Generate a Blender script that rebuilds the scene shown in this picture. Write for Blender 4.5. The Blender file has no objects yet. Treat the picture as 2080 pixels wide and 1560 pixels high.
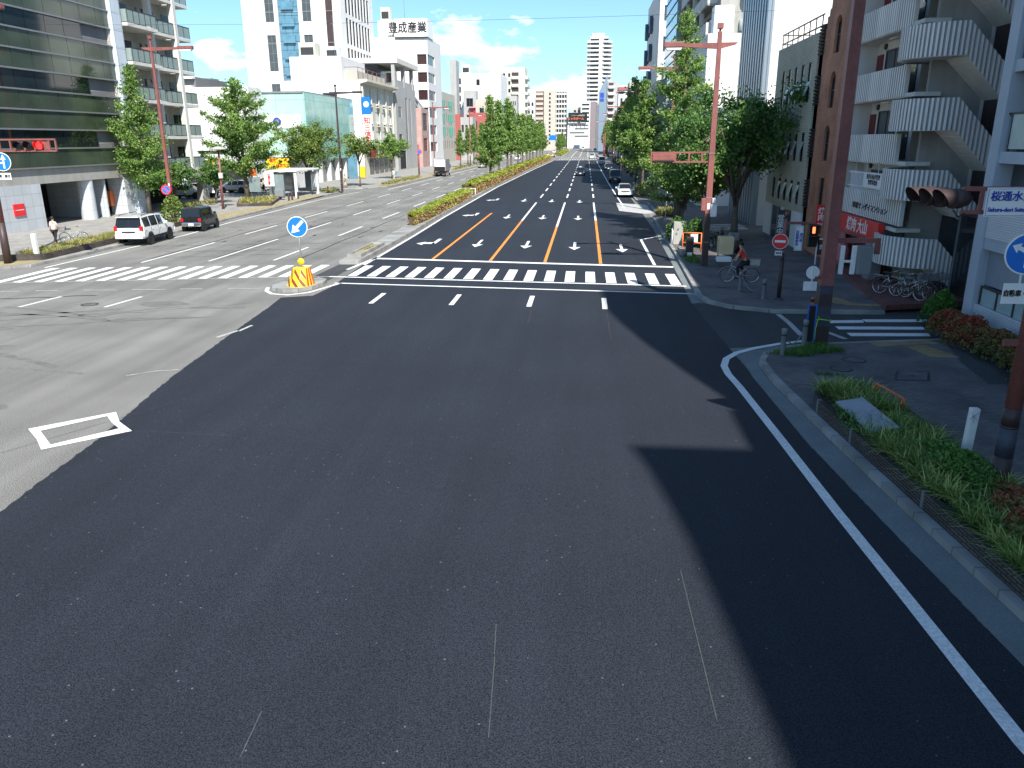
import bpy, bmesh, math, random
from mathutils import Vector, Matrix, noise as mnoise
R = math.radians
random.seed(7)
scene = bpy.context.scene
COL = scene.collection

# ------------------------------------------------------------------ camera, sky, sun, exposure
CAM_Z = 6.3
cam_data = bpy.data.cameras.new('camera')
cam = bpy.data.objects.new('camera', cam_data)
COL.objects.link(cam)
CAM_ROT = Matrix(((0.995805, -0.02191125, 0.08883864),
                  (0.09131062, 0.30053894, -0.9493886),
                  (-0.00589718, 0.95351783, 0.30127891)))
m4 = CAM_ROT.to_4x4()
m4.translation = (0, 0, CAM_Z)
cam.matrix_world = m4
cam_data.sensor_width = 36
cam_data.lens = 1570 / 2080 * 36
cam_data.clip_start = 0.1
cam_data.clip_end = 6000
scene.camera = cam

SUN_ELEV, SUN_AZ = R(45), math.atan2(0.394, -0.919)
to_sun = Vector((math.sin(SUN_AZ) * math.cos(SUN_ELEV), math.cos(SUN_AZ) * math.cos(SUN_ELEV), math.sin(SUN_ELEV)))
sl = bpy.data.lights.new('sun', 'SUN')
sl.energy = 5.0
sl.angle = R(0.5)
sl.color = (1.0, 0.955, 0.88)
sun = bpy.data.objects.new('sun', sl)
COL.objects.link(sun)
sun.rotation_euler = to_sun.to_track_quat('Z', 'Y').to_euler()
sun.location = (60, -120, 140)

world = bpy.data.worlds.new('World')
scene.world = world
world.use_nodes = True
wt = world.node_tree
for n in list(wt.nodes):
    wt.nodes.remove(n)
wo = wt.nodes.new('ShaderNodeOutputWorld')
bg = wt.nodes.new('ShaderNodeBackground')
sky = wt.nodes.new('ShaderNodeTexSky')
sky.sky_type = 'NISHITA'
sky.sun_disc = False
sky.sun_elevation = SUN_ELEV
sky.sun_rotation = SUN_AZ
sky.air_density = 1.0
sky.dust_density = 0.6
sky.ozone_density = 2.2
SKY_STRENGTH = 0.1
bg.inputs['Strength'].default_value = SKY_STRENGTH
# clouds: banks of cumulus near the horizon, a few puffs higher up
tc = wt.nodes.new('ShaderNodeTexCoord')
sep = wt.nodes.new('ShaderNodeSeparateXYZ')
wt.links.new(tc.outputs['Generated'], sep.inputs[0])


def wmath(op, a, b=None, clamp=False):
    n = wt.nodes.new('ShaderNodeMath')
    n.operation = op
    n.use_clamp = clamp
    for k, s in enumerate((a, b)):
        if s is None:
            continue
        if isinstance(s, (int, float)):
            n.inputs[k].default_value = s
        else:
            wt.links.new(s, n.inputs[k])
    return n.outputs[0]


wmap = wt.nodes.new('ShaderNodeMapping')
wmap.inputs['Scale'].default_value = (7.0, 7.0, 15.0)
wmap.inputs['Location'].default_value = (2.65, 0.4, 1.3)
wt.links.new(tc.outputs['Generated'], wmap.inputs[0])
wn = wt.nodes.new('ShaderNodeTexNoise')
wn.inputs['Scale'].default_value = 1.0
wn.inputs['Detail'].default_value = 9
wn.inputs['Roughness'].default_value = 0.56
wt.links.new(wmap.outputs[0], wn.inputs['Vector'])
# threshold rises with elevation so that the bank sits low in the sky
thr = wmath('ADD', wmath('MULTIPLY', sep.outputs[2], 1.05), 0.455)
cover = wmath('MULTIPLY', wmath('SUBTRACT', wn.outputs[0], thr), 13.0, True)
cover = wmath('POWER', cover, 0.75)
# self shading of the cloud: the lower part of each puff is greyer
wmap2 = wt.nodes.new('ShaderNodeMapping')
wmap2.inputs['Scale'].default_value = (7.0, 7.0, 15.0)
wmap2.inputs['Location'].default_value = (2.65, 0.4, 1.75)
wt.links.new(tc.outputs['Generated'], wmap2.inputs[0])
wn2 = wt.nodes.new('ShaderNodeTexNoise')
wn2.inputs['Scale'].default_value = 1.0
wn2.inputs['Detail'].default_value = 5
wt.links.new(wmap2.outputs[0], wn2.inputs['Vector'])
cshade = wmath('MULTIPLY', wmath('SUBTRACT', wn2.outputs[0], 0.42), 2.2, True)
cramp = wt.nodes.new('ShaderNodeMix')
cramp.data_type = 'RGBA'
CL = 8.6
cramp.inputs[6].default_value = (CL, CL, CL * 1.01, 1)
cramp.inputs[7].default_value = (CL * 0.72, CL * 0.78, CL * 0.86, 1)
wt.links.new(cshade, cramp.inputs[0])
wmix = wt.nodes.new('ShaderNodeMix')
wmix.data_type = 'RGBA'
wt.links.new(cover, wmix.inputs[0])
tintn = wt.nodes.new('ShaderNodeVectorMath')
tintn.operation = 'MULTIPLY'
tintn.inputs[1].default_value = (0.72, 0.95, 1.06)
wt.links.new(sky.outputs[0], tintn.inputs[0])
wt.links.new(tintn.outputs[0], wmix.inputs[6])
wt.links.new(cramp.outputs[2], wmix.inputs[7])
wt.links.new(wmix.outputs[2], bg.inputs['Color'])
wt.links.new(bg.outputs[0], wo.inputs[0])

scene.view_settings.view_transform = 'Standard'
scene.view_settings.look = 'None'
scene.view_settings.exposure = 0.8
scene.view_settings.gamma = 1
scene.view_settings.use_curve_mapping = False
scene.cycles.max_bounces = 6
scene.cycles.transparent_max_bounces = 8
scene.cycles.use_denoising = True
scene.cycles.sample_clamp_indirect = 6


# ------------------------------------------------------------------ materials
def mat(name, col, rough=0.7, metal=0.0, spec=0.4, var=0.12, vscale=1.5, fine=0.0, fscale=40.0, bump=0.0, bscale=60.0,
        coat=0.0, streak=0.0, emit=0.0):
    """A principled material whose base colour is broken up by two scales of noise; streak adds vertical rain stains."""
    m = bpy.data.materials.new(name)
    m.use_nodes = True
    nt = m.node_tree
    b = nt.nodes['Principled BSDF']
    b.inputs['Roughness'].default_value = rough
    b.inputs['Metallic'].default_value = metal
    b.inputs['Specular IOR Level'].default_value = spec
    if coat:
        b.inputs['Coat Weight'].default_value = coat
        b.inputs['Coat Roughness'].default_value = 0.05
    c = (col[0], col[1], col[2], 1)
    b.inputs['Base Color'].default_value = c
    t = nt.nodes.new('ShaderNodeTexCoord')
    last = None

    def noise(scale, detail, vec=None, rough_=0.55):
        n = nt.nodes.new('ShaderNodeTexNoise')
        n.inputs['Scale'].default_value = scale
        n.inputs['Detail'].default_value = detail
        n.inputs['Roughness'].default_value = rough_
        nt.links.new(vec or t.outputs['Object'], n.inputs['Vector'])
        return n.outputs[0]

    def scaled(fac, amt, prev):
        r = nt.nodes.new('ShaderNodeMapRange')
        r.inputs[1].default_value = 0.25
        r.inputs[2].default_value = 0.75
        r.inputs[3].default_value = 1 - amt
        r.inputs[4].default_value = 1 + amt
        nt.links.new(fac, r.inputs[0])
        x = nt.nodes.new('ShaderNodeVectorMath')
        x.operation = 'SCALE'
        if prev is None:
            x.inputs[0].default_value = c[:3]
        else:
            nt.links.new(prev, x.inputs[0])
        nt.links.new(r.outputs[0], x.inputs['Scale'])
        return x.outputs[0]
    if var:
        last = scaled(noise(vscale, 4), var, last)
    if fine:
        last = scaled(noise(fscale, 2), fine, last)
    if streak:
        mp = nt.nodes.new('ShaderNodeMapping')
        mp.inputs['Scale'].default_value = (1.6, 1.6, 0.06)
        nt.links.new(t.outputs['Object'], mp.inputs[0])
        last = scaled(noise(1.0, 5, mp.outputs[0], 0.65), streak, last)
    if last is not None:
        nt.links.new(last, b.inputs['Base Color'])
    if bump:
        bp = nt.nodes.new('ShaderNodeBump')
        bp.inputs['Strength'].default_value = bump
        bp.inputs['Distance'].default_value = 0.02
        nt.links.new(noise(bscale, 3), bp.inputs['Height'])
        nt.links.new(bp.outputs[0], b.inputs['Normal'])
    if emit:
        b.inputs['Emission Color'].default_value = c
        b.inputs['Emission Strength'].default_value = emit
    return m


def glass(name, col, rough=0.08, spec=0.42, var=0.25, vscale=0.6):
    return mat(name, col, rough, 0.0, spec, var, vscale)


def tile(name, c1, c2, mortar, w, h, ms=0.012, rough=0.6, axis='x', var=0.1, bump=0.25, offset=0.5):
    """Rectangular tiles or bricks laid in the wall plane; axis names the world axis that runs along the wall."""
    m = mat(name, c1, rough, var=0, bump=0)
    nt = m.node_tree
    b = nt.nodes['Principled BSDF']
    t = nt.nodes.new('ShaderNodeTexCoord')
    s = nt.nodes.new('ShaderNodeSeparateXYZ')
    nt.links.new(t.outputs['Object'], s.inputs[0])
    cb = nt.nodes.new('ShaderNodeCombineXYZ')
    if axis == 'xy':
        ad = nt.nodes.new('ShaderNodeMath')
        ad.operation = 'ADD'
        nt.links.new(s.outputs[0], ad.inputs[0])
        nt.links.new(s.outputs[1], ad.inputs[1])
        nt.links.new(ad.outputs[0], cb.inputs[0])
        nt.links.new(s.outputs[2], cb.inputs[1])
    elif axis == 'ground':
        nt.links.new(s.outputs[0], cb.inputs[0])
        nt.links.new(s.outputs[1], cb.inputs[1])
    else:
        nt.links.new(s.outputs['xyz'.index(axis)], cb.inputs[0])
        nt.links.new(s.outputs[2], cb.inputs[1])
    br = nt.nodes.new('ShaderNodeTexBrick')
    br.offset = offset
    br.inputs['Color1'].default_value = (*c1, 1)
    br.inputs['Color2'].default_value = (*c2, 1)
    br.inputs['Mortar'].default_value = (*mortar, 1)
    br.inputs['Scale'].default_value = 1
    br.inputs['Mortar Size'].default_value = ms
    br.inputs['Brick Width'].default_value = w
    br.inputs['Row Height'].default_value = h
    nt.links.new(cb.outputs[0], br.inputs['Vector'])
    n = nt.nodes.new('ShaderNodeTexNoise')
    n.inputs['Scale'].default_value = 0.9
    n.inputs['Detail'].default_value = 6
    nt.links.new(t.outputs['Object'], n.inputs['Vector'])
    r = nt.nodes.new('ShaderNodeMapRange')
    r.inputs[1].default_value = 0.3
    r.inputs[2].default_value = 0.7
    r.inputs[3].default_value = 1 - var
    r.inputs[4].default_value = 1 + var
    nt.links.new(n.outputs[0], r.inputs[0])
    x = nt.nodes.new('ShaderNodeVectorMath')
    x.operation = 'SCALE'
    nt.links.new(br.outputs[0], x.inputs[0])
    nt.links.new(r.outputs[0], x.inputs['Scale'])
    nt.links.new(x.outputs[0], b.inputs['Base Color'])
    if bump:
        bp = nt.nodes.new('ShaderNodeBump')
        bp.inputs['Strength'].default_value = bump
        bp.inputs['Distance'].default_value = 0.01
        bp.invert = True
        nt.links.new(br.outputs['Fac'], bp.inputs['Height'])
        nt.links.new(bp.outputs[0], b.inputs['Normal'])
    return m


def leaf_mat(name, cols, rough=0.5, trans=0.25):
    """Foliage: every leaf carries its own random number in the vertex attribute 'tint', which picks its own pigment."""
    m = bpy.data.materials.new(name)
    m.use_nodes = True
    nt = m.node_tree
    b = nt.nodes['Principled BSDF']
    b.inputs['Roughness'].default_value = rough
    b.inputs['Specular IOR Level'].default_value = 0.35
    a = nt.nodes.new('ShaderNodeAttribute')
    a.attribute_name = 'tint'
    cr = nt.nodes.new('ShaderNodeValToRGB')
    els = cr.color_ramp.elements
    while len(els) < len(cols):
        els.new(0.5)
    for k, c in enumerate(cols):
        els[k].position = k / (len(cols) - 1)
        els[k].color = (*c, 1)
    nt.links.new(a.outputs['Fac'], cr.inputs[0])
    nt.links.new(cr.outputs[0], b.inputs['Base Color'])
    tr = nt.nodes.new('ShaderNodeBsdfTranslucent')
    nt.links.new(cr.outputs[0], tr.inputs[0])
    mx = nt.nodes.new('ShaderNodeMixShader')
    mx.inputs[0].default_value = trans
    nt.links.new(b.outputs[0], mx.inputs[1])
    nt.links.new(tr.outputs[0], mx.inputs[2])
    nt.links.new(mx.outputs[0], nt.nodes['Material Output'].inputs[0])
    return m


def asphalt(name, col, fleck, fleck_amt, blotch, blue=1.0, rough=0.75):
    m = mat(name, col, rough, spec=0.3, var=0)
    nt = m.node_tree
    b = nt.nodes['Principled BSDF']
    t = nt.nodes.new('ShaderNodeTexCoord')

    def noise(scale, detail, mpscale=None):
        n = nt.nodes.new('ShaderNodeTexNoise')
        n.inputs['Scale'].default_value = scale
        n.inputs['Detail'].default_value = detail
        if mpscale:
            mp = nt.nodes.new('ShaderNodeMapping')
            mp.inputs['Scale'].default_value = mpscale
            nt.links.new(t.outputs['Object'], mp.inputs[0])
            nt.links.new(mp.outputs[0], n.inputs['Vector'])
        else:
            nt.links.new(t.outputs['Object'], n.inputs['Vector'])
        return n.outputs[0]

    def mr(x, a0, a1, b0, b1):
        r = nt.nodes.new('ShaderNodeMapRange')
        for k, v in enumerate((a0, a1, b0, b1)):
            r.inputs[k + 1].default_value = v
        nt.links.new(x, r.inputs[0])
        return r.outputs[0]

    def mul(a, c):
        n = nt.nodes.new('ShaderNodeMath')
        n.operation = 'MULTIPLY'
        nt.links.new(a, n.inputs[0])
        nt.links.new(c, n.inputs[1])
        return n.outputs[0]
    f = mul(mr(noise(0.22, 5), 0.3, 0.7, 1 - blotch, 1 + blotch), mr(noise(55, 2), 0.34, 0.66, 0.25, 1.75))
    f = mul(f, mr(noise(1.0, 4, (1.3, 0.05, 1)), 0.3, 0.7, 1 - blotch * 0.8, 1 + blotch * 0.8))   # wear along the lanes
    x = nt.nodes.new('ShaderNodeVectorMath')
    x.operation = 'SCALE'
    x.inputs[0].default_value = col
    nt.links.new(f, x.inputs['Scale'])
    v = nt.nodes.new('ShaderNodeTexVoronoi')
    v.inputs['Scale'].default_value = 8.5
    v.inputs['Randomness'].default_value = 1
    nt.links.new(t.outputs['Object'], v.inputs['Vector'])
    wn_ = nt.nodes.new('ShaderNodeSeparateColor')
    nt.links.new(v.outputs['Color'], wn_.inputs[0])
    pick = mr(wn_.outputs[0], 1 - fleck_amt, 1 - fleck_amt + 0.01, 0, 1)
    dot = mul(mr(v.outputs['Distance'], 0.07, 0.15, 1, 0), pick)
    mx = nt.nodes.new('ShaderNodeMix')
    mx.data_type = 'RGBA'
    nt.links.new(dot, mx.inputs[0])
    nt.links.new(x.outputs[0], mx.inputs[6])
    mx.inputs[7].default_value = (*fleck, 1)
    nt.links.new(mx.outputs[2], b.inputs['Base Color'])
    bp = nt.nodes.new('ShaderNodeBump')
    bp.inputs['Strength'].default_value = 0.5
    bp.inputs['Distance'].default_value = 0.006
    nt.links.new(noise(90, 2), bp.inputs['Height'])
    nt.links.new(bp.outputs[0], b.inputs['Normal'])
    return m


M = {}
M['asphalt_new'] = asphalt('new_asphalt', (0.0185, 0.0222, 0.0305), (0.14, 0.14, 0.145), 0.11, 0.13)
M['asphalt_old'] = asphalt('old_asphalt', (0.182, 0.179, 0.166), (0.27, 0.27, 0.25), 0.08, 0.2, rough=0.9)
M['asphalt_side'] = asphalt('side_asphalt', (0.055, 0.058, 0.06), (0.11, 0.11, 0.11), 0.08, 0.15, rough=0.85)
M['tar'] = mat('tar_seal', (0.03, 0.03, 0.032), 0.7)
M['paint'] = mat('road_paint', (0.72, 0.72, 0.70), 0.7, var=0.10, vscale=1.5, fine=0.22, fscale=22)
M['paint_worn'] = mat('worn_paint', (0.42, 0.42, 0.40), 0.8, var=0.25, vscale=5, fine=0.35, fscale=18)
M['paint_yellow'] = mat('orange_line_paint', (0.78, 0.27, 0.035), 0.6, var=0.08, vscale=3, fine=0.1, fscale=25)
M['stain'] = mat('tyre_stain', (0.145, 0.143, 0.134), 0.9, var=0.25, vscale=3, fine=0.3, fscale=20)
M['chalk'] = mat('chalk', (0.07, 0.07, 0.072), 0.9, var=0.3, vscale=8)
M['kerb'] = tile('kerb_stones', (0.25, 0.25, 0.235), (0.30, 0.295, 0.28), (0.15, 0.15, 0.145), .6, 6.0, .016, .85, 'y', .3, .2, 0)
M['gutter'] = mat('gutter_concrete', (0.17, 0.19, 0.19), 0.85, var=0.2, vscale=0.8, fine=0.2, fscale=30)
M['walk'] = tile('interlocking_paving', (0.115, 0.108, 0.106), (0.155, 0.143, 0.14), (0.07, 0.07, 0.07), 0.2, 0.1, 0.008, 0.85, 'ground', 0.3, 0.15)
M['walk_left'] = tile('sunny_paving', (0.26, 0.25, 0.23), (0.31, 0.30, 0.28), (0.18, 0.17, 0.16), 0.3, 0.3, 0.008, 0.85, 'ground', 0.15, 0.1)
M['tactile'] = tile('tactile_paving', (0.27, 0.19, 0.095), (0.32, 0.23, 0.12), (0.16, 0.12, 0.07), 0.3, 0.3, 0.01, 0.85, 'ground', 0.25)
M['red_tile'] = tile('red_floor_tile', (0.15, 0.055, 0.05), (0.18, 0.07, 0.06), (0.08, 0.05, 0.05), 0.2, 0.2, 0.01, 0.6, 'ground', 0.2)
M['soil'] = mat('soil', (0.07, 0.05, 0.035), 0.95, var=0.4, vscale=6, fine=0.4)
M['dry_verge'] = mat('dry_verge', (0.30, 0.25, 0.14), 0.95, var=0.35, vscale=3, fine=0.4, bump=0.3)
M['far_ground'] = mat('far_ground', (0.20, 0.20, 0.19), 0.9, var=0.2, vscale=0.02)
M['brickwall_small'] = tile('planter_brick', (0.085, 0.07, 0.062), (0.13, 0.105, 0.09), (0.03, 0.028, 0.026), 0.21, 0.06, 0.014, 0.85, 'xy', 0.3, 0.8)
M['rust_red'] = mat('red_brown_paint', (0.23, 0.082, 0.072), 0.5, var=0.25, vscale=1.2, fine=0.12, fscale=14, streak=0.2)
M['dark_brown'] = mat('dark_brown_paint', (0.055, 0.035, 0.034), 0.5, var=0.2, vscale=1.5)
M['bluegrey_wrap'] = mat('blue_grey_wrap', (0.05, 0.06, 0.085), 0.6, var=0.35, vscale=4)
M['steel'] = mat('galvanised_steel', (0.42, 0.43, 0.43), 0.4, 0.6, var=0.15, vscale=4)
M['white_metal'] = mat('white_metal', (0.72, 0.73, 0.73), 0.4, var=0.08, vscale=3)
M['grey_metal'] = mat('grey_metal', (0.20, 0.21, 0.22), 0.45, var=0.15)
M['black'] = mat('black_plastic', (0.012, 0.012, 0.013), 0.5)
M['rubber'] = mat('rubber', (0.018, 0.018, 0.018), 0.85)
M['chrome'] = mat('chrome', (0.6, 0.6, 0.6), 0.2, 0.9, var=0.05)
M['white_sign'] = mat('white_sign_face', (0.78, 0.79, 0.78), 0.4, var=0.05)
M['blue_sign'] = mat('blue_sign_face', (0.012, 0.16, 0.58), 0.35, var=0.05)
M['blue_text'] = mat('blue_text', (0.02, 0.06, 0.36), 0.5)
M['red_sign'] = mat('red_sign_face', (0.70, 0.03, 0.035), 0.4, var=0.08)
M['yellow'] = mat('yellow_sheeting', (0.85, 0.56, 0.02), 0.4, var=0.05)
M['orange'] = mat('orange_paint', (0.72, 0.17, 0.05), 0.5, var=0.1)
M['black_text'] = mat('black_text', (0.02, 0.02, 0.022), 0.6)
M['white_text'] = mat('white_text', (0.75, 0.74, 0.71), 0.6)
M['dark_red'] = mat('dark_red', (0.16, 0.02, 0.02), 0.5)
M['brown_stripe'] = mat('brown_stripe', (0.19, 0.035, 0.025), 0.5)
M['win_dark'] = glass('dark_window_glass', (0.02, 0.024, 0.028))
M['win_blue'] = glass('sky_blue_glass', (0.10, 0.22, 0.30), 0.08, 0.9)
M['win_grey'] = glass('grey_window_glass', (0.07, 0.08, 0.085))
M['car_glass'] = glass('car_glass', (0.012, 0.014, 0.016), 0.05, 0.6, 0.1)
M['alu'] = mat('aluminium_frame', (0.30, 0.31, 0.32), 0.35, 0.5, var=0.06)
M['dark_frame'] = mat('dark_frame', (0.035, 0.035, 0.038), 0.5)
M['white_wall'] = mat('white_render', (0.66, 0.66, 0.645), 0.8, var=0.05, vscale=0.3, streak=0.06)
M['cream_wall'] = mat('cream_render', (0.56, 0.54, 0.45), 0.85, var=0.08, vscale=0.4, streak=0.10)
M['beige_wall'] = mat('beige_render', (0.44, 0.41, 0.35), 0.85, var=0.08, vscale=0.4, streak=0.08)
M['grey_wall'] = mat('grey_render', (0.36, 0.36, 0.35), 0.85, var=0.1, vscale=0.4, streak=0.10)
M['dark_grey_wall'] = mat('dark_grey_render', (0.17, 0.17, 0.175), 0.85, var=0.1, vscale=0.4, streak=0.10)
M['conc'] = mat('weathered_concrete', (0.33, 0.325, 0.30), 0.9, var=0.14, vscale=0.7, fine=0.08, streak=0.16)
M['conc_light'] = mat('pale_concrete', (0.58, 0.57, 0.53), 0.9, var=0.08, vscale=0.7, fine=0.05, streak=0.10)
M['ribbed'] = mat('ribbed_concrete', (0.72, 0.71, 0.68), 0.9, var=0.06, vscale=1, fine=0.06, streak=0.10)
M['roof'] = mat('roof_membrane', (0.30, 0.30, 0.29), 0.95, var=0.2, vscale=0.5)
M['dark_in'] = mat('dark_interior', (0.02, 0.02, 0.022), 0.9)
M['skin'] = mat('skin', (0.50, 0.30, 0.21), 0.55, var=0.05)
M['hair'] = mat('black_hair', (0.012, 0.011, 0.011), 0.6)
M['red_cloth'] = mat('red_cotton', (0.62, 0.06, 0.035), 0.85, var=0.1, vscale=6)
M['white_cloth'] = mat('white_cotton', (0.72, 0.72, 0.70), 0.85, var=0.08, vscale=6)
M['blue_cloth'] = mat('blue_cotton', (0.05, 0.28, 0.45), 0.85, var=0.1, vscale=6)
M['black_cloth'] = mat('black_cotton', (0.02, 0.02, 0.025), 0.9, var=0.1, vscale=6)
M['beige_cloth'] = mat('beige_cotton', (0.55, 0.47, 0.33), 0.85, var=0.1, vscale=6)
M['bark'] = mat('bark', (0.13, 0.105, 0.08), 0.95, var=0.3, vscale=5, fine=0.3, bump=0.5, bscale=30)
M['leaf_ginkgo'] = leaf_mat('ginkgo_leaves', [(0.09, 0.19, 0.045), (0.16, 0.28, 0.065), (0.24, 0.37, 0.09), (0.34, 0.46, 0.14)], rough=.4, trans=.42)
M['leaf_dark'] = leaf_mat('dark_broad_leaves', [(0.035, 0.10, 0.028), (0.065, 0.16, 0.04), (0.11, 0.22, 0.055), (0.20, 0.32, 0.08)], rough=.4, trans=.38)
M['leaf_round'] = leaf_mat('street_tree_leaves', [(0.07, 0.13, 0.025), (0.12, 0.20, 0.04), (0.19, 0.27, 0.06), (0.28, 0.32, 0.085)], trans=.35)
M['leaf_hedge'] = leaf_mat('hedge_leaves', [(0.12, 0.18, 0.025), (0.23, 0.29, 0.035), (0.34, 0.36, 0.05), (0.36, 0.25, 0.09)])
M['leaf_hedge_dry'] = leaf_mat('dry_hedge_twigs', [(0.20, 0.085, 0.045), (0.28, 0.13, 0.07), (0.36, 0.22, 0.12), (0.42, 0.32, 0.19)])
M['leaf_red'] = leaf_mat('photinia_leaves', [(0.08, 0.11, 0.03), (0.17, 0.17, 0.05), (0.30, 0.11, 0.045), (0.42, 0.10, 0.06)])
M['leaf_blade'] = leaf_mat('variegated_blades', [(0.06, 0.13, 0.03), (0.12, 0.22, 0.045), (0.30, 0.40, 0.08), (0.66, 0.66, 0.24)])
M['leaf_gold'] = leaf_mat('sunny_grass_blades', [(0.12, 0.16, 0.035), (0.24, 0.26, 0.06), (0.38, 0.35, 0.11), (0.50, 0.43, 0.20)])
M['leaf_weed'] = leaf_mat('weed_leaves', [(0.04, 0.12, 0.025), (0.08, 0.20, 0.03), (0.12, 0.27, 0.045), (0.18, 0.33, 0.07)])


# ------------------------------------------------------------------ mesh helpers
class MB:
    """Collects shapes; build() links them as ONE mesh object."""

    def __init__(self):
        self.v, self.f, self.mi, self.sm, self.tint = [], [], [], [], []

    def add(self, vs, fs, m=0, smooth=False):
        o = len(self.v)
        self.v.extend([tuple(p) for p in vs])
        for f in fs:
            self.f.append([o + i for i in f])
            self.mi.append(m)
            self.sm.append(smooth)
        return self

    def quad(self, a, b, c, d, m=0):
        return self.add([a, b, c, d], [(0, 1, 2, 3)], m)

    def box(self, x0, y0, z0, x1, y1, z1, m=0, T=None):
        x0, x1 = min(x0, x1), max(x0, x1)
        y0, y1 = min(y0, y1), max(y0, y1)
        z0, z1 = min(z0, z1), max(z0, z1)
        vs = [Vector(p) for p in ((x0, y0, z0), (x1, y0, z0), (x1, y1, z0), (x0, y1, z0), (x0, y0, z1), (x1, y0, z1), (x1, y1, z1), (x0, y1, z1))]
        if T is not None:
            vs = [T @ p for p in vs]
        return self.add(vs, [(3, 2, 1, 0), (4, 5, 6, 7), (0, 1, 5, 4), (1, 2, 6, 5), (2, 3, 7, 6), (3, 0, 4, 7)], m)

    def bar(self, p, q, w, h=None, m=0, up=(0, 0, 1)):
        """A square-section bar from p to q."""
        p, q = Vector(p), Vector(q)
        d = (q - p).normalized()
        u = Vector(up)
        if abs(d.dot(u)) > 0.98:
            u = Vector((1, 0, 0))
        s = d.cross(u).normalized()
        u = s.cross(d)
        h = w if h is None else h
        c = [(-w / 2, -h / 2), (w / 2, -h / 2), (w / 2, h / 2), (-w / 2, h / 2)]
        vs = [p + s * a + u * b for a, b in c] + [q + s * a + u * b for a, b in c]
        return self.add(vs, [(0, 1, 2, 3), (7, 6, 5, 4), (0, 4, 5, 1), (1, 5, 6, 2), (2, 6, 7, 3), (3, 7, 4, 0)], m)

    def tube(self, pts, rad, n=8, m=0, caps=True):
        pts = [Vector(p) for p in pts]
        if isinstance(rad, (int, float)):
            rad = [rad] * len(pts)
        vs, fs = [], []
        ref = None
        for i, p in enumerate(pts):
            d = (pts[min(i + 1, len(pts) - 1)] - pts[max(i - 1, 0)]).normalized()
            if ref is None:
                ref = Vector((0, 0, 1)) if abs(d.z) < 0.9 else Vector((1, 0, 0))
            s = d.cross(ref).normalized()
            u = s.cross(d)
            ref = u
            for k in range(n):
                a = 2 * math.pi * k / n
                vs.append(p + (s * math.cos(a) + u * math.sin(a)) * rad[i])
        for i in range(len(pts) - 1):
            for k in range(n):
                fs.append((i * n + k, i * n + (k + 1) % n, (i + 1) * n + (k + 1) % n, (i + 1) * n + k))
        if caps:
            fs.append(tuple(range(n - 1, -1, -1)))
            fs.append(tuple((len(pts) - 1) * n + k for k in range(n)))
        return self.add(vs, fs, m, True)

    def lathe(self, prof, c=(0, 0, 0), axis=(0, 0, 1), n=16, m=0, smooth=True):
        c, a = Vector(c), Vector(axis).normalized()
        s = a.orthogonal().normalized()
        u = a.cross(s)
        vs, fs = [], []
        for r, z in prof:
            for k in range(n):
                t = 2 * math.pi * k / n
                vs.append(c + a * z + (s * math.cos(t) + u * math.sin(t)) * r)
        for i in range(len(prof) - 1):
            for k in range(n):
                fs.append((i * n + k, i * n + (k + 1) % n, (i + 1) * n + (k + 1) % n, (i + 1) * n + k))
        return self.add(vs, fs, m, smooth)

    def disc(self, c, axis, r, n=24, m=0):
        c, a = Vector(c), Vector(axis).normalized()
        s = a.orthogonal().normalized()
        u = a.cross(s)
        return self.add([c + (s * math.cos(2 * math.pi * k / n) + u * math.sin(2 * math.pi * k / n)) * r for k in range(n)], [tuple(range(n))], m)

    def prism(self, poly, z0, z1, m=0, mtop=None, frame=None):
        """Vertical extrusion of a plan polygon, or of a polygon in the plane of frame=(origin, U, V, N) along N from z0 to z1."""
        n = len(poly)
        if frame is None:
            vs = [(x, y, z0) for x, y in poly] + [(x, y, z1) for x, y in poly]
        else:
            o, U, V, N = [Vector(k) for k in frame]
            vs = [o + U * x + V * y + N * z0 for x, y in poly] + [o + U * x + V * y + N * z1 for x, y in poly]
        fs = [(i, (i + 1) % n, n + (i + 1) % n, n + i) for i in range(n)]
        self.add(vs, fs + [tuple(range(n - 1, -1, -1))], m)
        o = len(self.v) - n
        self.f.append([o + i for i in range(n)])
        self.mi.append(m if mtop is None else mtop)
        self.sm.append(False)
        return self

    def sheet(self, poly, z, m=0):
        return self.add([(x, y, z) for x, y in poly], [tuple(range(len(poly)))], m)

    def strip(self, pts, w, z, m=0):
        """A flat painted line of width w along a plan polyline."""
        pts = [Vector((p[0], p[1])) for p in pts]
        ls, rs = [], []
        for i, p in enumerate(pts):
            d0 = (pts[i] - pts[i - 1]).normalized() if i else (pts[1] - pts[0]).normalized()
            d1 = (pts[i + 1] - pts[i]).normalized() if i < len(pts) - 1 else d0
            d = (d0 + d1).normalized()
            nn = Vector((-d.y, d.x)) * (w / 2 / max(0.5, d.dot(d1)))
            ls.append(p + nn)
            rs.append(p - nn)
        for i in range(len(pts) - 1):
            self.quad((rs[i].x, rs[i].y, z), (rs[i + 1].x, rs[i + 1].y, z), (ls[i + 1].x, ls[i + 1].y, z), (ls[i].x, ls[i].y, z), m)
        return self

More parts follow.
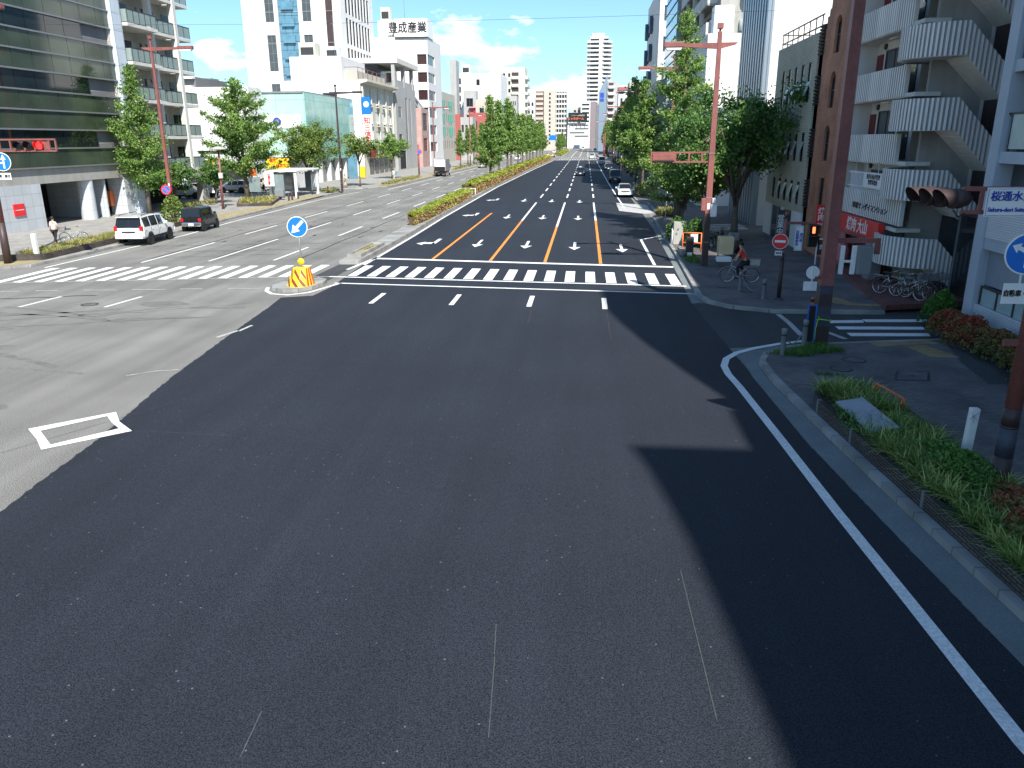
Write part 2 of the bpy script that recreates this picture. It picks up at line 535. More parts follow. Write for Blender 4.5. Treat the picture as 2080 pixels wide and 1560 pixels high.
    def build_each(self, name, mats, parent=None, **kw):
        """Every separate piece becomes a part of its own."""
        par = list(range(len(self.v)))

        def find(i):
            while par[i] != i:
                par[i] = par[par[i]]
                i = par[i]
            return i
        for f in self.f:
            for k in f[1:]:
                par[find(k)] = find(f[0])
        groups = {}
        for k, f in enumerate(self.f):
            groups.setdefault(find(f[0]), []).append(k)
        for ks in groups.values():
            q = MB()
            idx = {}
            for k in ks:
                for i in self.f[k]:
                    if i not in idx:
                        idx[i] = len(q.v)
                        q.v.append(self.v[i])
                q.f.append([idx[i] for i in self.f[k]])
                q.mi.append(self.mi[k])
                q.sm.append(self.sm[k])
            q.build(name, mats, parent, **kw)

    def build(self, name, mats, parent=None, bevel=0, smooth=None, kind=None):
        me = bpy.data.meshes.new(name)
        org = Vector((0, 0, 0))
        p = parent
        while p is not None:
            org += p.location
            p = p.parent
        me.from_pydata([(a - org.x, b - org.y, c - org.z) for a, b, c in self.v], [], self.f)
        if not isinstance(mats, (list, tuple)):
            mats = [mats]
        for k in mats:
            me.materials.append(M[k] if isinstance(k, str) else k)
        me.polygons.foreach_set('material_index', self.mi)
        me.polygons.foreach_set('use_smooth', self.sm if smooth is None else [smooth] * len(self.f))
        if self.tint:
            at = me.attributes.new('tint', 'FLOAT', 'FACE')
            at.data.foreach_set('value', self.tint)
        if bevel:
            bm = bmesh.new()
            bm.from_mesh(me)
            bmesh.ops.remove_doubles(bm, verts=bm.verts, dist=1e-5)
            es = [e for e in bm.edges if len(e.link_faces) == 2 and e.calc_face_angle(0) > 0.5]
            bmesh.ops.bevel(bm, geom=es, offset=bevel, segments=2, affect='EDGES', profile=0.6)
            bm.to_mesh(me)
            bm.free()
        me.update()
        o = bpy.data.objects.new(name, me)
        COL.objects.link(o)
        if parent is not None:
            o.parent = parent
        if kind:
            o['kind'] = kind
        return o


def thing(name, label, cat, loc=(0, 0, 0), group=None):
    o = bpy.data.objects.new(name, None)
    o.empty_display_size = 0.2
    COL.objects.link(o)
    o.location = loc
    o['label'], o['category'] = label, cat
    if group:
        o['group'] = group
    return o


def tag(o, label, cat, group=None):
    o['label'], o['category'] = label, cat
    if group:
        o['group'] = group
    return o


def struct(o):
    o['kind'] = 'structure'
    return o


def move(o, loc, rz=0.0, s=1.0):
    o.location = loc
    o.rotation_euler = (0, 0, rz)
    o.scale = (s, s, s)
    return o


CHILD = {}


def dup(root, loc, rz=0.0, s=1.0, label=None, group=None):
    """Copy of a thing with copies of its parts and sub-parts (mesh data shared)."""
    def walk(o, parent):
        c = o.copy()
        COL.objects.link(c)
        c.parent = parent
        for ch in o.children:
            walk(ch, c)
        return c
    r = walk(root, None)
    move(r, loc, rz, s)
    if label:
        r['label'] = label
    if group:
        r['group'] = group
    return r


def lettering(body, size, mname, parent, loc, facing, bold=0.0, name='lettering', extrude=0.006, align='CENTER', sx=1.0, shear=0.0, vertical=False):
    """Real letter shapes as a mesh; facing is a rotation (rx, ry, rz) of text that starts in the XY plane."""
    cu = bpy.data.curves.new(name, 'FONT')
    cu.body = '\n'.join(body) if vertical else body
    cu.size = size
    cu.extrude = extrude
    cu.offset = bold
    cu.align_x = align
    cu.align_y = 'CENTER'
    cu.shear = shear
    cu.resolution_u = 2
    if vertical:
        cu.space_line = 0.95
    t = bpy.data.objects.new(name + '_source', cu)
    COL.objects.link(t)
    dg = bpy.context.evaluated_depsgraph_get()
    me = bpy.data.meshes.new_from_object(t.evaluated_get(dg))
    bpy.data.objects.remove(t)
    me.materials.clear()
    me.materials.append(M[mname])
    T = Matrix.Rotation(facing[2], 4, 'Z') @ Matrix.Rotation(facing[0], 4, 'X') @ Matrix.Rotation(facing[1], 4, 'Z') @ Matrix.Diagonal((sx, 1, 1, 1))
    me.transform(T)
    o = bpy.data.objects.new(name, me)
    COL.objects.link(o)
    org = Vector((0, 0, 0))
    p = parent
    while p is not None:
        org += p.location
        p = p.parent
    o.location = Vector(loc) - org
    if parent is not None:
        o.parent = parent
    return o


F_CAM = (R(90), 0, 0)          # faces -Y, towards the camera
F_E = (R(90), 0, R(90))        # faces +X
F_W = (R(90), 0, R(-90))       # faces -X

# ------------------------------------------------------------------ ground, roads, pavements
struct(MB().sheet([(-2500, -400), (2500, -400), (2500, 4500), (-2500, 4500)], -0.02).build('ground', 'far_ground'))
struct(MB().sheet([(-140, -40), (5.6, -40), (5.6, 1400), (-36.5, 1400), (-36.5, 45), (-140, 33)], 0.0).build('road', 'asphalt_old'))
NEW_L = [(-10.1, -30), (-10.25, 5), (-10.31, 11.61), (-10.7, 15.2), (-11.46, 19.84), (-12.08, 25.43), (-12.43, 29.16), (-12.7, 31.2), (-11.5, 31.7), (-11.35, 33.7),
         (-11.7, 40.0), (-11.85, 53.5), (-12.15, 67.2), (-12.4, 110), (-11.6, 180), (-10.2, 253)]
NEW_R = [(5.2, 254), (5.15, 110), (5.1, 75), (5.05, 58), (4.75, 44), (4.45, 34.2), (4.35, 31.2), (4.5, 27), (4.72, 22.25), (4.91, 16.1), (5.32, 11.34), (5.57, 8.66), (6.0, 4), (6.2, -30)]
rw_ = random.Random(21)


def ragged(pts, amp, step):
    out = []
    for a, b in zip(pts, pts[1:]):
        n = max(1, int(math.dist(a, b) / step))
        for k in range(n):
            t = k / n
            out.append((a[0] + (b[0] - a[0]) * t + (rw_.uniform(-amp, amp) if k else 0), a[1] + (b[1] - a[1]) * t))
    return out + [pts[-1]]


NEW_L = ragged(NEW_L[:7], .03, .12) + NEW_L[7:]
NEW_R = NEW_R[:-7] + ragged(NEW_R[-7:], .018, .12)
struct(MB().sheet(NEW_L + NEW_R, 0.004).build('carriageway', 'asphalt_new'))
# side street between the two corners on the right
struct(MB().sheet([(4.3, 24.0), (7.2, 24.6), (11.2, 25.3), (13.2, 26.4), (60, 32), (60, 40), (13.5, 30.8), (11.2, 29.4), (7.2, 29.4), (4.3, 31.5)], 0.002).build('side_street', 'asphalt_side'))

# gutters (pale concrete strip beside the fresh asphalt)
gut = MB()
gl = [(6.2, -30), (6.0, 4), (5.57, 8.66), (5.32, 11.34), (4.91, 16.1), (4.72, 21.0), (4.78, 22.6), (5.15, 23.6), (5.9, 24.3), (7.2, 24.85)]
gr = [(6.75, -30), (6.5, 4), (6.03, 9.8), (5.72, 13), (5.33, 17.5), (5.12, 20.6), (5.14, 22.2), (5.45, 23.1), (6.05, 23.75), (7.2, 24.35)]
for i in range(len(gl) - 1):
    gut.quad((*gl[i], .008), (*gr[i], .008), (*gr[i + 1], .008), (*gl[i + 1], .008))
g2l = [(4.35, 31.0), (4.42, 33), (4.72, 44), (5.02, 58), (5.05, 66)]
g2r = [(4.75, 31.2), (4.75, 33), (5.1, 44), (5.38, 58), (5.4, 66)]
for i in range(len(g2l) - 1):
    gut.quad((*g2l[i], .008), (*g2r[i], .008), (*g2r[i + 1], .008), (*g2l[i + 1], .008))
struct(gut.build('gutter', 'gutter'))

KERB_H = 0.15


def pavement(name, outer, inner, surf, kerb_w=0.18):
    """Raised pavement: a kerb of real height along 'outer', and the paved sheet behind it."""
    k = MB()
    out = [Vector(p) for p in outer]
    ins = []
    for i, p in enumerate(out):
        d = ((out[min(i + 1, len(out) - 1)]) - out[max(i - 1, 0)]).normalized()
        ins.append(p + Vector((d.y, -d.x)) * kerb_w)
    for i in range(len(out) - 1):
        a, b, c, d = out[i], out[i + 1], ins[i + 1], ins[i]
        k.quad((a.x, a.y, -.01), (b.x, b.y, -.01), (b.x, b.y, KERB_H), (a.x, a.y, KERB_H))
        k.quad((a.x, a.y, KERB_H), (b.x, b.y, KERB_H), (c.x, c.y, KERB_H), (d.x, d.y, KERB_H))
    struct(k.build('kerb', 'kerb'))
    s = MB().sheet([(p.x, p.y) for p in ins] + list(inner), KERB_H - 0.004)
    return struct(s.build(name, surf))


# right, near corner (south of the side street); right, far corner; left side
pavement('pavement', [(6.75, -30), (6.5, 4), (6.03, 9.8), (5.72, 13), (5.33, 17.5), (5.12, 20.6), (5.14, 22.2), (5.45, 23.1), (6.05, 23.75), (7.2, 24.35), (11.2, 25.15), (12.3, 25.8)], [(14, 25.8), (40, -30)], 'walk')
pavement('pavement', [(11.2, 29.35), (7.2, 29.3), (5.6, 30.1), (4.95, 31.0), (4.75, 32), (4.75, 33), (5.1, 44), (5.38, 58), (5.6, 66), (6.3, 70), (6.3, 82), (5.4, 84.5), (5.3, 110), (5.4, 245), (7, 252), (40, 256)],
         [(40, 60), (40, 45), (13.5, 30.9)], 'walk')
pavement('pavement', [(40, 285), (7, 287), (5.6, 294), (5.6, 1000)], [(40, 1000)], 'walk')
pavement('pavement', [(-26.2, 1000), (-26.4, 300), (-26.9, 187), (-27.4, 134), (-27.7, 110), (-29.5, 106.2), (-60, 105.5)], [(-60, 1000)], 'walk_left')
pavement('pavement', [(-60, 100), (-32.0, 99.6), (-30.8, 97.5), (-31.0, 91), (-30.3, 75), (-29.9, 66), (-29.5, 58), (-29.3, 50), (-29.0, 43), (-29.2, 38.5), (-31.5, 35.6), (-36, 34), (-46, 32.5), (-120, 26)], [(-120, 100)], 'walk_left')

# ------------------------------------------------------------------ median island
MED_L = [(-13.0, 40.3), (-13.2, 50), (-13.5, 60), (-14.4, 112), (-14.2, 180), (-13.3, 250)]
MED_R = [(-10.4, 250), (-11.85, 180), (-12.7, 110), (-12.4, 67), (-12.05, 53.5), (-11.95, 40.3)]
med = MB().prism(MED_L + MED_R, -0.01, 0.2, 0)
struct(med.build('median', 'kerb'))
med2 = MB().prism([(-12.4, 305), (-12.4, 640), (-9.5, 640), (-8.5, 305)], -0.01, 0.2, 0)
struct(med2.build('median', 'kerb'))
tip = [(-13.35 + 0, 34.6), (-13.75, 34.0), (-13.85, 33.2), (-13.6, 32.55), (-13.0, 32.2), (-12.4, 32.35), (-11.95, 33.0), (-11.8, 34.0), (-11.9, 34.9), (-12.4, 35.3)]
struct(MB().prism(tip, -0.01, 0.17, 0).build('median', 'kerb'))
struct(MB().sheet([(-13.1, 35.3), (-12.0, 35.3), (-12.0, 40.2), (-13.0, 40.2)], 0.010).build('path', 'asphalt_side'))

# ------------------------------------------------------------------ road markings
Z1 = 0.012
mk = MB()      # fresh white paint
yl = MB()      # orange lane lines
ow = MB()      # worn paint on the old carriageway
LANES = [-8.35, -5.08, -2.08, 0.9]
# single dashes before the crossing
for x, y in zip((-8.56, -5.25, -2.12, 0.87), (31.3, 31.2, 31.08, 30.8)):
    mk.strip([(x, y - 1.1), (x, y + 1.1)], 0.2, Z1)


def cross_y(x, y0, k=-0.1):
    return y0 + k * (x + 11.8)


# stop line, crossing and its borders
mk.strip([(-11.75, 42.55), (4.6, 40.3)], 0.45, Z1)
mk.strip([(-12.3, 36.45), (4.6, 34.85)], 0.22, Z1)
mk.strip([(-11.5, 34.72), (4.75, 33.05)], 0.2, Z1)
for i in range(17):
    x = -11.25 + i * 0.965
    y0, y1 = cross_y(x, 36.75), cross_y(x, 40.0, -0.118)
    mk.quad((x - .23, y0 + .02, Z1), (x + .23, y0 - .02, Z1), (x + .23, y1 - .02, Z1), (x - .23, y1 + .02, Z1))
# line round the island tip
mk.strip([(-11.2, 34.75), (-11.55, 33.5), (-11.9, 32.35), (-12.6, 31.75), (-13.4, 31.95), (-13.9, 32.6), (-14.15, 33.4)], 0.17, Z1)
# edge line along the median and lane lines
mk.strip([(-11.62, 40.2), (-11.62, 43), (-11.72, 53.5), (-12.0, 67), (-12.25, 110), (-11.45, 180), (-10.1, 250)], 0.18, Z1)
mk.strip([(-12.05, 38.6), (-11.62, 43)], 0.2, Z1)
for x, ya, yb in ((LANES[0], 42.4, 70.6), (LANES[1], 41.9, 64.0), (LANES[2], 41.6, 59.6), (LANES[3], 41.2, 64.2)):
    yl.strip([(x, ya), (x, yb)], 0.17, Z1)
    if yb < 69:
        mk.strip([(x, yb), (x, 83)], 0.17, Z1)
for x in LANES[1:]:
    for k in range(14):
        y = 90 + 12 * k
        if y < 250:
            mk.strip([(x + 0.04, y), (x + 0.05, y + 6)], 0.18, Z1)
# white edge on the right, bay lines
mk.strip([(3.7, 40.9), (3.7, 51.7), (5.1, 53.7)], 0.16, Z1)
mk.strip([(3.78, 76), (3.45, 118), (3.3, 170), (3.3, 245)], 0.16, Z1)
mk.sheet([(3.2, 82.5), (6.1, 80), (6.0, 70.6), (5.2, 70.4), (3.15, 73.2)], 0.009, 2)  # concrete bus bay, toned lighter to paint in the sun on it
mk.strip([(4.62, 33.1), (5.25, 31.6), (6.2, 30.3), (7.4, 29.45)], 0.14, Z1, 2)
mk.strip([(7.3, 29.2), (7.35, 27.8), (7.3, 25.9)], 0.2, Z1, 2)


def arrow(mb, x, y, s=1.0, bend=0, z=Z1):
    """Straight-ahead arrow painted for traffic that comes towards -Y; bend=1 adds the turn to the right-hand side."""
    L, hw, hl = 3.8 * s, 0.37, 1.35 * s
    if not bend:
        mb.quad((x - .085, y - L / 2 + hl, z), (x + .085, y - L / 2 + hl, z), (x + .085, y + L / 2, z), (x - .085, y + L / 2, z))
        mb.add([(x - hw, y - L / 2 + hl, z), (x, y - L / 2, z), (x + hw, y - L / 2 + hl, z)], [(0, 1, 2)])
    else:
        mb.quad((x - .05, y - L / 2 + 1.0, z), (x + .2, y - L / 2 + 1.0, z), (x + .2, y + L / 2, z), (x - .05, y + L / 2, z))
        mb.add([(x + .2, y - L / 2 + 1.0, z), (x - .05, y - L / 2 + 1.9, z), (x - .55, y - L / 2 + 1.55, z), (x - .55, y - L / 2 + 1.0, z)], [(0, 1, 2, 3)])
        mb.add([(x - .55, y - L / 2 + 2.05, z), (x - .55, y - L / 2 + .45, z), (x - 1.05, y - L / 2 + 1.15, z)], [(0, 1, 2)])


for (x, y, b) in ((-9.5, 48.6, 1), (-6.6, 48.2, 0), (-3.53, 47.7, 0), (-.57, 47.2, 0), (2.23, 46.4, 0), (-9.5, 67.3, 1), (-6.49, 65.8, 0), (-3.49, 65.3, 0), (-.54, 64.8, 0),
                  (-9.6, 84.7, 1), (-6.48, 84, 0), (-3.52, 83.3, 0), (-.57, 82.5, 0)):
    arrow(mk, x * 1.015, y * 1.024, .95, b)
# the tall white edge line that swings round the near corner
mk.strip([(6.0, -10), (5.62, 2), (5.2, 5), (4.87, 7.3), (4.72, 10), (4.55, 12.8), (4.38, 16.5), (4.2, 20.0), (4.1, 21.2), (4.12, 22.0), (4.32, 22.8), (4.75, 23.5), (5.4, 24.1), (6.3, 24.7), (7.3, 25.2)], 0.2, Z1)
# zebra on the side street (runs along the street edge)
for k, (xa, xb, y) in enumerate(((8.9, 11.5, 26.1), (8.8, 11.7, 27.05), (8.8, 10.0, 28.0), (10.1, 12.3, 28.25))):
    mk.quad((xa, y - .2, Z1), (xb, y - .05, Z1), (xb + .1, y + .38, Z1), (xa, y + .25, Z1))
mk.quad((13.1, 28.7, Z1), (13.6, 28.0, Z1), (14.0, 28.2, Z1), (13.5, 29.2, Z1))
mk.strip([(8.35, 28.2), (8.45, 27.2)], 0.12, Z1, 2)
mk.strip([(8.3, 26.4), (8.6, 25.5)], 0.2, Z1, 2)
# box marking on the old road, bottom left
bx = [(-12.67, 15.59), (-11.31, 16.86), (-10.82, 16.20), (-10.19, 15.65), (-11.52, 14.42), (-12.02, 14.98)]
bi = [(-12.30, 15.49), (-11.35, 16.56), (-10.98, 16.14), (-10.58, 15.78), (-11.51, 14.71), (-11.86, 15.06)]
for i in range(6):
    j = (i + 1) % 6
    mk.quad((*bx[i], Z1), (*bx[j], Z1), (*bi[j], Z1), (*bi[i], Z1))
# left carriageway
for i in range(16):
    x = -27.6 + i * 0.93
    ya, yb = 36.0 + (x + 15.8) * 0.185, 40.0 + (x + 13.9) * 0.13
    mk.quad((x - .23, ya, Z1), (x + .23, ya, Z1), (x + .23, yb, Z1), (x - .23, yb, Z1))
mk.strip([(-27.9, 33.65), (-13.8, 36.25), (-12.3, 36.45)], 0.1, Z1, 2)
mk.strip([(-28.3, 38.3), (-28.2, 46.5), (-28.1, 53), (-28.8, 62), (-29.1, 72), (-29.6, 84), (-29.4, 95.5), (-28.8, 100.2)], 0.16, Z1)
mk.strip([(-26.4, 105), (-26.0, 137), (-25.6, 187), (-25.2, 245)], 0.16, Z1)
mk.strip([(-24.1, 40.3), (-24.05, 49)], 0.16, Z1)
mk.strip([(-20.6, 41), (-20.55, 51)], 0.16, Z1)
mk.strip([(-17.1, 41.5), (-17.05, 47)], 0.16, Z1)
for x in (-24.0, -20.45, -17.0):
    for k in range(16):
        y = (53.6 if x < -23 else 56 if x < -19 else 53) + 12.3 * k
        mk.strip([(x, y), (x, y + 6)], 0.15, Z1)
for x, y in ((-22.4, 29.7), (-18.9, 29.9), (-26.6, 29.6)):
    mk.strip([(x - .15, y - 1.1), (x + .15, y + 1.1)], 0.15, Z1)
for k in range(9):
    mk.strip([(-30 + k * 2.1 - .6, 31.2 + k * .27), (-30 + k * 2.1 + (.9 if k % 3 else .4), 31.2 + k * .27 + .1)], 0.1, Z1, 2)
mk.strip([(-11.9, 25.2), (-11.8, 26.1)], 0.12, Z1, 2)
mk.strip([(-12.25, 24.3), (-11.95, 25.3)], 0.14, Z1, 2)
mk.strip([(-13.8, 12.6), (-13.2, 12.2), (-12.6, 11.9)], 0.35, 0.006, 3)
mk.strip([(-12.8, 19.8), (-12.2, 20.3), (-11.6, 20.5)], 0.05, Z1, 2)
# next junction far ahead
for k in range(18):
    x = -8.6 + k * 0.85
    mk.quad((x - .2, 262, Z1), (x + .2, 262, Z1), (x + .2, 266, Z1), (x - .2, 266, Z1))
    x = -8.6 + k * 0.85
    mk.quad((x - .2, 286, Z1), (x + .2, 286, Z1), (x + .2, 290, Z1), (x - .2, 290, Z1))
mk.strip([(-9, 270), (5, 270)], 0.4, Z1)
for x in (-5.5, -2.4, 0.7, 3.6):
    mk.strip([(x, 300), (x + .5, 520)], 0.2, Z1)
# thin chalk setting-out lines on the new surface
ck = MB()
for p in ([(-10.15, 15.67), (-7.8, 15.57)], [(-10.4, 20.6), (-8.7, 20.9), (-7.6, 20.95)], [(-.93, 6.9), (-1.02, 8.3)], [(-1.03, 8.35), (-1.08, 9.0)], [(1.62, 7.4), (1.58, 10.6)], [(-3.55, 6.4), (-3.6, 7.1)],
          [(0.95, 25), (0.92, 29.5)], [(-1.95, 27), (-1.97, 29.5)], [(-8.3, 27.5), (-8.35, 29.3)], [(-12.6, 13.6), (-10.1, 18.0)]):
    ck.strip(p, 0.012, 0.0085)
struct(mk.build('road_markings', ['paint', 'gutter', 'paint_worn', 'paint_worn']))
struct(yl.build('road_markings', 'paint_yellow'))
struct(ck.build('road_markings', 'chalk'))
# sealed cracks and paving joints on the old carriageway
tar = MB()
rt = random.Random(3)


def wobble(x0, y0, x1, y1, w, amp=0.12, n=14):
    pts = []
    for i in range(n + 1):
        t = i / n
        pts.append((x0 + (x1 - x0) * t + rt.uniform(-amp, amp), y0 + (y1 - y0) * t + rt.uniform(-amp, amp)))
    tar.strip(pts, w, 0.005)


for x in (-24.35, -20.8, -15.9):
    wobble(x, 42, x + .1, 200, 0.1, 0.08, 40)
wobble(-27, 47, -14, 49.5, 0.07)
wobble(-25, 44.5, -15, 46.5, 0.06)
wobble(-31, 28, -21, 31.2, 0.12, 0.2)
wobble(-27, 58, -14.5, 60, 0.06)
wobble(-22, 71, -15, 74, 0.05)
wobble(-26, 41.5, -18, 44, 0.05)
wobble(-19, 27, -13.5, 30, 0.03)
wobble(-24, 24, -14, 27.5, 0.025)
wobble(-26.5, 84, -26.3, 140, 0.06, .1, 20)
for k in range(26):
    x, y = rt.uniform(-26, -14.5), rt.uniform(46, 66)
    tar.strip([(x, y), (x + rt.uniform(-.1, .1), y + rt.uniform(.2, .9))], rt.uniform(.06, .2), 0.0055)
for k in range(11):
    x, y, a = rt.uniform(-27, -14), rt.uniform(15, 31), rt.uniform(-.25, .35)
    pts = [(x + 1.1 * j, y + 1.1 * j * a + .035 * j * j * (1 if k % 2 else -1)) for j in range(7)]
    pts = [p for p in pts if p[0] < -13.2]
    if len(pts) > 2:
        tar.strip(pts, rt.uniform(.12, .3), 0.0045, 1)
for k in range(7):
    x, y = rt.uniform(-24, -14), rt.uniform(14, 30)
    r = rt.uniform(.25, .7)
    tar.sheet([(x + r * 1.6 * rt.uniform(.7, 1.1) * math.cos(j * .7), y + r * rt.uniform(.7, 1.1) * math.sin(j * .7)) for j in range(9)], .0042, 1)
struct(tar.build('road_surface', ['tar', 'stain']))


def manhole(x, y, r, z, label, square=None):
    m = MB()
    if square:
        a, b = square
        m.prism([(x - a, y - b), (x + a, y - b), (x + a + .35, y + b), (x - a + .35, y + b)], z - .02, z + .006, 0)
        m.prism([(x - a + .07, y - b + .07), (x + a - .07, y - b + .07), (x + a + .27, y + b - .08), (x - a + .42, y + b - .08)], z, z + .011, 1)
        m.prism([(x + .1, y - .05), (x + .22, y - .05), (x + .25, y + .05), (x + .13, y + .05)], z, z + .013, 0)
    else:
        m.lathe([(0, .0), (r, .0), (r, .012), (r * .9, .014), (r * .80, .009)], (x, y, z), n=28)
        m.lathe([(r * .80, .009), (r * .12, .011)], (x, y, z), n=28, m=1)
        m.lathe([(r * .12, .011), (0, .012)], (x, y, z), n=12)
    return tag(m.build('manhole_cover', ['dark_frame', 'walk']), label, 'manhole cover', 'manhole covers')


manhole(-20.0, 29.3, .33, .002, 'round manhole cover in the grey old asphalt of the left carriageway')
manhole(5.97, 33.96, .2, .146, 'small round cover on the pavement in front of the cyclist')
manhole(6.83, 32.98, .28, .146, 'round cover beside the wire between the two grey bollards')
manhole(7.22, 21.46, .3, .146, 'dark oval-looking round cover on the shaded corner, nearer the kerb')
manhole(7.88, 22.42, .33, .146, 'ring-shaped cover on the shaded corner near the tactile paving')
manhole(8.75, 20.9, 0, .146, 'square paved inspection cover with a dark outline on the shaded corner', (.45, .45))

# tactile paving and repaired patches
tp = MB()
tp.sheet([(9.0, 24.5), (11.0, 24.95), (11.1, 24.5), (9.1, 24.05)], .150)
tp.sheet([(9.9, 24.15), (10.6, 24.3), (11.05, 22.9), (10.2, 22.9)], .151)
tp.sheet([(9.2, 31.9), (10.2, 31.9), (10.6, 30.6), (9.8, 30.6)], .150)
tp.sheet([(10.0, 30.75), (11.6, 30.6), (11.7, 30.2), (10.1, 30.3)], .151)
struct(tp.build('pavement', 'tactile'))
struct(MB().sheet([(10.8, 22.3), (11.3, 24.4), (12.4, 22.5), (12.2, 20.4), (10.6, 20.3)], .1495).build('pavement', 'asphalt_side'))
alley = MB()
for k in range(4):
    alley.quad((8.3, 56.2 + k * 1.0, .16), (11.6, 57.0 + k * 1.0, .16), (11.6, 57.4 + k * 1.0, .16), (8.3, 56.6 + k * 1.0, .16))
struct(alley.build('road_markings', 'paint'))
# raised red-tiled forecourt of the stair block
fc = MB().prism([(11.3, 29.6), (13.9, 30.4), (20, 32), (20, 45), (12.3, 45), (12.1, 38)], .12, .32, 0)
struct(fc.build('pavement', 'red_tile'))

# ------------------------------------------------------------------ vegetation
def leaf(mb, p, size, rng, up=0.5, tint=None, asp=0.7):
    """One leaf (a small four-cornered blade folded along its rib), facing mostly up and outward."""
    a = rng.uniform(0, 2 * math.pi)
    n = Vector((rng.gauss(0, 1), rng.gauss(0, 1), rng.gauss(0, 1) + up * 2)).normalized()
    s = n.orthogonal().normalized()
    u = n.cross(s)
    d = s * math.cos(a) + u * math.sin(a)
    e = n.cross(d)
    d = d * size * 0.5
    e = e * size * 0.5 * asp
    k = len(mb.v)
    p = Vector(p)
    mb.v.extend([tuple(p - d), tuple(p + e - n * size * .12), tuple(p + d), tuple(p - e - n * size * .12)])
    mb.f.append([k, k + 1, k + 2, k + 3])
    mb.mi.append(0)
    mb.sm.append(False)
    mb.tint.append(rng.random() if tint is None else min(1, max(0, tint)))


def blade(mb, p, length, rng, lean, az, w=0.02, tint=None, seg=3):
    """An arching strap leaf."""
    p = Vector(p)
    dx, dy = math.cos(az), math.sin(az)
    sx, sy = -dy * w / 2, dx * w / 2
    t_ = rng.random() if tint is None else min(1, max(0, tint))
    prev = None
    for i in range(seg + 1):
        t = i / seg
        r = lean * length * (t ** 1.5)
        h = length * (t - 0.62 * lean * t * t)
        c = p + Vector((dx * r, dy * r, h))
        ww = 1 - t * .8
        cur = (len(mb.v), len(mb.v) + 1)
        mb.v.extend([(c.x - sx * ww, c.y - sy * ww, c.z), (c.x + sx * ww, c.y + sy * ww, c.z)])
        if prev:
            mb.f.append([prev[0], prev[1], cur[1], cur[0]])
            mb.mi.append(0)
            mb.sm.append(True)
            mb.tint.append(t_)
        prev = cur


def make_tree(name, label, kind, h, hb, rad, seed, leaf_n, leaf_s, mname, trunk_r=0.16, group=None, lean=0.0, fat=1.0):
    """A tapered trunk with limbs, and a crown of leaf clumps carried by those limbs."""
    rng = random.Random(seed)
    root = thing(name, label, 'tree', (0, 0, 0), group)
    tk, cr = MB(), MB()
    axis = []
    for i in range(7):
        t = i / 6
        axis.append(Vector((lean * t * h * .3 + rng.uniform(-.08, .08) * t * h * .12, rng.uniform(-.08, .08) * t * h * .12, t * h * (0.97 if kind == 'cone' else 0.62))))
    tk.tube(axis, [trunk_r * (1.35 if i == 0 else 1 - .86 * i / 6) for i in range(7)], 8)

    def trunk_at(z):
        zt = axis[-1].z
        k = min(5, max(0, int(z / zt * 6)))
        f = min(1, z / zt * 6 - k)
        return axis[k].lerp(axis[k + 1], f)
    clumps = []
    if kind == 'cone':
        nb = 52
        for i in range(nb):
            t = (i + rng.random()) / nb
            z = hb + (h - hb) * t * .97
            prof = (1 - t ** fat) ** 0.8 * (0.6 + 0.4 * min(1, t * 5 + .25))
            L = max(.45, rad * prof * rng.uniform(.6, 1.12))
            az = i * 2.399 + rng.uniform(-.5, .5)
            el = R(rng.uniform(5, 38))
            o = trunk_at(z - .15 * L)
            d = Vector((math.cos(az) * math.cos(el), math.sin(az) * math.cos(el), math.sin(el)))
            e = o + d * L
            tk.tube([o, o.lerp(e, .5) + Vector((0, 0, -.05 * L)), e], [trunk_r * .32 * (1 - t) + .02, trunk_r * .2 * (1 - t) + .015, .012], 5)
            nk = max(2, int(L / .36))
            for k in range(nk):
                f = .22 + .78 * (k + rng.random()) / nk
                clumps.append((o.lerp(e, f) + Vector((0, 0, rng.uniform(-.12, .1))), .34 + .34 * (1 - f) * L / max(rad, .1) + rng.uniform(0, .22), L))
        for k in range(4):
            clumps.append((trunk_at(h * (.9 + .03 * k)) + Vector((0, 0, .1 * k)), .22, 1))
    else:
        nl = 9
        for i in range(nl):
            az = i * 2.399 + rng.uniform(-.4, .4)
            el = R(rng.uniform(12, 70))
            o = trunk_at(hb * rng.uniform(.75, 1.1))
            c = Vector((axis[-1].x, axis[-1].y, hb + (h - hb) * .38))
            ex = Vector((math.cos(az) * math.cos(el) * rad, math.sin(az) * math.cos(el) * rad, math.sin(el) * (h - c.z) * .95)) * rng.uniform(.72, 1.0)
            e = c + ex
            mid = o.lerp(e, .5) + Vector((0, 0, .08 * h))
            tk.tube([o, mid, e], [trunk_r * .55, trunk_r * .34, .02], 6)
            for j in range(7):
                f = rng.uniform(.35, 1)
                b = (o.lerp(mid, f * 2) if f < .5 else mid.lerp(e, f * 2 - 1))
                q = b + Vector((rng.gauss(0, 1), rng.gauss(0, 1), rng.gauss(0, .6))) * rad * .30
                tk.tube([b, q], [.03, .01], 4)
                for k in range(3):
                    clumps.append((b.lerp(q, rng.uniform(.4, 1.1)), rng.uniform(.34, .6) * rad * .30 + .14, 1))
            clumps.append((e, .3 * rad * .3 + .12, 1))
    per = leaf_n / sum(c[1] ** 1.6 for c in clumps)
    for c, r, L in clumps:
        base = rng.uniform(.12, .88)
        for k in range(max(3, int(per * r ** 1.6))):
            v = Vector((rng.gauss(0, 1), rng.gauss(0, 1), rng.gauss(0, .75)))
            v = v.normalized() * r * min(1.9, abs(rng.gauss(0, .62)) + .12)
            leaf(cr, c + v, leaf_s * rng.uniform(.7, 1.3), rng, .3, base + rng.gauss(0, .16))
    tk.build('trunk', 'bark', root)
    cr.build('crown', mname, root)
    return root


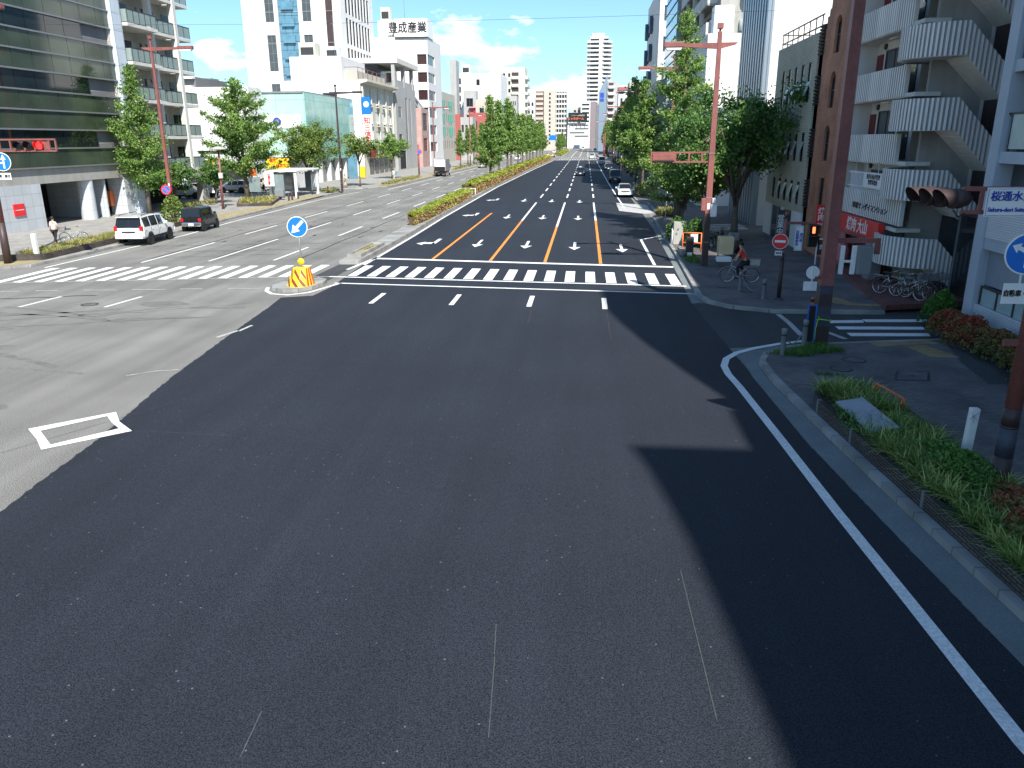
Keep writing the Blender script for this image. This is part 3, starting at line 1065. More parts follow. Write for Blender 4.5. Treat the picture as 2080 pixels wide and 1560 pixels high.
def leafy_mass(mb, poly_fn, n, rng, size, up=.6, tint=(.5, .2)):
    for _ in range(n):
        p, tt = poly_fn(rng)
        leaf(mb, p, size * rng.uniform(.7, 1.35), rng, up, (tt if tt is not None else tint[0]) + rng.gauss(0, tint[1]))


# --- left side trees
t = make_tree('ginkgo_tree', 'tall narrow ginkgo in front of the dark green glass building', 'cone', 12.4, 2.2, 3.9, 11, 17000, .19, 'leaf_ginkgo', .17, 'street trees along the left pavement')
move(t, (-38.6, 67.0, .15))
t = make_tree('ginkgo_tree', 'broad full ginkgo in front of the blank white wall', 'cone', 12.8, 2.6, 4.7, 23, 30000, .23, 'leaf_ginkgo', .24, 'street trees along the left pavement', fat=2.5)
move(t, (-38.2, 87.0, .15))
t = make_tree('round_tree', 'low spreading tree behind the bus shelter', 'round', 8.4, 2.4, 4.8, 31, 15000, .24, 'leaf_round', .2, 'street trees along the left pavement')
move(t, (-34.6, 98.4, .15))
t = make_tree('round_tree', 'small thin-branched tree with reddish twigs behind the dark lamp post', 'round', 7.2, 3.6, 3.0, 35, 3000, .30, 'leaf_round', .12, 'street trees along the left pavement')
move(t, (-31.6, 110.0, .15))
t = make_tree('round_tree', 'compact round tree in front of the cream office block', 'round', 7.4, 2.8, 2.7, 37, 8000, .24, 'leaf_ginkgo', .14, 'street trees along the left pavement')
move(t, (-32.6, 133, .15))
t = make_tree('round_tree', 'small pruned pine-like garden tree under the balcony block', 'round', 4.6, 1.4, 2.1, 41, 4200, .22, 'leaf_dark', .1, 'garden trees by the balcony block')
move(t, (-39.5, 73.5, .15))
dup(t, (-38.3, 79.5, .15), 1.1, .95, 'small cloud-pruned garden tree beside the sloping concrete pillar', 'garden trees by the balcony block')

far_a = make_tree('ginkgo_tree', 'first ginkgo of the median row with shoots round its stem', 'cone', 12.2, 2.4, 2.6, 51, 7500, .26, 'leaf_ginkgo', .2, 'ginkgo trees along the median')
move(far_a, (-13.95, 117.2, .2), .4)
low_b = make_tree('ginkgo_tree', 'x', 'cone', 11.4, 3.8, 2.5, 57, 4400, .33, 'leaf_ginkgo', .2, 'ginkgo trees along the median')
low_c = make_tree('ginkgo_tree', 'x', 'cone', 12.0, 4.0, 2.35, 61, 4200, .33, 'leaf_ginkgo', .2, 'ginkgo trees along the median', fat=1.5)
ORD = ['second', 'third', 'fourth', 'fifth', 'sixth', 'seventh', 'eighth', 'ninth', 'tenth', 'eleventh', 'twelfth', 'thirteenth']
ys = [127.5, 139, 150, 161, 173, 184, 195, 206, 217, 229, 240]
rr = random.Random(5)
for i, y in enumerate(ys):
    src = (low_b, low_c)[i % 2]
    o = src if i < 2 else dup(src, (0, 0, 0))
    move(o, (-13.9 + rr.uniform(-.25, .25) + (y - 117) * .006, y, .2), rr.uniform(0, 6), rr.uniform(.9, 1.08))
    o['label'] = 'ginkgo of the median row, %s from the junction' % ORD[i]
    o['group'] = 'ginkgo trees along the median'
for i, y in enumerate((318, 332, 348, 366, 386, 410)):
    o = dup((low_b, low_c)[i % 2], (-10.9, y, .2), rr.uniform(0, 6), rr.uniform(.62, .8), 'small tree on the far median beyond the second crossing', 'trees on the far median')
# left pavement, farther on
for i, (x, y, s) in enumerate(((-29.8, 190, .72), (-29.6, 201, .8), (-29.8, 213, .85), (-29.4, 226, .95), (-29.3, 240, .95), (-29, 296, .9), (-29, 312, .95), (-29, 330, .95), (-29, 350, 1), (-29, 372, 1), (-29, 395, .9), (-29, 425, .9))):
    lab = 'street tree on the left pavement, %s past the parked lorry' % (['first'] + ORD)[i] if i < 5 else 'distant street tree on the left pavement beyond the side road'
    dup((low_c, low_b)[i % 2], (x, y, .15), rr.uniform(0, 6), s, lab, 'far street trees on the left pavement' if i >= 5 else 'street trees past the lorry')

# --- right side trees
t = make_tree('ginkgo_tree', 'tall ginkgo behind the traffic light pole with a feathery spire', 'cone', 14.6, 2.0, 3.6, 71, 26000, .17, 'leaf_ginkgo', .3, 'street trees along the right pavement', fat=1.35)
move(t, (6.75, 58.0, .15), 0.6)
t = make_tree('round_tree', 'dark spreading camphor tree beside the light brick building', 'round', 8.8, 2.6, 4.7, 83, 24000, .19, 'leaf_dark', .24, 'street trees along the right pavement')
move(t, (9.5, 51.0, .15))
t = make_tree('round_tree', 'yellow-green young tree in front of the camphor', 'round', 6.6, 1.8, 1.9, 87, 5200, .2, 'leaf_round', .12, 'street trees along the right pavement')
move(t, (7.9, 52.3, .15))
t = make_tree('round_tree', 'low dense tree with two stems behind the planter post', 'round', 5.2, 1.4, 2.3, 89, 6000, .2, 'leaf_ginkgo', .14, 'street trees along the right pavement')
move(t, (6.9, 57.0, .15))
mid_a = make_tree('ginkgo_tree', 'cone-shaped ginkgo beside the white oncoming car', 'cone', 13.2, 2.6, 4.2, 91, 15000, .25, 'leaf_ginkgo', .2, 'street trees along the right pavement', fat=1.3)
move(mid_a, (7.2, 103, .15), 1.0)
for i, (x, y, s) in enumerate(((7.9, 126, 1.0), (7.9, 139, 1.06), (7.9, 153, .95), (7.9, 168, .9), (7.9, 184, .95), (7.9, 201, .9), (7.9, 219, .85), (8.0, 238, .85), (8.2, 300, .9), (8.4, 322, .9), (8.6, 346, .9), (8.8, 372, .9), (9, 402, .9))):
    lab = 'ginkgo on the right pavement, %s beyond the white car' % (['first'] + ORD)[i] if i < 8 else 'distant tree on the right pavement beyond the second crossing'
    dup((low_b, low_c)[i % 2], (x, y, .15), rr.uniform(0, 6), s * 1.25, lab, 'ginkgo trees along the right pavement' if i < 8 else 'far trees on the right pavement')
dup(t, (9.6, 62.5, .15), 2, 1.0, 'small dense tree in the shade behind the camphor', 'street trees along the right pavement')


# --- hedges
def hedge(label, pts_l, pts_r, zb, hh, n, size, seed, mname='leaf_hedge', dry_side=True, group=None):
    """A clipped but uneven hedge between two plan lines (same number of points)."""
    rng = random.Random(seed)
    root = thing('hedge', label, 'hedge', ((pts_l[0][0] + pts_r[0][0]) / 2, pts_l[0][1], zb), group)
    g, d, st = MB(), MB(), MB()
    Ls = [0]
    for i in range(1, len(pts_l)):
        Ls.append(Ls[-1] + math.dist(pts_l[i], pts_l[i - 1]))

    def at(s):
        for i in range(1, len(Ls)):
            if s <= Ls[i] or i == len(Ls) - 1:
                f = (s - Ls[i - 1]) / (Ls[i] - Ls[i - 1])
                return Vector(pts_l[i - 1]).lerp(Vector(pts_l[i]), f), Vector(pts_r[i - 1]).lerp(Vector(pts_r[i]), f)
    for k in range(n):
        s = Ls[-1] * (rng.random() ** 1.9)
        a, b = at(s)
        f = rng.uniform(-.05, 1.05)
        p = a.lerp(b, min(1, max(0, f)))
        top = hh * (1 + .22 * mnoise.noise(Vector((s * .5, f * 1.5, seed)))) * (1 - .35 * max(0, abs(f - .5) * 2 - .55))
        face = rng.random()
        z = zb + (top if face < .62 else top * rng.uniform(.05, 1))
        if face >= .62:
            p = a.lerp(b, 1.0 if rng.random() < .75 else 0.0) + Vector((rng.uniform(-.06, .06), 0))
        sc = size * (1 + s / Ls[-1] * 1.4)
        pos = (p.x + rng.uniform(-.05, .05), p.y, z + rng.uniform(-.08, .05))
        if dry_side and face >= .62 and (z - zb) < hh * .86 and rng.random() < .8:
            leaf(d, pos, sc * rng.uniform(.6, 1.1), rng, .1)
        else:
            leaf(g, pos, sc * rng.uniform(.7, 1.3), rng, .7, .45 + .4 * mnoise.noise(Vector((s * .35, f * 2, 3.1))) + rng.gauss(0, .15))
    for k in range(int(Ls[-1] * 1.3)):
        a, b = at(rng.uniform(0, Ls[-1]))
        p = a.lerp(b, rng.uniform(.25, .75))
        st.tube([(p.x, p.y, zb - .05), (p.x + rng.uniform(-.2, .2), p.y + rng.uniform(-.2, .2), zb + hh * .8)], [.03, .01], 4)
    # the twiggy inner body that closes the gaps between leaves
    for i in range(len(pts_l) - 1):
        a0, b0, a1, b1 = [Vector(p) for p in (pts_l[i], pts_r[i], pts_l[i + 1], pts_r[i + 1])]
        st.prism([tuple(a0.lerp(b0, .12)), tuple(a0.lerp(b0, .88)), tuple(a1.lerp(b1, .88)), tuple(a1.lerp(b1, .12))], zb - .05, zb + hh * .72)
    st.build('stem', 'bark', root)
    g.build('foliage', mname, root)
    if dry_side:
        d.build('dry_twigs', 'leaf_hedge_dry', root)
    return root


hedge('golden clipped hedge nearest the junction on the median with browned right flank', [(-13.2, 58.3), (-13.35, 62), (-13.9, 88)], [(-12.75, 58.0), (-12.55, 62), (-12.7, 88)], .2, .85, 9500, .16, 4)
hedge('long clipped hedge under the row of ginkgos on the median', [(-14.1, 91), (-14.2, 180), (-13.3, 248)], [(-12.9, 91), (-12.2, 180), (-10.8, 248)], .2, 1.35, 14000, .24, 6)
hedge('far short hedge on the median beyond the second crossing', [(-12.1, 308), (-12.0, 420)], [(-9.6, 308), (-9.4, 420)], .2, 1.1, 1800, .5, 8, dry_side=False)


# --- grassy planting: strap leaves growing in clumps; nobody could count them
def strap_bed(name, poly_fn, n_clumps, z, length, mname, seed, w=.026, per=30):
    rng = random.Random(seed)
    g = MB()
    for k in range(n_clumps):
        x, y = poly_fn(rng)
        base = rng.uniform(.15, .85)
        for j in range(per):
            blade(g, (x + rng.gauss(0, .045), y + rng.gauss(0, .045), z), length * rng.uniform(.7, 1.2), rng, rng.uniform(.35, 1.15), rng.uniform(0, 6.28), w * rng.uniform(.7, 1.3), base + rng.gauss(0, .28), 4)
    o = g.build(name, mname)
    o['kind'] = 'stuff'
    return o


def in_quad(a, b, c, d):
    def fn(rng):
        u, v = rng.random(), rng.random()
        p = Vector(a).lerp(Vector(b), u).lerp(Vector(d).lerp(Vector(c), u), v)
        return p.x, p.y
    return fn


# foreground planter on the right: brick edging with concrete posts, variegated lilyturf, weeds, red photinia
pl = thing('brick_planter', 'low planter edged with thin dark bricks along the near right kerb', 'planter', (6.1, 12, .15))
edge = [(6.8, -6), (6.55, 4), (6.2, 9.8), (5.95, 12.8), (5.68, 15.8), (5.53, 17.7), (5.7, 18.6), (6.3, 19.0)]
pm = MB()
for i in range(len(edge) - 1):
    a, b = Vector(edge[i]), Vector(edge[i + 1])
    d = (b - a).normalized()
    nn = Vector((d.y, -d.x))
    q = [a, b, b + nn * .1, a + nn * .1]
    pm.prism([tuple(p) for p in q], .10, .46)
pm.build('edging', 'brickwall_small', pl)
cap = MB()
for i in range(1, len(edge) - 2):
    a = Vector(edge[i])
    for f in (0.0,):
        p = a.lerp(Vector(edge[i + 1]), f)
        if p.y > 6:
            cap.prism([(p.x - .008, p.y - .045), (p.x + .09, p.y - .045), (p.x + .09, p.y + .045), (p.x - .008, p.y + .045)], .1, .462)
cap.build_each('post', 'gutter', pl)
bed = [(x + .1, y) for x, y in edge] + [(7.3, 19.4), (7.7, 15.5), (8.2, 10), (8.6, -6)]
MB().sheet(bed, .36).build('soil', 'soil', pl)
strap_bed('lilyturf', in_quad((5.75, 18.6), (6.9, 18.9), (7.1, 16.9), (6.3, 16.9)), 95, .36, .52, 'leaf_blade', 101)
strap_bed('lilyturf', in_quad((5.85, 15.6), (7.1, 16.9), (7.5, 12.6), (6.1, 12.6)), 170, .36, .5, 'leaf_blade', 102)
strap_bed('lilyturf', in_quad((6.1, 12.6), (7.0, 12.6), (7.2, 6.5), (6.5, 6.5)), 150, .36, .48, 'leaf_blade', 103)


def shrub(name, label, cat, c, rx, ry, hh, n, size, mname, seed, group=None, tintf=None, rz=0.0, stems=True):
    rng = random.Random(seed)
    root = thing(name, label, cat, (c[0], c[1], c[2]), group)
    g, st = MB(), MB()
    cs, sn = math.cos(rz), math.sin(rz)
    for k in range(n):
        a, b = rng.uniform(0, 6.283), rng.random()
        zf = rng.random() ** .6
        r = math.sqrt(max(0, 1 - zf ** 2.4)) * (rng.random() ** .25)
        bump_ = 1 + .28 * mnoise.noise(Vector((math.cos(a) * 2 + seed, math.sin(a) * 2, zf * 2)))
        x, y = math.cos(a) * r * rx * bump_, math.sin(a) * r * ry * bump_
        z = zf * hh * bump_
        tt = None if tintf is None else tintf(x / rx, y / ry, zf, rng)
        leaf(g, (c[0] + x * cs - y * sn, c[1] + x * sn + y * cs, c[2] + z + .04), size * rng.uniform(.6, 1.3), rng, .5, tt)
    for k in range(9):
        a = rng.uniform(0, 6.28)
        x, y = math.cos(a) * rx * .6, math.sin(a) * ry * .6
        st.tube([(c[0], c[1], c[2] - .06), (c[0] + (x * cs - y * sn) * .5, c[1] + (x * sn + y * cs) * .5, c[2] + hh * .5), (c[0] + x * cs - y * sn, c[1] + x * sn + y * cs, c[2] + hh * .85)], [.025, .016, .008], 5)
    st.build('stem', 'bark', root)
    g.build('foliage', mname, root)
    return root


def reddish(x, y, z, rng):
    return .35 + .55 * z + .5 * mnoise.noise(Vector((x * 2.3, y * 2.3, z * 2))) + rng.gauss(0, .15)


shrub('weed_clump', 'tall bright green weeds beside the white planter post', 'weeds', (6.9, 13.8, .36), .55, 1.3, .42, 2600, .07, 'leaf_weed', 110, 'plants in the near planter')
shrub('weed_clump', 'low green weeds under the steel sheet in the planter', 'weeds', (5.85, 16.4, .36), .25, 1.0, .2, 600, .06, 'leaf_weed', 111, 'plants in the near planter')
shrub('photinia_shrub', 'red and green clipped shrub at the foot of the blue-wrapped pole', 'shrub', (7.35, 11.4, .36), .85, 1.5, .55, 4200, .085, 'leaf_red', 112, 'plants in the near planter', reddish)
shrub('photinia_shrub', 'green-brown clipped shrub in the bottom right corner of the planter', 'shrub', (7.75, 8.9, .36), .9, 1.6, .6, 4200, .085, 'leaf_red', 113, 'plants in the near planter', lambda x, y, z, r: .3 + .3 * z + r.gauss(0, .18))
# shrub row at the foot of the white-tiled building
for i, (x, y, rx, ry, hh, lab) in enumerate(((11.75, 25.6, .6, .75, .75, 'red-tipped shrub nearest the side street beside the tiled wall'), (11.8, 24.3, .65, .95, .85, 'red-tipped shrub with brown flank, second from the side street'),
                                            (11.95, 22.8, .6, .95, .8, 'greener leafy shrub in the middle of the row by the tiled wall'), (11.95, 21.2, .62, .9, .85, 'mottled yellow-leaved shrub beside the thick red pole'),
                                            (11.6, 19.9, .65, .9, .85, 'bright red shrub in front of the red pole'))):
    shrub('photinia_shrub', lab, 'shrub', (x, y, .15), rx, ry, hh, 2600, .10, 'leaf_red', 120 + i, 'shrubs along the tiled wall', (lambda x, y, z, r: .2 + .3 * z + r.gauss(0, .18)) if i in (2, 3) else reddish)
shrub('fern_bush', 'dark green bush at the street corner of the tiled building', 'shrub', (12.35, 27.6, .0), .55, .7, 1.1, 2000, .12, 'leaf_weed', 131, None, lambda x, y, z, r: .1 + .25 * z + r.gauss(0, .1))
# grass at the corner round the thick pole
strap_bed('grass', in_quad((5.5, 22.9), (7.2, 24.2), (7.9, 23.4), (6.6, 22.7)), 150, .15, .2, 'leaf_weed', 140, .014, 18)
strap_bed('grass', in_quad((6.35, 21.0), (7.0, 20.8), (7.05, 20.7), (6.4, 20.9)), 16, .15, .14, 'leaf_weed', 141, .012, 10)
# left verge in front of the glass building
strap_bed('lilyturf', in_quad((-29.7, 40.6), (-31.4, 40.0), (-32.2, 51.5), (-30.2, 50.2)), 260, .3, .45, 'leaf_gold', 150, .035, 18)
strap_bed('lilyturf', in_quad((-30.3, 50.2), (-32.2, 51.5), (-33.2, 60), (-31.0, 58)), 130, .3, .42, 'leaf_gold', 151, .04, 16)
strap_bed('lilyturf', in_quad((-31.4, 77), (-34.2, 75.8), (-36.6, 82), (-34.2, 86)), 190, .35, .5, 'leaf_gold', 152, .06, 14)
strap_bed('lilyturf', in_quad((-31.1, 95.5), (-32.4, 95.5), (-32.6, 99), (-31.2, 99)), 60, .3, .5, 'leaf_gold', 153, .06, 14)
strap_bed('lilyturf', in_quad((-28.0, 112), (-29.6, 112), (-29.6, 136), (-28.0, 136)), 130, .3, .5, 'leaf_gold', 154, .07, 12)
strap_bed('lilyturf', in_quad((-27.6, 152), (-29.3, 152), (-28.6, 240), (-27.1, 240)), 130, .3, .6, 'leaf_gold', 155, .12, 10)
strap_bed('lilyturf', in_quad((-38.4, 70), (-40, 71), (-39.4, 80), (-37.6, 79)), 80, .3, .5, 'leaf_gold', 156, .06, 12)
strap_bed('grass', in_quad((-12.3, 45.5), (-12.9, 45.5), (-12.8, 44), (-12.3, 44)), 30, .2, .3, 'leaf_gold', 157, .03, 10)
# right bed by the signal pole
strap_bed('lilyturf', in_quad((5.9, 66), (7.4, 66), (7.5, 69.5), (6.5, 69.5)), 90, .3, .6, 'leaf_gold', 158, .05, 16)
strap_bed('lilyturf', in_quad((5.9, 88), (8.4, 88), (8.4, 102), (6.2, 102)), 110, .3, .7, 'leaf_gold', 159, .08, 14)
strap_bed('grass', in_quad((5.4, 41), (6.0, 40.6), (6.1, 45), (5.6, 45)), 70, .15, .22, 'leaf_weed', 160, .03, 12)
shrub('leafy_bush', 'leafy green bush beside the stone post near the crossing', 'shrub', (5.8, 50.2, .15), .7, 1.0, 1.3, 1700, .16, 'leaf_dark', 161)
shrub('leafy_bush', 'tall leafy plant behind the orange rail at the crossing corner', 'shrub', (6.6, 47.5, .15), .6, .7, 1.5, 1300, .16, 'leaf_dark', 162)
shrub('leafy_bush', 'light green sapling beside the white car on the left', 'shrub', (-31.6, 58.2, .2), .9, 1.2, 2.0, 1300, .2, 'leaf_round', 163)

# brick edging of the left verge and the sunny bed
lv = thing('brick_planter', 'low sunlit brick edging of the verge beside the white car', 'planter', (-30, 46, .1))
e2 = [(-29.55, 40.2), (-29.7, 44), (-30.0, 50.5), (-30.9, 58.0), (-31.4, 61)]
mm = MB()
for i in range(len(e2) - 1):
    a, b = Vector(e2[i]), Vector(e2[i + 1])
    mm.prism([tuple(a), tuple(b), (b.x - .12, b.y), (a.x - .12, a.y)], .1, .48)
mm.prism([(-29.55, 40.2), (-29.67, 40.0), (-31.7, 39.4), (-31.7, 39.6)], .1, .48)
mm.build('edging', 'brickwall_small', lv)
MB().sheet([(-29.67, 40.2), (-30.1, 50.5), (-31.5, 61), (-33.4, 61), (-32.4, 51), (-31.6, 39.6)], .3).build('soil', 'dry_verge', lv)
lv2 = thing('brick_planter', 'sunny brick bed between the slim lamp post and the bus shelter', 'planter', (-34, 80, .1))
MB().prism([(-31.2, 76.6), (-34.3, 75.4), (-37.0, 82), (-34.0, 86.6)], .1, .42, 0).build('edging', 'brickwall_small', lv2)
MB().sheet([(-31.4, 76.8), (-34.2, 75.6), (-36.8, 82), (-34.0, 86.3)], .43).build('soil', 'dry_verge', lv2)
struct(MB().sheet([(-29.3, 38.9), (-31.9, 36.0), (-33.5, 37.0), (-31.6, 39.4), (-29.5, 40.1)], .155).build('ground', 'dry_verge'))
struct(MB().sheet([(-30.0, 61.2), (-30.9, 92), (-32.6, 92), (-32.0, 75), (-32.5, 62)], .153).build('ground', 'dry_verge'))
struct(MB().sheet([(-27.7, 111), (-27.2, 187), (-29.4, 187), (-29.9, 111)], .153).build('ground', 'dry_verge'))
# kerb-edged box on the median and its sunken bed
kb = MB()
for (x0, y0, x1, y1) in ((-12.95, 41.6, -12.15, 41.8), (-12.95, 46.6, -12.15, 46.8), (-12.95, 41.8, -12.8, 46.6), (-12.3, 41.8, -12.15, 46.6)):
    kb.box(x0, y0, .19, x1, y1, .38)
kb.sheet([(-12.8, 41.8), (-12.3, 41.8), (-12.3, 46.6), (-12.8, 46.6)], .3, 1)
tag(kb.build('concrete_planter', ['kerb', 'dry_verge']), 'empty concrete-edged bed on the median island before the hedge', 'planter')

# ------------------------------------------------------------------ vehicles
def paint_mat(name, col, rough=0.25, metal=0.0):
    return mat(name, col, rough, metal, 0.5, var=0.04, vscale=1.0, coat=0.7)


M['car_white'] = paint_mat('white_car_paint', (0.74, 0.74, 0.73))
M['car_black'] = paint_mat('black_car_paint', (0.010, 0.011, 0.014))
M['car_navy'] = paint_mat('dark_navy_car_paint', (0.012, 0.016, 0.03))
M['car_beige'] = paint_mat('sand_car_paint', (0.52, 0.42, 0.25))
M['car_silver'] = paint_mat('silver_car_paint', (0.42, 0.43, 0.44), 0.3, 0.5)
M['car_purple'] = paint_mat('dark_purple_car_paint', (0.03, 0.012, 0.05))
M['lens_red'] = mat('red_lens', (0.45, 0.012, 0.015), 0.15, coat=0.5)
M['lens_clear'] = mat('clear_lens', (0.62, 0.64, 0.66), 0.1, 0.3, coat=0.6)
M['lens_amber'] = mat('amber_lens', (0.75, 0.25, 0.02), 0.2)


def add_wheel(root, x, y, r, w, side, rim_m='chrome'):
    wheel = bpy.data.objects.new('wheel', None)
    COL.objects.link(wheel)
    wheel.parent = root
    wheel.location = (x, y, r)
    s = side
    ax = (0, s, 0)
    t = MB().lathe([(r * .62, -w / 2), (r * .9, -w / 2), (r, -w * .36), (r, w * .36), (r * .9, w / 2), (r * .62, w / 2), (r * .62, -w / 2)], (x, y, r), ax, 24)
    t.build('tyre', 'rubber', wheel)
    q = MB().lathe([(0, w * .30), (r * .16, w * .34), (r * .17, w * .22), (r * .5, w * .1), (r * .56, w * .42), (r * .63, w * .42), (r * .63, -w * .3)], (x, y, r), ax, 24)
    for k in range(6):
        a = k * math.pi / 3
        q.bar((x + math.cos(a) * r * .12, y + s * w * .34, r + math.sin(a) * r * .12), (x + math.cos(a) * r * .57, y + s * w * .38, r + math.sin(a) * r * .57), r * .16, w * .1, 0, up=(0, 1, 0))
    q.lathe([(0, w * .05), (r * .6, w * .05)], (x, y, r), ax, 20, 1)
    q.build('rim', [rim_m, 'black'], wheel)


def make_car(name, label, cat, paint, st, wb, wr, ww, lamps, group=None, rim='chrome', trim='black', plate=True, rails=False, cladding=False):
    """st: stations (x, zbottom, zbelt, ztop, halfwidth, halfwidth_at_roof, flag of the interval up to the next station):
    b body, g side glass, p pillar, w windscreen or rear window."""
    root = thing(name, label, cat, (0, 0, 0), group)
    body, win = MB(), MB()

    def ring(s):
        x, zb, zt, zr, w, wt = s[:6]
        h = [(0, zb), (w * .90, zb), (w * .985, zb + .12), (w, zb + (zt - zb) * .62), (w * .965, zt), (wt, zr - min(.07, (zr - zt) * .3)), (wt * .86, zr), (0, zr + .015)]
        return [(x, y, z) for y, z in h] + [(x, -y, z) for y, z in h[-2:0:-1]]
    rings = [ring(s) for s in st]
    n = len(rings[0])
    for i in range(len(st) - 1):
        for j in range(n):
            k = (j + 1) % n
            flag = st[i][6]
            jj = min(j, n - 1 - j)
            q = [rings[i][j], rings[i + 1][j], rings[i + 1][k], rings[i][k]]
            isglass = (flag == 'g' and jj == 4) or (flag == 'w' and jj in (5, 6))
            if isglass:
                c = sum((Vector(p) for p in q), Vector()) / 4
                win.add([Vector(p).lerp(c, .05) for p in q], [(0, 1, 2, 3)])
                inner = [Vector(p).lerp(c, .07) for p in q]
                for a in range(4):
                    b = (a + 1) % 4
                    body.add([q[a], q[b], inner[b], inner[a]], [(0, 1, 2, 3)], 1)
            else:
                body.add(q, [(0, 1, 2, 3)], 0, True)
    body.add(rings[0], [tuple(range(n))], 0)
    body.add(rings[-1], [tuple(range(n - 1, -1, -1))], 0)
    W = max(s[4] for s in st)
    # wheel arches, sills, door shut lines
    for x in wb:
        for s in (-1, 1):
            body.lathe([(0, 0), (wr + .07, 0), (wr + .07, .02), (0, .02)], (x, s * (W - .012), wr + .02), (0, s, 0), 24, 1)
    zs = st[len(st) // 2][1]
    zt = st[len(st) // 2][2]
    for s in (-1, 1):
        body.box(wb[0] + wr, s * (W - .04), zs - .05, wb[1] - wr, s * (W + .012), zs + .10, 1)
        for i, S in enumerate(st):
            if S[6] == 'p':
                body.box(S[0] + .02, s * (W - .01), zs + .16, S[0] + .032, s * (W + .003), zt - .04, 1)
                body.box(S[0] + .10, s * (W - .01), zt - .17, S[0] + .26, s * (W + .022), zt - .135, 0)
    body.build('body', [paint, trim], root)
    win.build('window', 'car_glass', root)
    xr, xf = st[0][0], st[-1][0]
    for s in (-1, 1):
        for (nm, m_, x0, x1, y0, y1, z0, z1) in lamps:
            MB().box(x0, s * y0, z0, x1, s * y1, z1).build(nm, m_, root, bevel=.015)
        xm = [S[0] for S in st if S[6] == 'w'][-1] + .12
        m_ = MB().box(xm - .08, s * (W + .02), zt + .02, xm + .06, s * (W + .20), zt + .17)
        m_.build('mirror', [paint], root, bevel=.03)
        if rails:
            rl = MB()
            x0, x1 = [S[0] for S in st if S[6] in 'gp'][0] + .25, [S[0] for S in st if S[6] == 'w'][-1] - .1
            y = s * (st[len(st) // 2][5] - .06)
            zr = st[len(st) // 2][3]
            rl.tube([(x0, y, zr), (x0 + .15, y, zr + .08), (x1 - .15, y, zr + .08), (x1, y, zr)], .022, 6)
            rl.build('roof_rail', 'black', root)
    bump = MB()
    bump.box(xr - .07, -W * .93, st[0][1] - .02, xr + .05, W * .93, st[0][1] + .26)
    bump.build('bumper', [paint if not cladding else 'chrome'], root, bevel=.05)
    bump = MB()
    bump.box(xf - .05, -W * .93, st[-1][1] - .02, xf + .07, W * .93, st[-1][1] + .24)
    bump.build('bumper', [paint], root, bevel=.05)
    g = MB()
    g.box(xf + .0, -W * .52, st[-1][1] + .27, xf + .03, W * .52, st[-1][1] + .40)
    g.build('grille', 'black', root)
    if plate:
        MB().box(xf + .07, -.17, st[-1][1] + .08, xf + .082, .17, st[-1][1] + .24).build('number_plate', 'white_sign', root)
        MB().box(xr - .082, -.17, st[0][1] + .04, xr - .068, .17, st[0][1] + .20).build('number_plate', 'white_sign', root)
    for x in wb:
        for s in (-1, 1):
            add_wheel(root, x, s * (W - .10), wr, .22, s, rim)
    return root


SUV = [(-2.38, .50, 1.10, 1.14, .86, .84, 'w'), (-2.18, .46, 1.16, 1.80, .93, .74, 'p'), (-2.08, .46, 1.17, 1.82, .94, .75, 'g'), (-1.25, .44, 1.17, 1.86, .945, .76, 'p'),
       (-1.15, .44, 1.17, 1.86, .945, .76, 'g'), (-.20, .44, 1.15, 1.86, .945, .76, 'p'), (-.10, .44, 1.15, 1.85, .945, .76, 'g'), (.62, .44, 1.13, 1.80, .945, .74, 'w'),
       (1.28, .46, 1.12, 1.17, .94, .82, 'b'), (2.0, .48, 1.06, 1.10, .93, .78, 'b'), (2.30, .52, .90, .98, .86, .66, 'b'), (2.40, .54, .80, .84, .76, .6, 'b')]
t = make_car('sports_utility_car', 'white large off-road car with roof rails parked nearest on the left', 'car', 'car_white', SUV, (-1.42, 1.38), .38, .26,
             [('taillight', 'lens_red', -2.42, -2.28, .70, .90, .98, 1.26), ('headlight', 'lens_clear', 2.16, 2.36, .60, .88, .82, .98)], rails=True, rim='dark_frame')
rs = MB()
rs.box(-2.43, -.42, .86, -2.37, .42, .94)
rs.build('tailgate_trim', 'black', t)
sp = MB().box(-2.36, -.72, 1.78, -2.06, .72, 1.835)
sp.build('spoiler', 'car_white', t, bevel=.02)
move(t, (-28.75, 49.2, 0), R(95))

KEI = [(-1.66, .40, 1.02, 1.06, .68, .67, 'w'), (-1.56, .36, 1.06, 1.58, .72, .64, 'p'), (-1.42, .36, 1.07, 1.63, .735, .65, 'p'), (-1.3, .34, 1.07, 1.66, .737, .655, 'g'), (-.55, .34, 1.06, 1.66, .737, .655, 'p'),
       (-.47, .34, 1.06, 1.66, .737, .655, 'g'), (.55, .34, 1.05, 1.63, .735, .645, 'w'), (.88, .36, 1.04, 1.10, .73, .66, 'b'), (1.5, .38, .98, 1.02, .70, .6, 'b'), (1.66, .42, .78, .82, .62, .52, 'b')]
kei = make_car('kei_car', 'small boxy black car with chrome rear bumper parked ahead of the white one', 'car', 'car_black', KEI, (-1.2, 1.22), .30, .2,
               [('taillight', 'lens_red', -1.72, -1.6, .52, .70, .72, .95), ('headlight', 'lens_clear', 1.5, 1.66, .38, .62, .66, .84)], cladding=True)
move(kei, (-28.7, 56.6, 0), R(95), 1.04)

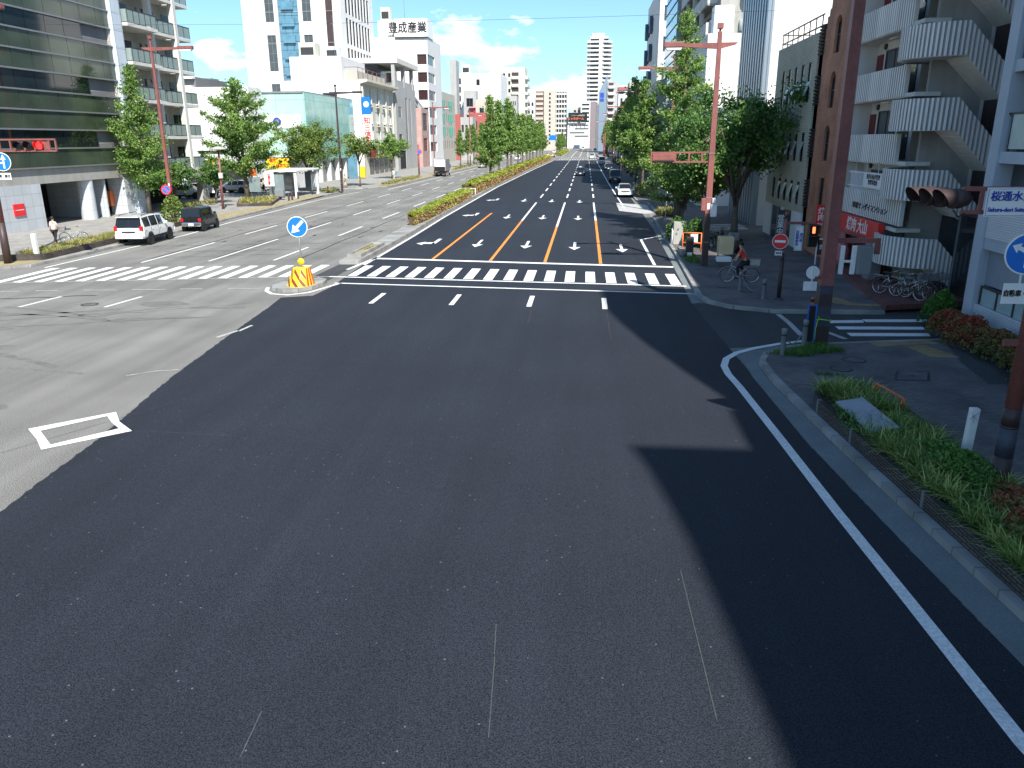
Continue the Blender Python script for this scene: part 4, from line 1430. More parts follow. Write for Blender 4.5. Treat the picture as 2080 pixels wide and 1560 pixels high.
SEDAN = [(-2.2, .35, .84, .88, .74, .64, 'b'), (-2.05, .30, .92, .98, .82, .66, 'b'), (-1.62, .28, .94, 1.02, .85, .66, 'w'), (-1.0, .26, .95, 1.40, .87, .60, 'p'), (-.9, .26, .95, 1.42, .87, .60, 'g'), (-.12, .26, .94, 1.44, .875, .61, 'p'),
         (-.04, .26, .94, 1.44, .875, .61, 'g'), (.55, .26, .92, 1.40, .87, .59, 'w'), (1.22, .28, .90, .95, .86, .68, 'b'), (1.9, .30, .80, .84, .82, .6, 'b'), (2.2, .34, .62, .66, .70, .5, 'b')]
LAMP_S = [('headlight', 'lens_clear', 1.98, 2.2, .46, .76, .56, .72), ('taillight', 'lens_red', -2.24, -2.1, .46, .74, .70, .86)]
wc = make_car('saloon_car', 'white car with black grille pulled in at the right kerb', 'car', 'car_white', SEDAN, (-1.35, 1.38), .32, .21, LAMP_S)
move(wc, (4.5, 92.3, 0), R(-90))
tx = make_car('taxi', 'black taxi driving towards us in the middle of the new asphalt', 'taxi', 'car_navy', [tuple(s[:3]) + (s[3] * 1.04,) + tuple(s[4:]) for s in SEDAN], (-1.35, 1.38), .32, .21, LAMP_S)
MB().box(-.02, -.2, 1.50, .12, .2, 1.62).build('roof_sign', 'white_sign', tx, bevel=.02)
MB().box(2.18, .5, .40, 2.24, .74, .50).build('fog_light', 'lens_amber', tx)
MB().box(2.18, -.74, .40, 2.24, -.5, .50).build('fog_light', 'lens_amber', tx)
move(tx, (-.95, 146.5, 0), R(-90))

VAN = [(-2.3, .36, 1.05, 1.09, .80, .76, 'w'), (-2.2, .32, 1.10, 1.86, .84, .70, 'p'), (-2.0, .30, 1.10, 1.92, .85, .71, 'g'), (-1.0, .30, 1.10, 1.95, .85, .72, 'p'), (-.9, .30, 1.10, 1.95, .85, .72, 'g'), (.2, .30, 1.08, 1.95, .85, .72, 'p'),
       (.3, .30, 1.08, 1.93, .85, .71, 'g'), (1.25, .30, 1.06, 1.84, .85, .68, 'w'), (1.98, .32, 1.02, 1.07, .83, .72, 'b'), (2.25, .36, .84, .90, .76, .62, 'b'), (2.32, .4, .7, .74, .7, .55, 'b')]
LAMP_V = [('headlight', 'lens_clear', 2.12, 2.3, .52, .80, .70, .90), ('taillight', 'lens_red', -2.34, -2.2, .62, .80, .85, 1.15)]
vn = make_car('van', 'black tall van parked in tree shade at the right kerb', 'van', 'car_black', VAN, (-1.45, 1.45), .33, .21, LAMP_V)
move(vn, (4.45, 123.5, 0), R(-90))
for nm, src, pos, rz, lab, cat, paint in (
        ('saloon_car', wc, (4.75, 171, 0), -90, 'dark blue car parked behind the black van', 'car', 'car_navy'),
        ('van', vn, (4.2, 216, 0), -90, 'pale blue-windowed van farther along the right kerb', 'van', 'car_silver'),
        ('saloon_car', wc, (2.1, 281, 0), -90, 'white car waiting beyond the second crossing', 'car', 'car_white'),
        ('saloon_car', wc, (5.2, 300, 0), -90, 'silver car at the kerb beyond the second crossing', 'car', 'car_silver'),
        ('van', vn, (-2.0, 520, 0), -90, 'tiny white van far down the avenue under the billboard', 'van', 'car_white'),
        ('van', vn, (4.6, 420, 0), -90, 'small distant white van by the right kerb', 'van', 'car_white'),
        ('saloon_car', wc, (-15.6, 395, 0), 90, 'white car on the far left carriageway by the median', 'car', 'car_white'),
        ('saloon_car', wc, (-13.4, 300, 0), 35, 'yellowish car turning at the far median opening', 'car', 'car_beige'),
        ('saloon_car', wc, (-24.5, 190, 0), 90, 'pale car on the left carriageway half hidden by median trees', 'car', 'car_silver'),
        ('saloon_car', wc, (-22.0, 260, 0), 90, 'distant white car on the left carriageway', 'car', 'car_white')):
    o = dup(src, pos, R(rz), 1, lab)
    o.name = nm
    for ch in o.children:
        for k, sl_ in enumerate(ch.material_slots):
            if sl_.material in (M['car_white'], M['car_black']) and M[paint] is not sl_.material:
                sl_.link = 'OBJECT'
                sl_.material = M[paint]
# parked cars in the car park behind the trees
HATCH = [(-2.0, .40, .98, 1.02, .80, .76, 'w'), (-1.72, .36, 1.02, 1.48, .86, .66, 'p'), (-1.55, .35, 1.02, 1.52, .87, .67, 'g'), (-.85, .34, 1.0, 1.56, .875, .68, 'p'), (-.75, .34, 1.0, 1.56, .875, .68, 'g'), (.0, .34, .99, 1.55, .875, .68, 'p'),
         (.08, .34, .99, 1.55, .875, .68, 'g'), (.62, .34, .97, 1.50, .87, .66, 'w'), (1.3, .36, .96, 1.0, .86, .7, 'b'), (1.85, .38, .88, .92, .8, .62, 'b'), (2.05, .42, .7, .75, .7, .5, 'b')]
LAMP_H = [('headlight', 'lens_clear', 1.86, 2.04, .48, .78, .70, .86), ('taillight', 'lens_red', -2.04, -1.86, .58, .82, .80, 1.0)]
hb_ = make_car('compact_car', 'sand-coloured compact car parked under the yellow sign', 'car', 'car_beige', HATCH, (-1.25, 1.3), .34, .22, LAMP_H)
move(hb_, (-42.3, 103.0, .15), R(170))
for pos, rz, lab, paint in (((-43.4, 98.2, .15), 168, 'dark car with bonnet towards the pavement beside the sand-coloured one', 'car_navy'), ((-43.6, 96.2, .15), 172, 'pale silver car nearest the broad ginkgo in the car park', 'car_silver'),
                            ((-44.6, 89.0, .15), 8, 'dark purple car parked behind the yellow parking board', 'car_purple'), ((-45.0, 86.3, .15), 8, 'white car parked with tail lamps to the street behind the slim lamp post', 'car_white')):
    o = dup(hb_, pos, R(rz), 1, lab)
    for ch in o.children:
        for sl_ in ch.material_slots:
            if sl_.material is M['car_beige']:
                sl_.link = 'OBJECT'
                sl_.material = M[paint]

# box lorry on the left carriageway
lo = thing('box_lorry', 'grey box lorry with lowered tail lift on the left carriageway', 'lorry')
MB().box(-3.0, -1.0, .95, 1.6, 1.0, 3.0).build('cargo_box', 'grey_metal', lo, bevel=.03)
rb = MB().box(-3.06, -.98, 1.0, -3.0, .98, 2.96)
rb.build('rear_door', 'white_metal', lo)
MB().box(-3.12, -.95, .98, -3.07, .95, 1.75).build('tail_lift', 'black', lo)
cabm = MB().prism([(1.7, .55), (3.2, .55), (3.25, 1.3), (3.0, 2.2), (1.7, 2.25)], -.95, .95, 0, frame=((0, 0, 0), (1, 0, 0), (0, 0, 1), (0, 1, 0)))
cabm.build('cab', 'car_white', lo, bevel=.05)
MB().box(1.95, -.97, 1.35, 2.75, .97, 2.0).build('window', 'car_glass', lo)
ch = MB()
ch.box(-3.0, -.45, .55, 3.0, .45, .9)
ch.box(-3.05, -.95, .5, -2.9, .95, .7)
ch.build('chassis', 'black', lo)
for s in (-1, 1):
    MB().box(-3.1, s * .78, .64, -3.04, s * .92, .72).build('taillight', 'lens_red', lo)
    for x in (-2.0, 2.4):
        add_wheel(lo, x, s * .82, .38, .24, s, 'white_metal')
move(lo, (-26.2, 146.0, 0), R(90))


# ------------------------------------------------------------------ bicycles and people
def make_bicycle(name, label, frame_m='steel', basket='front', loc=(0, 0, 0), group=None):
    """x forwards, wheels 0.66 m."""
    root = thing(name, label, 'bicycle', (0, 0, 0), group)
    r = .33
    for x in (-.53, .53):
        w = bpy.data.objects.new('wheel', None)
        COL.objects.link(w)
        w.parent = root
        w.location = (x, 0, r)
        ty = MB()
        ty.lathe([(r - .018, -.016), (r, -.012), (r + .006, 0), (r, .012), (r - .018, .016), (r - .024, 0), (r - .018, -.016)], (x, 0, r), (0, 1, 0), 28)
        ty.build('tyre', 'rubber', w)
        rm = MB()
        rm.lathe([(r - .024, -.013), (r - .038, -.013), (r - .038, .013), (r - .024, .013)], (x, 0, r), (0, 1, 0), 28)
        rm.lathe([(0, -.035), (.022, -.035), (.022, .035), (0, .035)], (x, 0, r), (0, 1, 0), 8)
        for k in range(14):
            a = k * 2 * math.pi / 14
            rm.tube([(x, .02 * (-1) ** k, r), (x + math.cos(a) * (r - .035), 0, r + math.sin(a) * (r - .035))], .0028, 3)
        rm.build('rim', 'chrome', w)
    f = MB()
    bb, seat, head, rear, fr = (-.08, 0, .30), (-.24, 0, .78), (.36, 0, .86), (-.53, 0, .33), (.53, 0, .33)
    hl = (.41, 0, .66)
    for a, b, q in ((bb, seat, .017), (bb, hl, .019), ((-.15, 0, .50), (.38, 0, .74), .016), (seat, (-.26, 0, .84), .012), (head, hl, .018), (head, (.33, 0, 1.0), .013)):
        f.tube([a, b], q, 8)
    for s in (-1, 1):
        f.tube([(-.08, s * .03, .30), (-.53, s * .05, .33)], .009, 6)
        f.tube([(-.2, s * .02, .66), (-.53, s * .05, .33)], .009, 6)
        f.tube([(.41, s * .045, .66), (.46, s * .05, .52), (.53, s * .05, .33)], .011, 6)
    f.build('frame', frame_m, root)
    hb = MB()
    hb.tube([(.1, -.28, .98), (.24, -.25, 1.02), (.34, -.06, 1.0), (.34, .06, 1.0), (.24, .25, 1.02), (.1, .28, .98)], .012, 7)
    hb.build('handlebar', 'chrome', root)
    sd = MB()
    sd.prism([(-.40, -.09), (-.36, -.11), (-.24, -.06), (-.10, -.025), (-.10, .025), (-.24, .06), (-.36, .11), (-.40, .09)], .84, .90)
    sd.build('saddle', 'black', root, bevel=.015)
    fd = MB()
    for x in (-.53, .53):
        pts = [(x + math.cos(a) * (r + .035), 0, r + math.sin(a) * (r + .035)) for a in [R(20 + 14 * k) for k in range(11)]]
        for a, b in zip(pts, pts[1:]):
            fd.bar(a, b, .05, .006, up=(0, 1, 0)) if False else fd.bar(a, b, .045, .008)
    fd.build('mudguard', frame_m, root)
    cr = MB()
    cr.lathe([(0, .04), (.09, .04), (.09, .05), (0, .05)], bb, (0, 1, 0), 16)
    cr.bar((-.08, .06, .30), (.03, .06, .18), .02, .012)
    cr.bar((-.08, -.06, .30), (-.19, -.06, .42), .02, .012)
    cr.box(-.01, .06, .165, .09, .15, .185)
    cr.box(-.23, -.15, .415, -.13, -.06, .435)
    cr.tube([(-.5, -.1, .33), (-.5, -.16, .03)], .01, 5)
    cr.build('crank', 'chrome', root)
    bk = MB()
    c = (.55, 0, .80) if basket == 'front' else (-.62, 0, .78)
    L, Wd, H2 = (.16, .19, .24) if basket == 'front' else (.22, .2, .26)
    for z in [k * H2 / 5 for k in range(6)]:
        g = .82 + .18 * z / H2
        pp = [(c[0] - L * g, -Wd * g, c[2] + z), (c[0] + L * g, -Wd * g, c[2] + z), (c[0] + L * g, Wd * g, c[2] + z), (c[0] - L * g, Wd * g, c[2] + z)]
        for a, b in zip(pp, pp[1:] + pp[:1]):
            bk.bar(a, b, .007)
    for k in range(9):
        u = -1 + k / 4
        for (ax, ay) in ((u * L, Wd), (u * L, -Wd), (L, u * Wd), (-L, u * Wd)):
            bk.bar((c[0] + ax * .82, ay * .82, c[2]), (c[0] + ax, ay, c[2] + H2), .006)
    bk.sheet([(c[0] - L * .82, -Wd * .82), (c[0] + L * .82, -Wd * .82), (c[0] + L * .82, Wd * .82), (c[0] - L * .82, Wd * .82)], c[2])
    if basket == 'rear':
        bk.box(c[0] - L * .9, -Wd * .9, c[2] + .02, c[0] + L * .9, Wd * .9, c[2] + H2 * .9)
    MB().bar((-.24, 0, .72), (-.8, 0, .74), .13, .012).build('carrier', frame_m, root)
    bk.build('basket', 'grey_metal' if basket == 'front' else 'steel', root)
    move(root, loc)
    return root


def skin_body(name, joints, edges, mat_name, parent, root_j=0, sub=1):
    """One continuous figure grown along joint chains: joints = [((x, y, z), radius)]."""
    me = bpy.data.meshes.new(name)
    me.from_pydata([j[0] for j in joints], edges, [])
    o = bpy.data.objects.new(name + '_source', me)
    COL.objects.link(o)
    md = o.modifiers.new('skin', 'SKIN')
    md.use_smooth_shade = True
    for k, v in enumerate(me.skin_vertices[0].data):
        rr_ = joints[k][1]
        v.radius = rr_ if isinstance(rr_, tuple) else (rr_, rr_)
        v.use_root = (k == root_j)
    sb = o.modifiers.new('subdivision', 'SUBSURF')
    sb.levels = sb.render_levels = sub
    dg = bpy.context.evaluated_depsgraph_get()
    m2 = bpy.data.meshes.new_from_object(o.evaluated_get(dg))
    bpy.data.objects.remove(o)
    m2.materials.clear()
    m2.materials.append(M[mat_name])
    for p in m2.polygons:
        p.use_smooth = True
    q = bpy.data.objects.new(name, m2)
    COL.objects.link(q)
    q.parent = parent
    return q


def make_person(label, top_m, leg_m, hip, knees, feet, chest, neck, head, elbows, hands, hair_m='hair', skirt=False):
    """Figure in local coordinates (x = facing). Skin body, with hair, shirt, trousers and shoes as children."""
    root = thing('person', label, 'person')
    V = Vector
    hip, chest, neck, head = V(hip), V(chest), V(neck), V(head)
    shl = chest.lerp(neck, .55)
    J = [(hip, (.15, .12)), (hip.lerp(chest, .5), (.135, .10)), (chest, (.16, .11)), (neck, .055), (head.lerp(neck, .35), .075), (head + V((0, 0, .06)), (.083, .098))]
    E = [(0, 1), (1, 2), (2, 3), (3, 4), (4, 5)]
    for s, el, ha, kn, ft in ((1, elbows[0], hands[0], knees[0], feet[0]), (-1, elbows[1], hands[1], knees[1], feet[1])):
        b = len(J)
        sh = shl + V((0, s * .18, 0))
        J += [(sh, .06), (V(el), .046), (V(ha), .032)]
        d = (V(ha) - V(el)).normalized()
        J += [(V(ha) + d * .09, (.038, .022))]
        E += [(2, b), (b, b + 1), (b + 1, b + 2), (b + 2, b + 3)]
        b = len(J)
        J += [(hip + V((0, s * .09, -.05)), .095), (V(kn), .062), (V(ft) + V((0, 0, .09)), .042), (V(ft) + V((.13, 0, .03)), (.045, .03))]
        E += [(0, b), (b, b + 1), (b + 1, b + 2), (b + 2, b + 3)]
    body = skin_body('body', [(tuple(p), r) for p, r in J], E, 'skin', root, 0, 2)
    # face: nose, eyes, ears; hair cap
    fc = MB()
    hc = head + V((0, 0, .05))
    fc.lathe([(0, .03), (.012, .022), (.016, 0)], hc + V((.092, 0, -.01)), (1, 0, -.3), 8)
    fc.build('nose', 'skin', root, smooth=True)
    ey = MB()
    for s in (-1, 1):
        ey.lathe([(0, .008), (.011, .004), (.013, -.004)], hc + V((.088, s * .034, .015)), (1, 0, 0), 8)
    ey.box(hc.x + .086, -.022, hc.z - .052, hc.x + .092, .022, hc.z - .045)
    ey.build('eye', 'black', root)
    hr = MB()
    prof = [(.118 * math.cos(a), .118 * math.sin(a)) for a in [R(-12 + 10.2 * k) for k in range(11)]]
    hr.lathe(prof, hc + V((-.022, 0, .022)), (-.22, 0, 1), 16)
    hr.build('hair', hair_m, root)
    # clothing follows the same chains, slightly wider
    J2 = [(hip + V((0, 0, -.02)), (.165, .135)), (hip.lerp(chest, .5), (.155, .12)), (chest, (.178, .125)), (chest.lerp(neck, .75), (.085, .075))]
    E2 = [(0, 1), (1, 2), (2, 3)]
    for s, el in ((1, elbows[0]), (-1, elbows[1])):
        b = len(J2)
        sh = shl + V((0, s * .18, 0))
        J2 += [(sh, .078), (sh.lerp(V(el), .7), .064)]
        E2 += [(2, b), (b, b + 1)]
    skin_body('shirt', [(tuple(p), r) for p, r in J2], E2, top_m, root, 0, 2)
    J3 = [(hip, (.165, .135))]
    E3 = []
    for s, kn, ft in ((1, knees[0], feet[0]), (-1, knees[1], feet[1])):
        b = len(J3)
        J3 += [(hip + V((0, s * .09, -.06)), .108), (V(kn), .076), (V(ft) + V((0, 0, .11)), .058)]
        E3 += [(0, b), (b, b + 1), (b + 1, b + 2)]
    skin_body('trousers', [(tuple(p), r) for p, r in J3], E3, leg_m, root, 0, 2)
    sh_ = MB()
    for ft in feet:
        x, y, z = ft
        sh_.prism([(x - .10, y - .04), (x + .1, y - .05), (x + .19, y - .03), (x + .19, y + .03), (x + .1, y + .05), (x - .10, y + .04)], z - .01, z + .08)
    sh_.build('shoe', 'black', root, bevel=.02)
    return root


bike = make_bicycle('bicycle', 'silver bicycle with a grey rear basket ridden by the person in red', 'steel', 'rear', group='bicycles')
move(bike, (6.95, 35.2, .15), R(172))
rider = make_person('person in a red shirt and black trousers riding a bicycle, seen from the side', 'red_cloth', 'black_cloth', (-.22, 0, .96), ((.14, .09, .66), (.02, -.09, .80)), ((.03, .10, .17), (-.16, -.10, .42)),
                    (-.06, 0, 1.34), (.0, 0, 1.50), (.05, 0, 1.62), ((.14, .22, 1.16), (.14, -.22, 1.16)), ((.20, .26, 1.05), (.20, -.26, 1.05)))
move(rider, (6.95, 35.2, .15), R(172))
STAND = dict(hip=(0, 0, .92), knees=((.05, .09, .50), (-.02, -.09, .50)), feet=((.12, .09, 0), (-.22, -.09, .03)), chest=(.01, 0, 1.28), neck=(.02, 0, 1.47), head=(.04, 0, 1.58),
             elbows=((-.06, .25, 1.13), (.08, -.25, 1.14)), hands=((.04, .27, .92), (.22, -.24, .97)))
p1 = make_person('person in a white shirt and dark trousers walking behind the bus shelter', 'white_cloth', 'black_cloth', **STAND)
move(p1, (-40.4, 97.2, .15), R(200))
p2 = make_person('person in pale clothes walking by the cream office block tree', 'white_cloth', 'beige_cloth', **STAND)
move(p2, (-31.2, 128.5, .15), R(70))
bag = MB().prism([(-.16, -.1), (.16, -.1), (.2, .1), (-.2, .1)], 0, .5)
tag(bag.build('shoulder_bag', 'blue_cloth', None, bevel=.04), 'large blue bag carried by the walker near the cream block', 'bag')
bpy.data.objects['shoulder_bag'].location = (-30.85, 128.4, 1.0)
p3 = make_person('person in beige standing in the shade next to the dark lamp post', 'beige_cloth', 'beige_cloth', **STAND)
move(p3, (-33.0, 107.5, .15), R(10))
p4 = make_person('person in a white top standing with a bicycle on the left verge', 'white_cloth', 'black_cloth', **STAND)
move(p4, (-33.2, 46.4, .15), R(75))
p5 = make_person('person in dark clothes on the shaded pavement near the glass bus shelter', 'black_cloth', 'black_cloth', **STAND)
move(p5, (8.8, 71.0, .15), R(-90))
BL = {'group': 'bicycles'}
dup(bike, (-32.7, 47.5, .15), R(20), 1, 'white-framed bicycle held on the left verge in front of the porch', 'bicycles')
b0 = make_bicycle('bicycle', 'silver city bicycle parked at the front left of the stair landing', 'chrome', 'front', group='bicycles')
move(b0, (12.2, 31.6, .32), R(-50))
dup(b0, (12.55, 30.95, .32), R(-58), 1, 'silver city bicycle with front basket, second under the stair landing', 'bicycles')
dup(b0, (12.95, 31.05, .32), R(-66), 1, 'silver city bicycle, third under the stair landing', 'bicycles')
b1 = make_bicycle('bicycle', 'dark bicycle with a bag over its wheel at the right end under the stair', 'dark_frame', 'front', group='bicycles')
move(b1, (13.5, 31.2, .32), R(-75))
for x, y, a, lab in ((7.5, 46.6, 70, 'dark bicycle parked nearest behind the traffic light pole'), (7.9, 47.4, 76, 'dark bicycle in the middle of the row behind the traffic light pole'), (8.3, 48.2, 74, 'dark bicycle at the far end of the row behind the traffic light pole')):
    dup(b1, (x, y, .15), R(a), 1, lab, 'bicycles')

# ------------------------------------------------------------------ street furniture
def round_sign(parent, c, facing_dir, r, face_m, back=False, name='sign_face', rim_m='white_sign'):
    """Disc with a rim, facing the plan direction facing_dir."""
    d = Vector((facing_dir[0], facing_dir[1], 0)).normalized()
    m = MB()
    m.lathe([(0, 0), (r, 0), (r, .012), (r * .94, .014), (0, .014)], c, d, 32, 0)
    o = m.build('sign_rim' if not back else 'sign_back', rim_m, parent, smooth=False)
    if not back:
        q = MB()
        q.lathe([(0, .0165), (r * .93, .0165)], c, d, 32, 0)
        q.build(name, face_m, parent, smooth=False)
    return o


def lamp_post(label, loc, h, side, arm=2.4, col='rust_red', base_m='dark_brown', base_h=2.4, w=.24, group='street lamps', finial=True):
    """Square tapered post with a crossbar and a box lantern; side = +1 lantern towards +X, -1 towards -X."""
    root = thing('street_lamp', label, 'street lamp', loc, group)
    x, y, z = loc
    p = MB()
    p.prism([(-w / 2, -w / 2), (w / 2, -w / 2), (w / 2, w / 2), (-w / 2, w / 2)], 0, 0)
    p = MB()

    def frustum(mb, z0, z1, a, b, m):
        vs = [(x - a, y - a, z0), (x + a, y - a, z0), (x + a, y + a, z0), (x - a, y + a, z0), (x - b, y - b, z1), (x + b, y - b, z1), (x + b, y + b, z1), (x - b, y + b, z1)]
        mb.add(vs, [(0, 1, 5, 4), (1, 2, 6, 5), (2, 3, 7, 6), (3, 0, 4, 7), (4, 5, 6, 7)], m)
    frustum(p, z, z + base_h, w * .5, w * .48, 1)
    frustum(p, z + base_h, z + h * .55, w * .475, w * .42, 0)
    frustum(p, z + h * .55, z + h, w * .415, w * .30, 0)
    p.build('post', [col, base_m], root)
    bn = MB()
    for zb_ in (base_h * .45, base_h + .75, h * .5):
        bn.box(x - w * .51, y - w * .51, z + zb_, x + w * .51, y + w * .51, z + zb_ + .035)
    bn.build_each('band', 'grey_metal', root)
    MB().box(x - w * .28, y - w * .53, z + .5, x + w * .28, y - w * .48, z + 1.0).build('access_door', base_m, root)
    MB().box(x - w * .22, y - w * .505, z + base_h + .2, x + w * .25, y - w * .49, z + base_h + .5).build('sticker', 'white_sign', root)
    if finial:
        f = MB()
        f.box(x - .05, y - .05, z + h, x + .05, y + .05, z + h + .12)
        f.box(x - .13, y - .13, z + h + .12, x + .13, y + .13, z + h + .36)
        f.build('finial', col, root, bevel=.01)
    za = z + h - .55
    a = MB()
    vs = [(x - side * .85, za + .08), (x + side * arm * .68, za + .06), (x + side * arm * .68, za - .08), (x, za - .2), (x - side * .75, za - .02)]
    a.prism([(px, pz) for px, pz in vs], -.07, .07, frame=((0, y, 0), (1, 0, 0), (0, 0, 1), (0, 1, 0)))
    a.build('arm', col, root)
    l = MB()
    x0, x1 = x + side * arm * .64, x + side * arm
    l.box(x0, y - .17, za - .1, x1, y + .17, za + .14)
    o = l.build('lantern', col, root, bevel=.03)
    s = MB()
    s.prism([(min(x0, x1) + .06, za - .101), (max(x0, x1) - .06, za - .101), (max(x0, x1) - .16, za - .22), (min(x0, x1) + .16, za - .22)], -.13, .13, frame=((0, y, 0), (1, 0, 0), (0, 0, 1), (0, 1, 0)))
    s.build('diffuser', 'white_metal', root)
    return root


lamp_post('red-brown square lamp post rising behind the narrow ginkgo on the left', (-34.15, 62.9, .15), 13.7, 1, 3.4)
lamp_post('dark brown lamp post at the left side road beside the bus shelter', (-30.5, 97.9, .15), 12.3, 1, 3.3, 'dark_brown', 'dark_brown')
lamp_post('red-brown lamp post by the grey and pink block on the left', (-28.5, 150, .15), 12.5, 1, 3.2)
lamp_post('red-brown lamp post in front of the beige facade with green panels', (-28.3, 196, .15), 12.5, 1, 3.2)
lamp_post('lamp post half hidden by the feathery ginkgo on the right', (7.25, 71, .15), 12.4, -1, 3.0)
lamp_post('second lamp post on the right, above the cone-shaped ginkgo', (7.3, 118, .15), 13, -1, 3.2)
lamp_post('third lamp post on the right, far along the avenue', (7.3, 168, .15), 13, -1, 3.2)
lamp_post('fourth lamp post on the right, near the second crossing', (7.3, 215, .15), 13, -1, 3.2)
lamp_post('lamp post on the far side of the second crossing', (6.6, 300, .15), 13, -1, 3.2)


def hood_lamp(parent, c, d, r, lens_m, hood=.28, body_m='rust_red'):
    """One signal section: housing ring, lens, open-bottomed hood; d = facing in plan."""
    c = Vector(c)
    d = Vector((d[0], d[1], 0)).normalized()
    s = Vector((-d.y, d.x, 0))
    h = MB()
    vs, fs = [], []
    n = 15
    for k in range(n):
        a = R(-35 + 250 * k / (n - 1))
        ln = hood * (.35 + .65 * max(0, math.sin(a) * .5 + .5))
        o = c + s * math.cos(a) * r + Vector((0, 0, math.sin(a) * r))
        vs += [o, o + d * ln]
    for k in range(n - 1):
        fs.append((2 * k, 2 * k + 2, 2 * k + 3, 2 * k + 1))
    h.add(vs, fs, 0, True)
    h.lathe([(r * 1.04, -.12), (r * 1.04, .015), (r * .9, .015)], c, d, 20)
    h.lathe([(0, -.12), (r * 1.04, -.12)], c, d, 20)
    o = h.build('hood', body_m, parent)
    l = MB().lathe([(0, .045), (r * .5, .035), (r * .88, .006)], c, d, 20)
    l.build('lens', lens_m, parent)
    return o


M['lens_off'] = mat('unlit_lens', (0.035, 0.03, 0.03), 0.2)
M['lens_lit_red'] = mat('lit_red_lens', (0.95, 0.03, 0.03), 0.3, emit=1.6)
M['lit_pedestrian'] = mat('lit_red_figure', (1.0, 0.16, 0.05), 0.3, emit=2.2)

# 1. the tall post at the crossing with lantern and signal arm (seen from behind)
sp = lamp_post('tall red-brown post with lantern and traffic light arm at the crossing on the right', (6.1, 40.0, .15), 10.9, -1, 2.55, w=.30, base_h=2.6)
sp.name = 'signal_post'
sp['category'] = 'signal post'
a = MB()
y = 40.0
a.box(3.16, y - .05, 5.62, 5.95, y + .05, 5.70)
a.box(3.16, y - .05, 5.18, 5.95, y + .05, 5.26)
for x in (3.16, 4.32, 4.98, 5.60):
    a.box(x, y - .045, 5.26, x + .08, y + .045, 5.62)
a.build('signal_arm', 'rust_red', sp)
b = MB().box(3.24, y - .11, 5.27, 4.32, y + .06, 5.61)
b.build('signal_head', 'rust_red', sp, bevel=.02)
bb = MB().box(3.3, y - .13, 5.25, 4.26, y - .111, 5.32)
bb.build('signal_cover', 'dark_brown', sp)
for k in range(3):
    hood_lamp(sp, (3.45 + .33 * k, y + .18, 5.44), (0, 1), .15, 'lens_off')
cb = MB()
cb.box(6.2, 39.75, 2.6, 6.5, 40.0, 3.2)
cb.box(6.25, 39.78, 3.25, 6.45, 40.0, 3.5)
cb.build('control_box', 'white_metal', sp, bevel=.03)
sb = MB().box(5.72, 39.7, 2.9, 5.93, 39.88, 3.5)
sb.build('pedestrian_signal', 'rust_red', sp, bevel=.02)

# 2. the thick post on the near corner of the side street
p2_ = thing('signal_post', 'thick red-brown post with blue-wrapped foot on the shaded corner', 'signal post', (7.4, 24.3, .15))
q = MB()
for z0, z1, a0, a1, m_ in ((.15, .75, .21, .205, 1), (.75, 1.35, .2, .195, 2), (1.35, 1.75, .196, .19, 1), (1.75, 2.0, .188, .186, 2), (2.0, 13, .182, .14, 0)):
    vs = [(7.4 + sx * a_, 24.3 + sy * a_, z_) for z_, a_ in ((z0, a0), (z1, a1)) for sx, sy in ((-1, -1), (1, -1), (1, 1), (-1, 1))]
    q.add(vs, [(0, 1, 5, 4), (1, 2, 6, 5), (2, 3, 7, 6), (3, 0, 4, 7), (4, 5, 6, 7)], m_)
q.build('post', ['rust_red', 'dark_brown', 'bluegrey_wrap'], p2_)
q = MB()
q.box(7.5, 24.25, 3.28, 8.85, 24.35, 3.42)
q.box(8.72, 24.24, 2.95, 8.86, 24.36, 3.28)
q.box(7.05, 24.25, 2.18, 7.25, 24.33, 2.26)
q.build_each('bracket', 'rust_red', p2_)
round_sign(p2_, (6.98, 24.28, 2.38), (0, -1), .2, 'white_metal', back=True, rim_m='white_metal')
q = MB()
q.box(6.74, 24.27, 1.82, 7.14, 24.29, 2.10)
q.bar((6.97, 24.255, 1.85), (6.97, 24.255, 2.55), .03)
q.build('sign_back', 'white_metal', p2_)
bd = MB()
for s in (-1, 1):
    bd.box(7.92 + s * .17 - .07, 24.14, 2.35, 7.92 + s * .17 + .07, 24.22, 3.22)
bd.box(7.72, 24.16, 2.7, 8.1, 24.21, 2.78)
bd.build('signal_bracket', 'white_metal', p2_, bevel=.02)
pb = MB().box(8.2, 24.1, 2.35, 8.62, 24.5, 3.2)
pb.build('signal_head', 'grey_metal', p2_, bevel=.04)
gb = MB()
gb.tube([(7.18, 24.1, .95), (7.3, 24.03, .98), (7.62, 24.06, .93), (7.64, 24.5, .95), (7.2, 24.55, .96), (7.17, 24.1, .95)], .018, 5)
gb.tube([(7.24, 24.04, .98), (7.2, 23.98, 1.08), (7.26, 24.0, 1.0)], .014, 5)
gb.tube([(7.22, 24.04, .97), (7.16, 23.98, .7), (7.17, 23.98, .35)], .012, 5)
M['lime'] = mat('lime_tape', (0.35, 0.72, 0.05), 0.5)
tag(gb.build('tape', 'lime'), 'lime green tape tied round the thick corner post', 'tape')
fr = MB()
for x in (6.92, 7.16):
    fr.box(x - .02, 24.06, .16, x + .02, 24.1, 1.42)
for z in (.2, 1.4):
    fr.box(6.92, 24.065, z, 7.16, 24.095, z + .03)
M['blue_paint'] = mat('blue_frame_paint', (0.02, 0.13, 0.50), 0.45, var=0.15)
fr.box(6.95, 24.07, .25, 7.13, 24.09, 1.38, 1)
tag(fr.build('barrier', ['blue_paint', 'black']), 'blue framed folding barrier tied to the thick corner post', 'barrier')
wl = thing('warning_light', 'small black and red warning lamp on top of the blue frame', 'warning light', (7.0, 24.08, 1.43))
